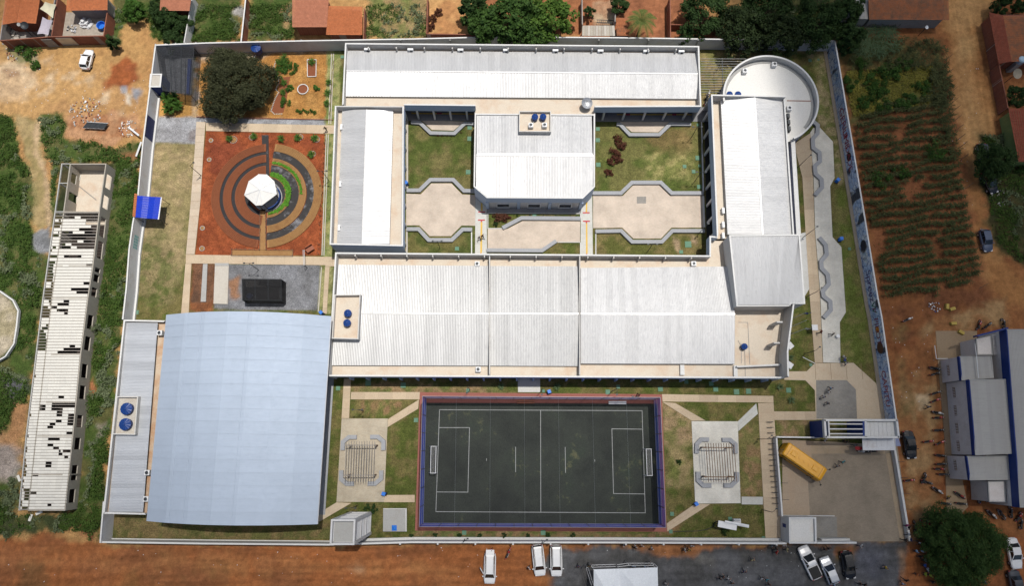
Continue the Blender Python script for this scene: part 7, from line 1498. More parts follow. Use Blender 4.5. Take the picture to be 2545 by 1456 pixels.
# --- tent at the bottom
def t5(x, y): return (1404.9 + x * .1882, 1309 + y * .1882)
tn = thing('marquee', 'big white marquee roof at the bottom edge on the dark gravel', 'tent'); TZ = 3.6
a, b, c, d = (Vector(W3(t5(*p), TZ)) for p in ((372, 567), (1215, 541), (1232, 1150), (372, 1150)))
M_TENT = stained('white_pvc_canvas', (.72, .75, .78), (.55, .58, .62), .3, .4)
for u0, u1 in ((0, .398), (.398, 1)):
 p0, p1, p2, p3 = a.lerp(b, u0), a.lerp(b, u1), d.lerp(c, u1), d.lerp(c, u0); mid = (p0 + p1 + p2 + p3) / 4 + Vector((0, 0, 1.1)); m = MB()
 m.add([p0, p1, p2, p3, mid], [(0, 4, 1), (1, 4, 2), (2, 4, 3), (3, 4, 0)]); m.build('canvas', M_TENT, tn)
for p in (a, b, c, d, a.lerp(b, .398)): m = MB(); m.tube((p.x, p.y, 0), p, .05); m.build('post', M_GALV, tn)
tr = thing('truss', 'silver lighting truss lying along the back of the white marquee', 'truss')
for p, q_ in (((345, 525), (662, 515)), ((680, 520), (835, 500)), ((835, 500), (1160, 500)), ((1160, 500), (1208, 545)), ((285, 545), (355, 775))):
 A, B_ = Vector(W3(t5(*p), 3.4)), Vector(W3(t5(*q_), 3.4)); dd = (B_ - A).normalized(); nn = Vector((-dd.y, dd.x, 0)) * .15; m = MB()
 for s in (-1, 1): m.tube(A + nn * s, B_ + nn * s, .03, n=5)
 k = max(2, int((B_ - A).length / .5))
 for i in range(k): m.tube(A.lerp(B_, i / k) + nn * (1 if i % 2 else -1), A.lerp(B_, (i + 1) / k) - nn * (1 if i % 2 else -1), .015, n=4)
 m.build('truss_section', M_GALV, tr)
for p in ((345, 525), (835, 500), (1160, 500), (285, 545)): x, y = W(t5(*p), 3.4); m = MB(); m.tube((x, y, 0), (x, y, 3.4), .06); m.build('leg', M_GALV, tr)
# --- houses round about
def tileroof(root, quad, z0, z1, mat, n, rows, name='roof_slope', amp=.05):
 """clay tiles: rounded channels, each course stepping over the next. quad: eave a-b, ridge d-c (survey points)"""
 a, b = Vector(W3(quad[0], z0)), Vector(W3(quad[1], z0)); c, d = Vector(W3(quad[2], z1)), Vector(W3(quad[3], z1)); k = n * 2; m = MB(); vs = []; fs = []
 for r in range(rows):
  for e in (0, 1):
   v = (r + e * 1.0) / rows
   for i in range(k + 1):
    u = i / k; p = a.lerp(b, u).lerp(d.lerp(c, u), v); p.z += (amp if i % 2 else 0) + (.05 if e == 0 else 0); p += Vector((random.uniform(-.012, .012), random.uniform(-.012, .012), random.uniform(-.012, .012))); vs.append(p)
 for r in range(rows):
  o = r * 2 * (k + 1)
  for i in range(k): fs.append((o + i, o + i + 1, o + k + 2 + i, o + k + 1 + i))
 m.add(vs, fs); return m.build(name, mat, root, kind='stuff' if name == 'roof_tiles' else None)
def hwall(root, pts, h, mat, th=.16, closed=False, name='wall'):
 P = [W(p, h) for p in pts]
 for i in range(len(P) - (0 if closed else 1)):
  A, B_ = Vector(P[i]), Vector(P[(i + 1) % len(P)]); d = (B_ - A).normalized(); n = Vector((-d.y, d.x)) * th / 2; m = MB(); m.prism([tuple(A - n), tuple(B_ - n), tuple(B_ + n), tuple(A + n)], 0, h - .003 * i); m.build(name, mat, root)
def house(label, slopes, walls, h, wmat, name='house', door=None):
 t = thing(name, label, 'house')
 for quad, z0, z1, mat, n, rows in slopes: tileroof(t, quad, z0, z1, mat, n, rows, 'roof_tiles')
 pts = ccw([W(p, h) for p in walls]); m = MB(); m.prism(offset_poly(pts, .35), 0, h - .12); m.build('wall', wmat, t)
 if door: x, y = W(door, 1.2); m = MB(); m.box((x, y, 1.05), (.9, .1, 2.1)); m.build('door', M_DARK, t)
 return t
M_BRK = paver('red_block_wall', (.26, .09, .05), (.22, .075, .045), (.3, .24, .2), .4, .2)
M_PLAST = stained('cement_render_wall', (.30, .28, .26), (.2, .15, .12), .5, .7)
house('tile roofed house at the top left corner with two slopes', [([(41, 55), (5, 61), (14, -12), (52, -12)], 2.9, 3.3, M_TILE_A, 14, 24), ([(41.3, 55), (89.5, 58), (101, -12), (52.3, -12)], 3.32, 3.0, M_TILE_A, 18, 24)], [(5, 58), (89, 56), (101, -12), (14, -12)], 3.0, M_BRK)
house('tile roofed house behind the yard with the blue tub', [([(164, 26), (267, 24.5), (268, -14), (168, -14)], 3.0, 3.4, M_TILE_A, 34, 14)], [(165, 24), (266, 22), (268, -14), (168, -14)], 3.0, M_PLAST)
house('reddish tile roof between weeds at the top, west of the ochre garden', [([(397, 25.5), (471, 26.5), (476, -14), (399, -14)], 3.0, 3.4, M_TILE_B, 24, 14)], [(398, 24), (470, 24), (475, -14), (399, -14)], 3.0, M_BRK)
house('pinkish tile roofed house above the water tank, larger of a joined pair', [([(726, 67), (812, 67), (818, -14), (726, -14)], 3.0, 3.6, M_TILE_B, 28, 26)], [(728, 66), (811, 65), (817, -14), (728, -14)], 3.0, M_BRK, door=(752, 72))
house('bright orange tile roofed house, smaller of a joined pair', [([(809.7, 86), (900, 86.5), (900.5, 16), (816.7, 14)], 2.7, 3.3, M_TILE_A, 30, 24)], [(812, 84), (898, 85), (899, 17), (818, 16)], 2.7, M_BRK)
house('small weathered brick coloured roof beside the palm', [([(1532, 88), (1570, 88), (1569, 44), (1530, 43)], 2.6, 3.0, M_TILE_C, 13, 14)], [(1533, 87), (1568, 87), (1568, 45), (1531, 44)], 2.6, M_BRK)
house('long weathered tile roof at the top right above the maize', [([(2159, 48), (2358, 49.5), (2356, -14), (2157, -14)], 3.0, 3.8, M_TILE_C, 64, 20)], [(2161, 47), (2352, 48), (2350, -14), (2160, -14)], 3.0, M_PLAST)
ho = thing('house', 'grey sheet roofed lean-to left of the weathered tile roof', 'house'); m = MB(); m.prism([W(p, 2.8) for p in ((2102, 45), (2157, 46.5), (2157, -14), (2120, -14))], 0, 2.7); m.build('wall', M_PLAST, ho)
for i in range(6): u = i / 6; m = MB(); a, b = lerp((2102, 45), (2157, 46.5), u), lerp((2102, 45), (2157, 46.5), (i + .97) / 6); c, d = lerp((2120, -14), (2157, -14), (i + .97) / 6), lerp((2120, -14), (2157, -14), u); m.prism([W(p, 2.8) for p in (a, b, c, d)], 2.75, 2.8 + .02 * (i % 2)); m.build('roof_sheet', M_GREYROOF if i % 2 else M_CONC, ho)
house('red and weathered tile roofed house at the right edge, northern one', [([(2456, 29), (2480.6, 158), (2513, 152), (2492, 38)], 2.8, 3.4, M_TILE_D, 34, 10), ([(2513, 153), (2590, 150), (2590, 38), (2492, 39)], 3.3, 3.42, M_TILE_C, 30, 24)], [(2458, 30), (2483, 156), (2600, 150), (2600, 30)], 2.8, M_BRK)
house('tile roofed house with green walls at the right edge, southern one', [([(2504, 269), (2530, 402), (2600, 402), (2600, 269)], 2.9, 3.7, M_TILE_D, 36, 16)], [(2506, 270), (2532, 400), (2600, 400), (2600, 270)], 2.9, flat('green_house_paint', (.22, .28, .10), .8))
# brick yards
yd = thing('yard_wall', 'red brick walls of the two back yards at the top left', 'wall')
hwall(yd, [(0, 100), (127, 90), (258, 88)], 2.5, M_BRK); hwall(yd, [(143, -8), (128, 88)], 2.5, M_BRK); hwall(yd, [(137, -8), (126, 50)], 2.5, M_PLAST); hwall(yd, [(266, 30), (257, 87)], 2.5, M_BRK); hwall(yd, [(14, 0), (0, 98)], 2.5, M_PLAST)
for i, (x0, x1, mt) in enumerate(((100, 126, M_WOODG), (136, 176, M_GALV))): m = MB(); a, b = Vector(W3((x0, 95 - i * 4), 2.4)), Vector(W3((x1, 94 - i * 4), 2.4)); m.bar((a.x, a.y - .12, 1.15), (b.x, b.y - .12, 1.15), .06, 2.2); m.build('gate', mt, yd)
yf = MB(); yf.prism([W(p) for p in ((10, 60), (135, 50), (132, 105), (5, 110))], -.02, .02); yf.build('yard', M_PLAST, None, kind='structure'); yf = MB(); yf.prism([W(p) for p in ((160, 30), (266, 30), (262, 98), (150, 100))], -.02, .02); yf.build('yard', flat('pale_yard_earth', (.34, .30, .25), .9, var=.35, scale=1.5), None, kind='structure')
for lb, P_, mt, z in (('cream shade sail over the left back yard', A1(425, 12, 530, 38, 500, 170, 375, 78), flat('cream_sail', (.55, .52, .38), .8), 2.9), ('lilac grey shade sail over the left back yard', A1(402, 155, 498, 190, 455, 328, 350, 318), flat('lilac_sail', (.40, .37, .42), .8), 2.6)):
 a, b, c, d = (Vector(W3(p, z)) for p in P_); m = MB(); n = 6; vs = []
 for i in range(n + 1):
  for j in range(n + 1):
   u, v = i / n, j / n; p = a.lerp(b, u).lerp(d.lerp(c, u), v); k = (1 - (2 * u - 1) ** 2) ; k2 = (1 - (2 * v - 1) ** 2); cn = (a + b + c + d) / 4; e = max(abs(2 * u - 1), abs(2 * v - 1)); p = p.lerp(cn, .12 * (e - max(0, abs(abs(2 * u - 1) - abs(2 * v - 1)) * -1)) * (1 - min(abs(2 * u - 1), abs(2 * v - 1)))); p.z -= .35 * k * k2; vs.append(p)
 m.add(vs, [(i * (n + 1) + j, (i + 1) * (n + 1) + j, (i + 1) * (n + 1) + j + 1, i * (n + 1) + j + 1) for i in range(n) for j in range(n)]); tag(m.build('shade_sail', mt, None, smooth=True), lb, 'shade sail')
 m = MB()
def pile(name, label, cat, px, r, n, mats, s=.5, zmax=.5, seed=0):
 rd = random.Random(seed); t = thing(name, label, cat, (*W(px), 0))
 for i in range(n):
  a, d = rd.uniform(0, 6.28), r * math.sqrt(rd.random()); m = MB(); sx, sy, sz = s * rd.uniform(.3, 1), s * rd.uniform(.2, .7), s * rd.uniform(.08, .3); m.box((0, 0, 0), (sx, sy, sz), taper=rd.uniform(.7, 1)); o = m.build('piece', rd.choice(mats), t, loc=(d * math.cos(a), d * math.sin(a), .08 + zmax * (1 - d / r) * rd.random()), rz=rd.uniform(0, 3)); o.rotation_euler = (rd.uniform(-.3, .3), rd.uniform(-.3, .3), rd.uniform(0, 3))
 return t
pile('timber_pile', 'pile of white boards and junk in the left back yard', 'pile', (30, 88), 1.6, 22, [M_WMETAL, M_WOODG, M_CONCL], 1.3, .6, 1)
pile('crate_stack', 'stack of white plastic crates and chairs in the right back yard', 'crates', (216, 58), .95, 26, [M_WMETAL, M_WALLIN], 1.1, 1.3, 2)
x, y = W((250, 61), .8); tb = thing('water_tub', 'open round blue tub in the right back yard', 'tub', (x, y, 0)); m = MB(); m.lathe((0, 0, 0), [(.62, 0), (.72, .8), (.78, .82), (.7, .78), (.6, .2)], 24); m.build('tub_wall', M_BIN, tb)
pile('scrap_pile', 'glinting scrap by the bush in the right back yard', 'scrap', (178, 72), .9, 22, [M_GALV, M_WMETAL, M_STEEL], .5, .35, 3)
pile('rubble', 'broken brick rubble outside the left back yard', 'rubble', (42, 128), 2.0, 60, [M_BRICKRED, M_CONCL, M_TILE_B, M_WMETAL], .32, .25, 4)
pile('rubble', 'building rubble strewn along the south side of the ochre lot', 'rubble', (215, 280), 2.9, 110, [M_CONCL, M_WMETAL, M_BRICKRED, M_WOODG, M_TILE_B], .38, .3, 5)
pile('rubble', 'pale rubble against the west wall beside loose boards', 'rubble', (318, 320), 1.6, 50, [M_CONCL, M_WMETAL, M_PATH, M_BRICKRED], .4, .3, 6)
pile('rubble', 'white rubbish heap east of the maize field', 'rubbish', (2322, 760), 1.0, 26, [M_WMETAL, M_GALV, M_TANK], .28, .2, 7)
pile('rubble', 'scattered white rubbish in shade beside the right road', 'rubbish', (2485, 495), 1.7, 22, [M_CONC, M_CONCL, M_STEEL], .4, .2, 8)
for i, (p, rz) in enumerate((((2352, 762), 1.4), ((2365, 768), .3), ((2368, 804), .05), ((2387, 826), -.55))):
 pz = pile; x, y = W(p, .2); m = MB(); m.box((0, 0, .25), (.95, .5, .5), taper=.9); tag(m.build('hay_bale', flat('yellow_straw_box', (.45, .33, .08), .8), None, loc=(x, y, 0), rz=rz), ('left', 'right', 'southern', 'lowest')[i] + (' yellow box of the pair by the rubbish heap', ' yellow box of the pair by the rubbish heap', ' yellow box of four lying on the dirt', ' yellow box, on the concrete edge by the building')[i], 'box', 'yellow boxes on the dirt')
# black sheet on blocks, boards
sp = thing('roof_panel_sheet', 'dark four bay metal panel lying tilted among the rubble', 'metal panel'); A, B_, C_, D_ = A1(822, 1150, 1022, 1162, 985, 1215, 780, 1205)
for i in range(4): a, b, c, d = lerp(A, B_, i / 4), lerp(A, B_, (i + .96) / 4), lerp(D_, C_, (i + .96) / 4), lerp(D_, C_, i / 4); m = MB(); m.prism([W(p, .6) for p in (a, b, c, d)], .54, .6); m.build('panel', M_STEEL, sp)
m = MB(); m.bar(W3(D_, .55), W3(C_, .55), .08, .1); m.bar(W3(A, .55), W3(B_, .55), .06, .1); m.build('edge_rail', M_WMETAL, sp)
for k in range(2): x, y = W(lerp(lerp(A, B_, .5), lerp(D_, C_, .5), .2 + k * .6), .5); m = MB(); m.box((x, y, .26), (.3, .3, .52)); m.build('support', M_CONC, sp)
for (a, b), lb in ((((319, 315), (345, 336)), 'long white board leaning by the west wall'), ((((338, 388), (351, 352))), 'pair of pale poles leaning on the outside of the west wall')):
 m = MB(); m.bar(W3(a, .3), W3(b, .9), .3, .05); tag(m.build('board', M_WMETAL, None), lb, 'board')
# top yards
yt = thing('yard_wall', 'thin cream wall between the two weedy lots at the top', 'wall'); hwall(yt, [(610, -10), (598, 103)], 2.4, M_BRK); cope(yt, (610, -10), (598, 103), 2.42, .16, 1)
yt = thing('yard_wall', 'white topped wall left of the dark weeds at the top', 'wall'); hwall(yt, [(478, -10), (457, 105)], 2.2, M_WHITE)
yt = thing('yard_wall', 'brown brick wall round the orange bare yard', 'wall'); hwall(yt, [(1062, -10), (1060, 83), (1200, 85)], 2.2, M_BRK); hwall(yt, [(905, 20), (903, 96)], 2.0, M_BRK)
yt = thing('yard_wall', 'dark walls of the narrow red yard by the palm', 'wall'); hwall(yt, [(1446, -10), (1447, 60)], 2.2, M_PLAST); hwall(yt, [(1665, -10), (1666, 92)], 2.4, M_BRK); hwall(yt, [(1530, -10), (1528, 60)], 2.2, M_PLAST); hwall(yt, [(1666, 60), (1790, 62)], 1.5, M_BRK)
pr = thing('plank_roof', 'lean-to roof of pale grey boards against the north wall', 'lean-to roof')
for i in range(12): u0, u1 = i / 12, (i + .93) / 12; a, b, c, d = lerp((1447, 62.5), (1527, 62.5), u0), lerp((1447, 62.5), (1527, 62.5), u1), lerp((1446, 88), (1528.5, 88), u1), lerp((1446, 88), (1528.5, 88), u0); m = MB(); z = 2.5; P_ = [W3(a, z + .15), W3(b, z + .15), W3(c, z - .1), W3(d, z - .1)]; Q_ = [(p[0], p[1], p[2] - .05) for p in P_]; m.add(P_ + Q_, [(0, 3, 2, 1), (4, 5, 6, 7), (0, 1, 5, 4), (1, 2, 6, 5), (2, 3, 7, 6), (3, 0, 4, 7)]); m.build('board', objv('grey_board_%d' % (i % 3), ((.42, .39, .33), (.36, .33, .28), (.46, .43, .38))[i % 3], .1, (.25, .2, .17)), pr)
for p in ((1449, 86), (1525, 86), (1449, 65), (1525, 65)): x, y = W(p, 2.4); m = MB(); m.box((x, y, 1.15), (.12, .12, 2.3)); m.build('post', M_WOOD, pr)
ld = thing('ladder', 'dark ladder lying across the narrow red yard', 'ladder'); a, b = C1(1750, 183, 1912, 190); A, B_ = Vector(W3(a, .5)), Vector(W3(b, .5)); m = MB(); m.bar(A, B_, .08, .08); m.bar(A - Vector((0, .55, 0)), B_ - Vector((0, .55, 0)), .08, .08); m.build('rail', M_STEEL, ld)
for i in range(9): p = A.lerp(B_, (i + .5) / 9); m = MB(); m.bar(p, p - Vector((0, .55, 0)), .05, .05); m.build('rung', M_STEEL, ld)
# right side walls and yard things
yt = thing('yard_wall', 'brick yard wall with pale coping between the two right edge houses', 'wall'); hwall(yt, [(2482, 158), (2505, 268)], 2.4, M_BRK)
x, y = W((2536, 150), 3); tk = thing('water_tank', 'round white topped water tank behind the right edge house', 'water tank', (x, y, 2.6)); m = MB(); m.lathe((0, 0, 0), [(.55, 0), (.6, .8), (.5, .95), (.1, 1.0)], 20); m.build('tank_body', flat('pale_blue_tank', (.35, .48, .58), .5), tk); m = MB(); m.box((0, 0, -1.3), (.9, .9, 2.6)); m.build('stand', M_CONC, tk)
def dish(px, r, z, label, mat):
 x, y = W(px, z); t = thing('satellite_dish', label, 'satellite dish', (x, y, 0)); m = MB(); n = 20; vs = [(0, 0, 0)] + [(r * j / 3 * math.cos(2 * math.pi * i / n), r * j / 3 * math.sin(2 * math.pi * i / n), .3 * (j / 3) ** 2 * r) for j in (1, 2, 3) for i in range(n)]
 m.add(vs, [(0, 1 + i, 1 + (i + 1) % n) for i in range(n)] + [(1 + j * n + i, 1 + (j + 1) * n + i, 1 + (j + 1) * n + (i + 1) % n, 1 + j * n + (i + 1) % n) for j in (0, 1) for i in range(n)]); o = m.build('reflector', mat, t, loc=(0, 0, z)); o.rotation_euler = (.3, .15, 0); m = MB(); m.tube((0, 0, 0), (0, 0, z), .05); m.build('mast', M_STEEL, t)
dish((2525, 183), .85, 3, 'brownish mesh satellite dish in the right edge back yard', flat('mesh_dish', (.28, .24, .18), .6)); dish((62, 63), .65, 3.2, 'black satellite dish on the top left house yard', M_STEEL); dish((47, 60), .3, 3.4, 'small pale dish at the eave of the top left house', M_CONC); dish((2302, 67), .3, 2.5, 'small white dish on the wall under the weathered roof', M_WMETAL)
# blue trimmed building
def r7(x, y): return (2273.3 + x * .2192, 766.3 + y * .2192)
bb = thing('public_building', 'grey roofed public building with dark blue fascias and white facade at the lower right', 'building')
WFAC = stained('cream_white_facade', (.66, .62, .59), (.40, .32, .28), .35, .5)
def wing(px, h, fz, roofmat=M_GREYROOF, n=8, fasc=M_DBLUE, vents=()):
 P = [W(p, h) for p in px]; Q = ccw(P); m = MB(); m.prism(offset_poly(Q, .05), 0, h - fz); m.build('wall', WFAC, bb)
 for k in range(4): a, b = Q[k], Q[(k + 1) % 4]; I = offset_poly(Q, .15); m = MB(); m.prism([a, b, I[(k + 1) % 4], I[k]], h - fz, h); m.build('fascia', fasc if a[0] + b[0] < sum(p[0] for p in Q) / 2 - 3 else M_CONC, bb)
 A, B_, C_, D_ = px
 if roofmat is M_GREYROOF:
  for i in range(n): corr_strip('roof_sheet', W3(lerp(A, B_, i / n), h - .12), W3(lerp(A, B_, (i + 1) / n), h - .12), W3(lerp(D_, C_, (i + 1) / n), h + .02), W3(lerp(D_, C_, i / n), h + .02), 4, .014, M_GREYROOF, bb)
 else: m = MB(); m.prism(offset_poly(Q, .155), h - fz - .1, h - .05); m.build('roof_slab', roofmat, bb)
 d = Vector(W(D_, h)) - Vector(W(A, h)); A2_ = Vector(W(A, h))
 for u in vents:
  p = A2_ + d * u; f = MB(); f.box((p.x - .01, p.y, 1.9), (.12, 1.5, .5)); v = f.build('vent', M_WOOD, bb)
  for j in range(6): s = MB(); s.box((p.x - .06, p.y - .6 + j * .24, 1.9), (.06, .1, .52)); s.build('vent_slat', WFAC, v)
wing([r7(500, 543), r7(870, 540), r7(895, 790), r7(528, 817)], 4.8, .6, vents=(.5,))
wing([r7(610, 806), r7(1030, 802), (2515.5, 1128), (2423, 1132)], 5.6, .8, n=9, vents=(.15, .4, .64, .88))
wing([(2401, 1133.5), (2513.6, 1133), (2516, 1193), (2409.5, 1194.4)], 4.8, .5, vents=(.4,))
wing([r7(690, 340), r7(865, 300), r7(885, 530), r7(705, 530)], 4.0, .25, WFAC, fasc=M_DARK); wing([(2454, 1196.5), (2497, 1194.5), (2500, 1249), (2457, 1247.8)], 4.0, .25, WFAC, fasc=M_DARK)
wing([(2500, 818), (2640, 818), (2675, 1262), (2534, 1262)], 6.4, 1.6, n=10); m = MB(); a, b = r7(680, 318), r7(1035, 228); m.bar(W3(a, 5.2), W3(b, 5.6), .25, 1.0); m.build('fascia', M_DBLUE, bb)
for (A, B_, n) in ((r7(875, 295), r7(895, 528), 14), ((2500, 1196), (2503, 1246), 12)):
 for i in range(n): p = lerp(A, B_, (i + .5) / n); x, y = W(p, 4.0); m = MB(); m.box((x + .75, y, 4.0), (1.6, .12, .12)); m.build('slat', WFAC, bb)
for i in range(38): p = lerp(r7(590, 826), (2415, 1128), (i + .5) / 38); x, y = W(p, 4.3); m = MB(); m.box((x, y, 4.25), (.5, .16, .5)); m.build('slat', WFAC, bb)
m = MB(); m.path([W3(r7(678, 400), 4), W3(r7(697, 540), 5.3), W3(r7(720, 790), 5.3)], .05); m.build('downpipe', M_WMETAL, bb); m = MB(); m.path([W3(r7(222, 420), .6), W3(r7(243, 572), .6), W3(r7(370, 570), .6)], .06); m.build('railing', M_WMETAL, bb)
sheet('pavement', [r7(232, 256), r7(700, 256), r7(700, 560), r7(335, 580), r7(370, 1000), r7(430, 1456), (2405, 1260), (2365, 1300), (2352, 1290), r7(330, 1456), r7(255, 570)], .05, stained('pavement_concrete', (.30, .22, .14), (.22, .13, .07), .5, .4))
# --- vegetation
L_BUSHG = leafmat('field_bush_leaves', (0.024, 0.06, 0.012), (0.08, 0.16, 0.03)); L_BIG = leafmat('round_tree_leaves', (0.016, 0.040, 0.010), (0.065, 0.115, 0.030))
def quads(P, U, V):
 """leaf quads: centre P, half axes U and V"""
 n = len(P); vs = np.stack([P - U, P - V * .9, P + U, P + V * .9], 1).reshape(-1, 3); return vs, np.arange(n * 4).reshape(n, 4)
def randdir(n, up=.4):
 d = RNG.normal(size=(n, 3)); d[:, 2] = np.abs(d[:, 2]) + up; return d / np.linalg.norm(d, axis=1, keepdims=True)
def leaves(P, size, asp=.5, nrm=None, droop=0.0, up=.5):
 n = len(P); N = nrm if nrm is not None else randdir(n, up); A = RNG.normal(size=(n, 3)); A -= (A * N).sum(1, keepdims=True) * N; A /= np.linalg.norm(A, axis=1, keepdims=True) + 1e-9; B = np.cross(N, A)
 s = size * RNG.uniform(.6, 1.25, (n, 1)); A[:, 2] -= droop; return quads(P, A * s, B * s * asp)
def crown(cx, cy, z0, r, h, clumps, per, leaf, asp=.5, spread=.3, rx=1.0, ry=1.0, shell=.55, cr=.24):
 """foliage gathered in clumps over an uneven dome"""
 th = RNG.uniform(0, 2 * np.pi, clumps); ct = RNG.uniform(-.15, 1, clumps); rad = RNG.uniform(shell, 1.0, clumps) ** .7 * (1 + .13 * np.sin(th * 3 + 1) + .09 * np.sin(th * 7))
 st = np.sqrt(1 - np.clip(ct, -.99, 1) ** 2); C = np.stack([cx + np.cos(th) * st * rad * r * rx, cy + np.sin(th) * st * rad * r * ry, z0 + ct * rad * h], 1)
 n = clumps * per; ci = np.repeat(np.arange(clumps), per); cs = RNG.uniform(.6, 1.3, clumps)[ci] * r * cr
 D = RNG.normal(size=(n, 3)); D /= np.linalg.norm(D, axis=1, keepdims=True); D[:, 2] = D[:, 2] * .8 + .15; P = C[ci] + D * (cs * RNG.uniform(.35, 1, n) ** .5)[:, None]
 N = D * .8 + RNG.normal(size=(n, 3)) * .5 + np.array((0, 0, .45)); N /= np.linalg.norm(N, axis=1, keepdims=True)
 return leaves(P, leaf, asp, N), C
def trunk_mesh(x, y, z0, C, r, k=6):
 m = MB(); m.tube((x, y, 0), (x, y, z0 * .8), r, r * .75, 9); idx = RNG.choice(len(C), min(k, len(C)), replace=False)
 for i in idx: c = C[i]; mid = (x + (c[0] - x) * .45, y + (c[1] - y) * .45, z0 * .8 + (c[2] - z0 * .8) * .55); m.tube((x, y, z0 * .72), mid, r * .45, r * .25, 6); m.tube(mid, tuple(c), r * .25, r * .08, 5)
 return m
def tree(px, rpx, label, mat, leaf=.3, asp=.5, clumps=90, per=110, h=None, z0=None, name='tree', cat='tree', group=None, rx=1, ry=1, tr=.22, cr=.24, shell=.55, hz=None):
 hh = hz if hz is not None else 4.0; x, y = W(px, hh); r = abs(W((px[0] + rpx, px[1]), hh)[0] - x); h = h or r * .75; z0 = z0 or 2.2
 t = thing(name, label, cat, (x, y, 0), 0, group); (V, F), C = crown(0, 0, z0, r, h, clumps, per, leaf, asp, rx=rx, ry=ry, cr=cr, shell=shell)
 me = np_mesh('crown', V, F); me.materials.append(mat); put('crown', me, t); trunk_mesh(0, 0, z0, C, tr, 8).build('trunk', M_BARK, t); return t
def bush(px, rpx, label, mat, leaf=.16, n=900, h=.7, asp=.5, name='bush', cat='bush', group=None, rx=1, ry=1, clumps=14, hz=.5):
 x, y = W(px, hz); r = abs(W((px[0] + rpx, px[1]), hz)[0] - x); t = thing(name, label, cat, (x, y, 0), 0, group); (V, F), C = crown(0, 0, h * .25, r, h * .8, clumps, n // clumps, leaf, asp, rx=rx, ry=ry, cr=.32, shell=.3)
 V[:, 2] = np.maximum(V[:, 2], .02); me = np_mesh('foliage', V, F); me.materials.append(mat); put('foliage', me, t)
 m = MB()
 for i in range(3): c = C[i]; m.tube((0, 0, 0), (c[0] * .8, c[1] * .8, max(.15, c[2])), .03, .015, 5)
 m.build('stem', M_BARK, t); return t
tree((580, 203), 88, 'wide dark feathery tree in the ochre garden', L_MESQ, .19, .35, 260, 190, h=4.2, z0=2.2, tr=.28, cr=.17, hz=3.5)
AL = 'big leafy trees overhanging the north wall'
tree((1196, 50), 46, 'leftmost lobe tree of the bright broad leaved clump above the long roof', L_ALMOND, .34, .62, 60, 60, h=3.2, z0=3.0, group=AL, hz=5)
tree((1275, 35), 62, 'central broad leaved tree of the bright clump above the long roof', L_ALMOND, .34, .62, 95, 62, h=4.2, z0=3.2, group=AL, hz=6)
tree((1365, 28), 56, 'rightmost broad leaved tree of the bright clump, with lime highlights', leafmat('lime_tipped_leaves', (.028, .075, .015), (.12, .20, .03)), .32, .62, 80, 62, h=3.8, z0=3.2, group=AL, hz=6)
tree((1330, 82), 38, 'smaller broad leaved tree touching the north wall coping', L_ALMOND, .30, .6, 45, 60, h=2.6, z0=2.6, group=AL, hz=4)
tree((1178, 12), 36, 'darker leafy tree at the top beside the orange yard', L_ALGA, .28, .55, 50, 70, h=3, z0=3, group=AL, hz=5)
DK = 'dark trees north of the round hall'
for p, r, lb, mt in (((1755, 20), 55, 'dark tree above the red yard right of the palm', L_ALGA), ((1850, 62), 62, 'dark tree overhanging the wall above the pergola bars', L_DARK), ((1950, 78), 58, 'dark tree whose branches reach the round roof', L_DARK), ((2040, 45), 62, 'dark tree above the north east wall corner', L_ALGA), ((1915, 8), 60, 'dark tree at the top edge behind the others', L_ALGA), ((2110, 20), 38, 'dark tree beside the grey lean-to roof', L_ALGA), ((2120, 85), 30, 'dark bushy tree outside the graffiti corner', L_ALGA)):
 tree(p, r, lb, mt, .22, .5, 90, 110, h=3.6, z0=2.8, group=DK, cr=.22, hz=5.0)
tree((1710, 82), 24, 'small dark bushy tree standing against the north wall', L_ALGA, .16, .5, 40, 80, h=1.8, z0=1.6, hz=2.8)
tree((1540, 8), 22, 'dark bush tree left of the palm at the top', L_ALGA, .18, .5, 40, 80, h=2, z0=1.8, hz=3); tree((1465, 25), 14, 'small tree in the narrow red yard', L_ALGA, .16, .5, 26, 70, h=1.5, z0=1.2, hz=2)
tree((2397, 1362), 97, 'huge round dark green tree over the crowd at the lower right', L_BIG, .18, .32, 330, 170, h=4.4, z0=2.2, tr=.3, cr=.16, hz=3.6)
tree((2478, 395), 46, 'dark roadside tree shading two cars at the right', L_ALGA, .17, .4, 100, 110, h=3.2, z0=2.4, hz=4)
for p, r, lb in (((2492, 8), 24, 'round clipped tree at the top right'), ((2538, 12), 18, 'tree cut by the top right corner'), ((2535, 235), 28, 'dark tree in the right edge back yard')): tree(p, r, lb, L_ALGA, .16, .5, 45, 90, h=2.2, z0=1.8, hz=3)
for p, r, lb in (((415, 40), 30, 'leafy tree on the dirt bank left of the small red roof'), ((443, 52), 26, 'dark tree in front of the small red roof'), ((425, 95), 26, 'tree leaning over the north west wall corner'), ((395, 18), 30, 'bushy tree at the top left of the red roof'), ((330, 20), 28, 'bushy tree by the house with the brick yard'), ((275, 100), 13, 'low tree at the corner of the brick yard')):
 tree(p, r, lb, L_ALGA if r != 28 else L_SHRUB, .17, .5, 50, 90, h=2.0, z0=1.5, group='trees on the bank at top left', hz=2.6)
for p, r, lb in (((75, 130), 20, 'straggly bush on the rubble outside the brick yard'), ((55, 118), 18, 'small bush against the brick yard wall'), ((85, 160), 14, 'leggy bush at the edge of the pale sand')): bush(p, r, lb, L_SHRUB, .15, 700, 1.0)
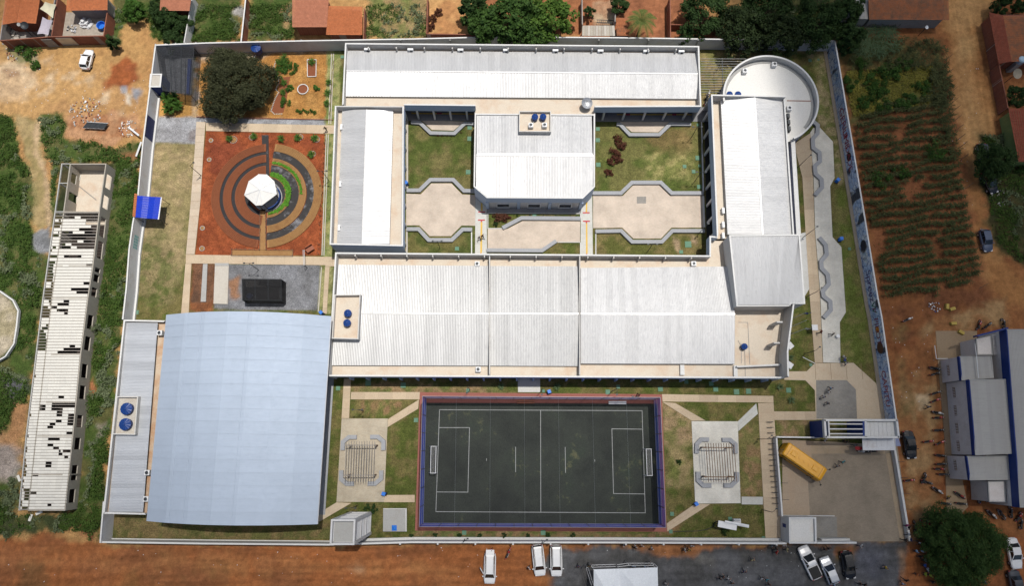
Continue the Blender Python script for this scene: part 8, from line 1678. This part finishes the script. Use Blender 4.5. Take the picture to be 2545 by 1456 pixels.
# palm
x, y = W((1594, 50), 4.5); pt = thing('palm_tree', 'yellow green coconut palm over the north wall', 'palm tree', (x, y, 0)); m = MB(); m.path([(0, 0, 0), (.1, .05, 2), (.05, 0, 4.4)], .16, .11, 8); m.build('trunk', M_BARK, pt)
for k in range(13):
 a = k * 2.4 + .3; Ln = random.uniform(2.4, 3.1); n = 10; vs = []; fs = []; m = MB()
 pts = [Vector((math.cos(a) * Ln * (i / n), math.sin(a) * Ln * (i / n), 4.4 + .9 * math.sin(i / n * 2.2) - 1.5 * (i / n) ** 2)) for i in range(n + 1)]; m.path(pts, .035, .01, 4); sd = Vector((-math.sin(a), math.cos(a), 0))
 for i in range(1, n * 3):
  u = i / 3; i0 = int(u); p = pts[i0].lerp(pts[min(n, i0 + 1)], u - i0); ll = .75 * math.sin(math.pi * (u / n * .85 + .12)); fw = Vector((math.cos(a), math.sin(a), 0))
  for s in (-1, 1): tip = p + sd * s * ll * .85 + fw * ll * .5 + Vector((0, 0, -.25 * ll)); w2 = fw * .05; m.add([p - w2, p + w2, tip], [(0, 1, 2)])
 m.build('frond', L_PALM, pt)
# broad tropical plants
def rosette(px, r, n, label, mat, h=.7, w_=.12, name='plant', cat='plant', group=None, hz=.4):
 x, y = W(px, hz); t = thing(name, label, cat, (x, y, 0), random.uniform(0, 6), group); m = MB()
 for k in range(n):
  a = k * 2.39996; ln = r * random.uniform(.65, 1.1); hh = h * random.uniform(.5, 1.2); sd = Vector((-math.sin(a), math.cos(a), 0)); P0 = Vector((0, 0, .05)); pts = [P0 + Vector((math.cos(a) * ln * u, math.sin(a) * ln * u, hh * math.sin(u * 2.3))) for u in (0, .35, .7, 1)]; ws = (w_ * .4, w_, w_ * .8, .01)
  vs = [];
  for p, ww in zip(pts, ws): vs += [p - sd * ww, p + sd * ww + Vector((0, 0, .01))]
  m.add(vs, [(2 * i, 2 * i + 1, 2 * i + 3, 2 * i + 2) for i in range(3)])
 m.build('leaves', mat, t); m = MB(); m.tube((0, 0, 0), (0, 0, h * .35), .06, .04, 6); m.build('stem', M_BARK, t); return t
for i, (p, lb) in enumerate((((412, 243), 'upper left'), ((432, 240), 'upper right'), ((424, 257), 'middle'), ((440, 262), 'lower right'), ((418, 270), 'lower left'))): rosette(p, 1.15, 26, 'large leaved plant in the clump below the net yard, ' + lb, L_SHRUB, 1.5, .16, group='clump of large leaved plants', hz=1.0)
GP = [(T('B1', 735, 545), 12, 'fern like plant at the top of the stone edged garden bed', 'r'), (T('B1', 700, 610), 12, 'dense plant, left of the leafy group in the stone edged bed', 'b'), (T('B1', 755, 600), 13, 'dense plant, middle of the leafy group in the stone edged bed', 'b'), (T('B1', 815, 630), 11, 'dense plant, right of the leafy group in the stone edged bed', 'b'), (T('B1', 710, 680), 14, 'low plant at the foot of the leafy group', 'b'), (T('B1', 735, 775), 9, 'potted plant in the middle of the stone edged bed', 'r'), (T('B1', 788, 822), 7, 'small bush right of the potted plants', 'b'), (T('B1', 728, 868), 9, 'second potted plant of the stone edged bed', 'r'), (T('B1', 738, 955), 11, 'leafy bush in the lower stone edged bed', 'b'),
    (T('B1', 1000, 580), 10, 'grassy tuft at the top of the small rectangular bed', 'r'), (T('B1', 1034, 826), 6, 'small round bush right of the round bed', 'b'), (T('B1', 1160, 772), 7, 'spiky plant on the plank edging, upper', 'r'), (T('B1', 1150, 870), 9, 'spiky plant on the plank edging, middle', 'r'), (T('B1', 1142, 970), 8, 'spiky plant on the plank edging, lower', 'r')]
for p, r, lb, k in GP:
 r *= 1.35
 if k == 'r': rosette(p, r * .066, 22, lb, L_SHRUB, .6, .06)
 else: bush(p, r, lb, L_SHRUB, .11, 1100, .55)
for i in range(6): bush(T('B1', 862 + i * 32, 1035 + (i % 2) * 14), 5.5, ('first', 'second', 'third', 'fourth', 'fifth', 'sixth')[i] + ' small shrub from the west in the row of six in tyres', L_SHRUB, .07, 350, .5, group='row of six small shrubs')
GR = [((576, 346), 'left'), ((629, 337), 'second'), ((696, 343), 'third'), ((739, 341), 'fourth'), ((784, 342), 'fifth')]
def stonering(px, r, label, n=14, fill=True):
 x, y = W(px); t = thing('stone_ring', label, 'stone ring', (x, y, 0), 0, 'stone rings in the gardens')
 for i in range(n): a = 2 * math.pi * i / n; m = MB(); m.box((0, 0, 0), (.16 * random.uniform(.8, 1.2), .12, .12), taper=.7); m.build('stone', M_CONCL, t, loc=(r * math.cos(a), r * math.sin(a), .06), rz=a + 1.57)
 if fill: m = MB(); m.lathe((0, 0, 0), [(r * .86, 0), (r * .8, .06), (r * .3, .1)], 14); m.build('mulch', TAN, t)
for p, r, lb in ((T('B1', 262, 1320), .62, 'stone ring with straw, second from the left in the red garden'), (T('B1', 52, 1325), .32, 'small stone ring at the top left of the red garden'), (T('B1', 440, 1295), .5, 'stone ring round the second spiky plant'), (T('B1', 890, 1295), .52, 'stone ring with straw right of the middle path'), (T('B1', 1050, 1315), .5, 'stone ring at the top right of the red garden'), (T('B2', 35, 148), .32, 'small stone ring on the west side of the red garden'), (T('B2', 1010, 95), .5, 'stone ring at the east side of the round beds'), (T('A2', 1912, 795), .34, 'upper small ring near the west garden path'), (T('A2', 1908, 988), .38, 'lower small ring near the west garden path')): stonering(p, r, lb)
for p, lb in ((T('B1', 222, 1305), 'sprout beside the left stone ring of the red garden'), (T('B1', 455, 1285), 'spiky agave like plant left of the mulch path'), (T('B1', 712, 1305), 'spiky plant right of the mulch path'), (T('B1', 868, 1298), 'spiky plant beside the fourth stone ring'), (T('B1', 1025, 1300), 'spiky plant at the top right of the red garden'), (T('B2', 995, 95), 'spiky plant at the east side of the round beds')): rosette(p, .8, 18, lb, L_SHRUB, .6, .08)
t = thing('planter_bed', 'round white kerbed planter bed in the ochre garden', 'garden bed'); c = W(T('B1', 920, 843)); ring_wall(t, c, 1.42 / 2 + .12, 1.42 / 2 + .25, 0, .2, 0, 2 * math.pi - .001, 28, M_COPING, 'kerb'); m = MB(); m.lathe((c[0], c[1], 0), [(.82, -.02), (.82, .1)], 24); m.build('soil', BROWN, t)
t = thing('planter_bed', 'small rectangular planter bed with a white kerb in the ochre garden', 'garden bed'); P_ = B1(960, 560, 1045, 562, 1042, 720, 962, 722)
for a, b in zip(P_, P_[1:] + P_[:1]): m = MB(); m.bar(W3(a, .1), W3(b, .1), .1, .2); m.build('kerb', M_COPING, t)
m = MB(); m.prism([W(p) for p in P_], -.02, .07); m.build('soil', BROWN, t)
t = thing('planter_bed', 'long winding bed edged with white stones in the ochre garden', 'garden bed'); pts = B1(660, 580, 642, 640, 655, 690, 690, 735, 688, 790, 660, 840, 690, 870, 655, 930, 635, 990, 618, 1045, 650, 1075, 735, 1072)
for a, b in zip(pts, pts[1:]):
 A, B_ = Vector(W3(a, .08)), Vector(W3(b, .08)); k = max(2, int((B_ - A).length / .26))
 for i in range(k): p = A.lerp(B_, i / k); m = MB(); m.box((0, 0, 0), (.2, .14, .14), taper=.7); m.build('stone', M_COPING, t, loc=p, rz=random.uniform(0, 3))
m = MB(); m.prism([W(p) for p in B1(700, 730, 800, 720, 780, 800, 770, 900, 760, 960, 735, 1060, 650, 1068, 625, 1040, 650, 960, 690, 880)], -.02, .03); m.build('soil', BROWN, t)
# lettuces: rows of heads in the inner and middle east bed
def rowleaves(arc, n, r, label, mat):
 t = thing('vegetable_row', label, 'vegetables'); a0, a1, rr = arc
 for i in range(n):
  a = R(a0 + (a1 - a0) * i / (n - 1)); x, y = GC[0] + rr * U * math.cos(a), GC[1] + rr * U * math.sin(a); P = RNG.normal(size=(12, 3)) * np.array((r * .45, r * .45, .04)) + np.array((x, y, .27)); V, F = leaves(P, r * .7, .75, up=1.2); me = np_mesh('lettuce', V, F); me.materials.append(mat); put('lettuce', me, t)
rowleaves((80, -55, 52), 52, .24, 'bright green lettuce row on the inner garden bed, outer of two', L_LETT); rowleaves((82, -30, 57.5), 48, .24, 'bright green lettuce row on the inner garden bed, inner of two', L_LETT); rowleaves((-32, -78, 50), 20, .2, 'sparser lettuce row at the south end of the inner bed', L_LETT)
rowleaves((82, 2, 86), 60, .2, 'thin green lettuce row on the middle garden bed', L_LETT)
# red leaved shrubs
for p, r, lb in ((T('C2', 810, 690), 13, 'low bronze leaved shrub south of the square hall, left'), (T('C2', 880, 690), 13, 'low bronze leaved shrub south of the square hall, right'), ((1536, 345), 12, 'bronze leaved shrub, top of the chain in the right courtyard'), ((1545, 362), 13, 'bronze leaved shrub, second of the chain in the right courtyard'), ((1528, 378), 14, 'bronze leaved shrub, third of the chain in the right courtyard'), ((1540, 392), 15, 'bronze leaved shrub, fourth of the chain in the right courtyard'), ((1521, 402), 12, 'bronze leaved shrub, fifth of the chain in the right courtyard'), ((1512, 428), 11, 'bronze leaved shrub, last of the chain in the right courtyard'),
       (T('C1', 255, 108), 11, 'dark bronze bush in the orange yard, upper'), (T('C1', 205, 165), 12, 'dark bronze bush in the orange yard, middle'), (T('C1', 185, 250), 11, 'dark bronze bush in the orange yard, lower')): bush(p, r, lb, L_RED, .13, 520, .8, .6)
for i in range(9): bush((C1(115 + i * 44, 1200 + (70 if 2 < i < 7 else (i % 3) * 20))[0]), 3.2, ORD[i] + ' small sapling from the west round the left courtyard bay', L_RED, .06, 120, .4, clumps=5, group='small saplings round the left bay')
for p, lb in ((T('C3', 850, 930), 'spiky plant in the turf left of the entry slab'), (T('C3', 1375, 935), 'spiky plant in the turf right of the entry slab'), (T('D3', 1640, 660), 'yellowish spiky plant below the corner terrace'), (T('D3', 1540, 935), 'white flowered plant at the south east turf corner'), (T('D3', 1650, 1060), 'leggy plant lower in the south east turf corner')): rosette(p, .7, 18, lb, L_CANE, .6, .05)
for i in range(8): bush((1020 + i * 57 + (i % 3) * 4, 1331 + (i % 2)), 6, ('first', 'second', 'third', 'fourth', 'fifth', 'sixth', 'seventh', 'last')[i] + ' small dark bush from the west along the south wall', L_ALGA, .1, 300, .7, group='small bushes along the south wall')
bush((1802, 1322), 9, 'dark bush behind the white electricity rack', L_ALGA, .1, 400, .7); bush((1500, 352 - 40), 1, 'tiny seedling', L_ALGA, .05, 20, .2) if False else None
bush(T('D4', 590, 290), 7, 'small dark bush west of the right pergola', L_ALGA, .1, 300, .5); bush(T('C2', 800, 755), 7, 'small green shrub in the bent turf bed', L_ALGA, .1, 300, .5)
for i in range(10): bush((C2(1000 + i * 62, 672 + (i % 2) * 8)[0]), 3.5, ORD[i] + ' small plant from the west in the row below the square hall', L_ALGA, .06, 140, .4, clumps=5, group='row of small plants below the square hall')
bush((928, 1265), 12, 'dark bush at the east foot of the water tower', L_ALGA, .12, 500, .8, hz=.5); bush((912, 1262), 9, 'small dark bush north of the water tower', L_ALGA, .12, 300, .7); bush((232, 815), 14, 'blue green bush between unfinished building and annexe', L_WEEDG, .14, 500, 1.3, hz=1)
BUL = ['dark bush near the graffiti wall, top left of the overgrown patch', 'dark bush right of the topmost left one in the overgrown patch', 'dark bush in the left middle of the overgrown patch', 'dark bush in the top middle of the overgrown patch', 'highest dark bush of the overgrown patch by the maize', 'dark bush at the right end of the overgrown patch', 'dark bush low on the left of the overgrown patch', 'dark bush in the lower right of the overgrown patch', 'dark bush at the bottom middle of the overgrown patch', 'dark bush just above the first maize rows', 'dark bush touching the graffiti wall coping', 'dark bush under the cane grass', 'left dark bush among the maize rows', 'middle dark bush among the maize rows', 'right dark bush among the maize rows']
for bi, (p, r) in enumerate((((2165, 200), 22), ((2195, 185), 24), ((2180, 225), 20), ((2230, 175), 20), ((2247, 155), 16), ((2295, 215), 19), ((2150, 250), 18), ((2265, 245), 16), ((2200, 262), 22), ((2240, 258), 18), ((2115, 205), 16), ((2140, 155), 16), ((2190, 440), 22), ((2245, 425), 18), ((2330, 375), 26))):
 bush(p, r * 1.25, BUL[bi], L_BUSHG, .14, 1500, 1.2, group='bushes in the overgrown patch', hz=.9)
# --- maize field (nobody could count the plants)
def blades(P, n_leaf, length, width, mat, name, h0=.0, arch=.6, kind='stuff'):
 """arching leaf blades, three segments each"""
 n = len(P); ci = np.repeat(np.arange(n), n_leaf); k = len(ci); a = RNG.uniform(0, 2 * np.pi, k); L = length * RNG.uniform(.6, 1.2, k); B0 = P[ci] + np.stack([np.zeros(k), np.zeros(k), h0 * RNG.uniform(.3, 1.0, k)], 1)
 d = np.stack([np.cos(a), np.sin(a), np.zeros(k)], 1); s = np.stack([-np.sin(a), np.cos(a), np.zeros(k)], 1); V = []
 up = RNG.uniform(.6, 1.1, k) * arch
 for u, wd in ((0, .5), (.4, 1.0), (.8, .8), (1.05, .08)):
  c = B0 + d * (L * u)[:, None]; c[:, 2] += up * L * (1.6 * u - 1.5 * u * u); V += [c - s * width * wd, c + s * width * wd]
 V = np.stack(V, 1).reshape(-1, 3); F = []; base = np.arange(k) * 8
 for i in range(3): F.append(np.stack([base + 2 * i, base + 2 * i + 1, base + 2 * i + 3, base + 2 * i + 2], 1))
 me = np_mesh(name, V, np.concatenate(F)); me.materials.append(mat); return put(name, me, kind=kind)
def inpoly(px, X, Y): return sdf(WL(px), X, Y) < 0
FP = [(2120, 300), (2200, 262), (2340, 230), (2352, 330), (2385, 460), (2432, 690), (2320, 735), (2195, 745), (2150, 520)]
Pl = []
for rI in range(-2, 26):
 yL = 258 + rI * 19.6
 for u in np.arange(0, 1, .0105):
  xx = 2095 + u * 355; yy = yL + 20 - u * 52 + 3 * math.sin(xx * .05 + rI)
  if random.random() < .1: continue
  Pl.append(W((xx + random.uniform(-2, 2), yy + random.uniform(-2.6, 2.6))))
Pl = np.array(Pl); k = inpoly(FP, Pl[:, 0], Pl[:, 1]); Pl = Pl[k]; k2 = fbm(Pl[:, 0], Pl[:, 1], 3.0, 2) > .26; Pl = Pl[k2]; Pl = np.column_stack([Pl, np.zeros(len(Pl))])
tag(blades(Pl, 12, .60, .045, L_CORN, 'maize_crop', h0=1.0), 'rows of dark green maize on red soil', 'crop')
def scatter(px, dens, seed=0):
 wp = WL(px); xs = [p[0] for p in wp]; ys = [p[1] for p in wp]; x0, x1, y0, y1 = max(min(xs), -95), min(max(xs), 95), max(min(ys), -48), min(max(ys), 76)
 n = int((x1 - x0) * (y1 - y0) * dens); X = RNG.uniform(x0, x1, n); Y = RNG.uniform(y0, y1, n); return X, Y, sdf(wp, X, Y)
X, Y, d = scatter([(2100, 105), (2340, 100), (2360, 260), (2300, 250), (2315, 170), (2200, 175), (2105, 175)], 2.4); k = d < .3
tag(blades(np.column_stack([X[k], Y[k], 0 * X[k]]), 9, .6, .05, L_CORN, 'maize_crop', h0=1.2), 'unruly maize patch in front of the weathered roof', 'crop')
X, Y, d = scatter([(2315, 165), (2345, 165), (2365, 330), (2380, 420), (2340, 330), (2310, 230)], 2.6); k = d < .3
tag(blades(np.column_stack([X[k], Y[k], 0 * X[k]]), 9, .6, .05, L_CORN, 'maize_crop', h0=1.1), 'maize strip along the sandy road', 'crop')
X, Y, d = scatter([(2118, 75), (2215, 75), (2225, 125), (2160, 150), (2115, 130)], 4.0); k = d < .3
tag(blades(np.column_stack([X[k], Y[k], 0 * X[k]]), 8, 1.1, .035, L_CANE, 'cane_grass', h0=1.2, arch=.8), 'tall pale cane grass beside the dark trees', 'grass')
X, Y, d = scatter([(2100, 180), (2315, 165), (2310, 255), (2210, 275), (2120, 290)], 75); k = (d < .2) & (fbm(X, Y, 2.0, 3) > .36)
V, F = leaves(np.column_stack([X[k], Y[k], RNG.uniform(.05, .45, k.sum())]), .15, .5, up=.8); me = np_mesh('weeds', V, F); me.materials.append(L_WEEDY); put('weeds', me, kind='stuff', label='yellow green weeds in the overgrown patch', cat='weeds')
t = thing('field_fence', 'row of leaning dark stakes between the maize and the sandy road', 'fence')
for tl, zx, zy in (('E1', 1205, 565), ('E1', 1212, 700), ('E1', 1230, 792), ('E1', 1250, 870), ('E1', 1260, 968), ('E1', 1278, 1042), ('E1', 1290, 1132), ('E1', 1305, 1222), ('E1', 1322, 1310), ('E1', 1345, 1380), ('E2', 1345, 22), ('E2', 1352, 140), ('E2', 1400, 408), ('E2', 1480, 840), ('E2', 1510, 972), ('E2', 1535, 1350)):
 x, y = W(T(tl, zx, zy)); m = MB(); m.tube((x - .3, y - .25, 0), (x + .25, y + .25, 1.5), .05, .035, 6); m.build('stake', M_WOOD, t)
X, Y, d = scatter(FP, 9); k = (d < 0) & (fbm(X, Y, 1.5, 3) > .55); V, F = leaves(np.column_stack([X[k], Y[k], RNG.uniform(.03, .15, k.sum())]), .1, .5, up=.8); me = np_mesh('weeds', V, F); me.materials.append(L_GRASS); put('weeds', me, kind='stuff', label='small weeds between the maize rows', cat='weeds')
# --- weeds, turf blades, litter
VW = [[], [], []]
EXCL = [[(-60, 722), (0, 722), (30, 745), (47, 773), (40, 850), (0, 892), (-60, 900)], [(83, 570), (130, 560), (130, 630), (85, 625)], [(18, 1070), (45, 1003), (75, 1005), (70, 1055), (50, 1180), (10, 1190), (-60, 1150), (-60, 1120)], [(85, 300), (103, 300), (98, 380), (122, 420), (128, 560), (100, 560), (85, 400)], [(150, 404), (288, 404), (246, 760), (220, 1000), (193, 1272), (50, 1272), (60, 1090), (97, 780), (125, 580)], [(577, 20), (608, 20), (605, 45), (577, 45)]]
for px, wob, dens, kind in VEG:
 X, Y, d = scatter(px, 22 * dens); nn = fbm(X, Y, 1.7, 3); n2 = fbm(X + 50, Y - 20, 4.5, 3); d = d + (fbm(X, Y + 500, 1.3, 3) - .5) * 2.2 * wob
 for ex in EXCL: d = np.maximum(d, -sdf(WL(ex), X, Y) + .1)
 k = (d < -.1) & (nn > .36); Xk, Yk, hk, g = X[k], Y[k], np.clip((nn[k] - .33) * 2.2, .12, .8), n2[k]
 for i, mk in enumerate(((g < .60), (g >= .60) & (g < .67), g >= .9)):
  if mk.sum(): VW[i].append(np.column_stack([Xk[mk], Yk[mk], hk[mk]]))
def weedmesh(P, mat, label, size=.15):
 n = len(P); ci = np.repeat(np.arange(n), 4); Q = P[ci].copy(); Q[:, :2] += RNG.normal(size=(len(Q), 2)) * .16; Q[:, 2] *= RNG.uniform(.25, 1.1, len(Q)); V, F = leaves(Q, size, .55, up=.7); V[:, 2] = np.maximum(V[:, 2], .0)
 me = np_mesh('weeds', V, F); me.materials.append(mat); put('weeds', me, kind='stuff', label=label, cat='weeds')
weedmesh(np.concatenate(VW[0]), L_WEED, 'green weeds covering the waste ground'); weedmesh(np.concatenate(VW[1]), L_WEEDG, 'grey green broad leaved weeds on the waste ground', .2)
LAWNS = [[(1015, 300), (1178, 300), (1178, 450), (1015, 450)], [(1480, 320), (1748, 320), (1748, 470), (1480, 470)], [(1010, 560), (1178, 560), (1178, 630), (1010, 630)], [(1480, 570), (1752, 570), (1752, 632), (1480, 632)], [(2078, 470), (2125, 470), (2172, 900), (2092, 900)], [(2030, 140), (2060, 140), (2115, 460), (2076, 460)], [(350, 600), (450, 600), (440, 775), (345, 775)], [(850, 948), (1930, 955), (1925, 1000), (850, 985)], [(965, 1000), (1035, 1020), (1030, 1230), (960, 1230)], [(1655, 1000), (1720, 1030), (1728, 1240), (1660, 1300)], [(1840, 1060), (1890, 1060), (1895, 1235), (1840, 1235)], [(1660, 1255), (1895, 1255), (1898, 1338), (1660, 1338)], [(810, 950), (850, 950), (835, 1245), (795, 1260)], [(880, 1252), (1030, 1252), (1030, 1340), (800, 1340)], [(1930, 860), (2020, 760), (2020, 895), (1960, 915)], [(1925, 950), (2020, 955), (2020, 1022), (1925, 1022)], [(260, 1285), (820, 1305), (820, 1340), (262, 1340)], [(1745, 130), (1890, 130), (1800, 260), (1745, 262)]]
PS = []
for px in LAWNS:
 X, Y, d = scatter(px, 15); k = (d < 0) & (fbm(X, Y, 1.4, 3) > .5); PS.append(np.column_stack([X[k], Y[k], RNG.uniform(0, .03, k.sum())]))
P_ = np.concatenate(PS); V, F = leaves(P_, .09, .4, up=1.0); V[:, 2] = np.clip(V[:, 2], 0, .07); me = np_mesh('turf_grass', V, F); me.materials.append(L_GRASS); put('turf_grass', me, kind='stuff', label='tufts of turf grass in the school lawns', cat='grass')
# pale litter on the dirt
m = MB(); rd = random.Random(5)
for px, n in (([(0, 1355), (1300, 1360), (1300, 1450), (0, 1450)], 38), ([(0, 160), (360, 180), (350, 290), (0, 280)], 60), ([(2200, 760), (2340, 760), (2330, 1000), (2235, 1000)], 22), ([(2350, 160), (2430, 160), (2440, 600), (2400, 600)], 25), ([(2130, 300), (2400, 300), (2430, 700), (2200, 740)], 14), ([(1350, 1360), (2100, 1365), (2100, 1440), (1400, 1440)], 16)):
 X, Y, d = scatter(px, n / 400.0 * 3); kk = np.where(d < 0)[0][:n]
 for i in kk: m.box((X[i], Y[i], .05), (rd.uniform(.04, .16), rd.uniform(.04, .1), .04), rz=rd.uniform(0, 3))
m.build('litter', M_WALLIN, None, kind='stuff', label='scraps of pale litter on the bare ground', cat='litter')
# --- the cloud bank that shades the south and east of the site (far above the camera)
def build_cloud():
 zb = 420.0; dens = 0.012; off = SUN_DIR * (zb / SUN_DIR.z); n = 90
 xs = np.linspace(-330, 330, n); ys = np.linspace(-330, 330, n); X, Y = np.meshgrid(xs, ys)
 dx = (X + 16) / np.where(X > -16, 80, 93); dy = (Y - 42) / np.where(Y < 42, 50, 85); r = np.hypot(dx, dy)
 r = r + (fbm(X + 900, Y + 900, 60, 3) - .5) * .35; tau = 1.75 * sstep(.70, 1.32, r)
 fade = 1 - sstep(250, 325, np.maximum(abs(X), abs(Y))); Tk = tau * fade / dens + .15
 V0 = np.stack([X + off.x, Y + off.y, np.full(X.shape, zb)], -1).reshape(-1, 3); V1 = V0.copy(); V1[:, 2] += Tk.ravel(); N = n * n; idx = np.arange(N).reshape(n, n)
 f = np.stack([idx[:-1, :-1], idx[:-1, 1:], idx[1:, 1:], idx[1:, :-1]], -1).reshape(-1, 4); rim = np.concatenate([idx[0, :], idx[1:, -1], idx[-1, -2::-1], idx[-2:0:-1, 0]]); a = rim; b = np.roll(rim, -1)
 F = np.concatenate([f[:, ::-1], f + N, np.stack([a, b, b + N, a + N], 1)]); me = np_mesh('cloud', np.concatenate([V0, V1]), F)
 m = bpy.data.materials.new('cloud_vapour'); m.use_nodes = True; t = m.node_tree; t.nodes.clear(); o = t.nodes.new('ShaderNodeOutputMaterial'); v = t.nodes.new('ShaderNodeVolumeScatter'); v.inputs['Density'].default_value = dens; v.inputs['Anisotropy'].default_value = .5; v.inputs['Color'].default_value = (1, 1, 1, 1); t.links.new(v.outputs[0], o.inputs['Volume'])
 me.materials.append(m); put('cloud', me, kind='structure')
build_cloud()
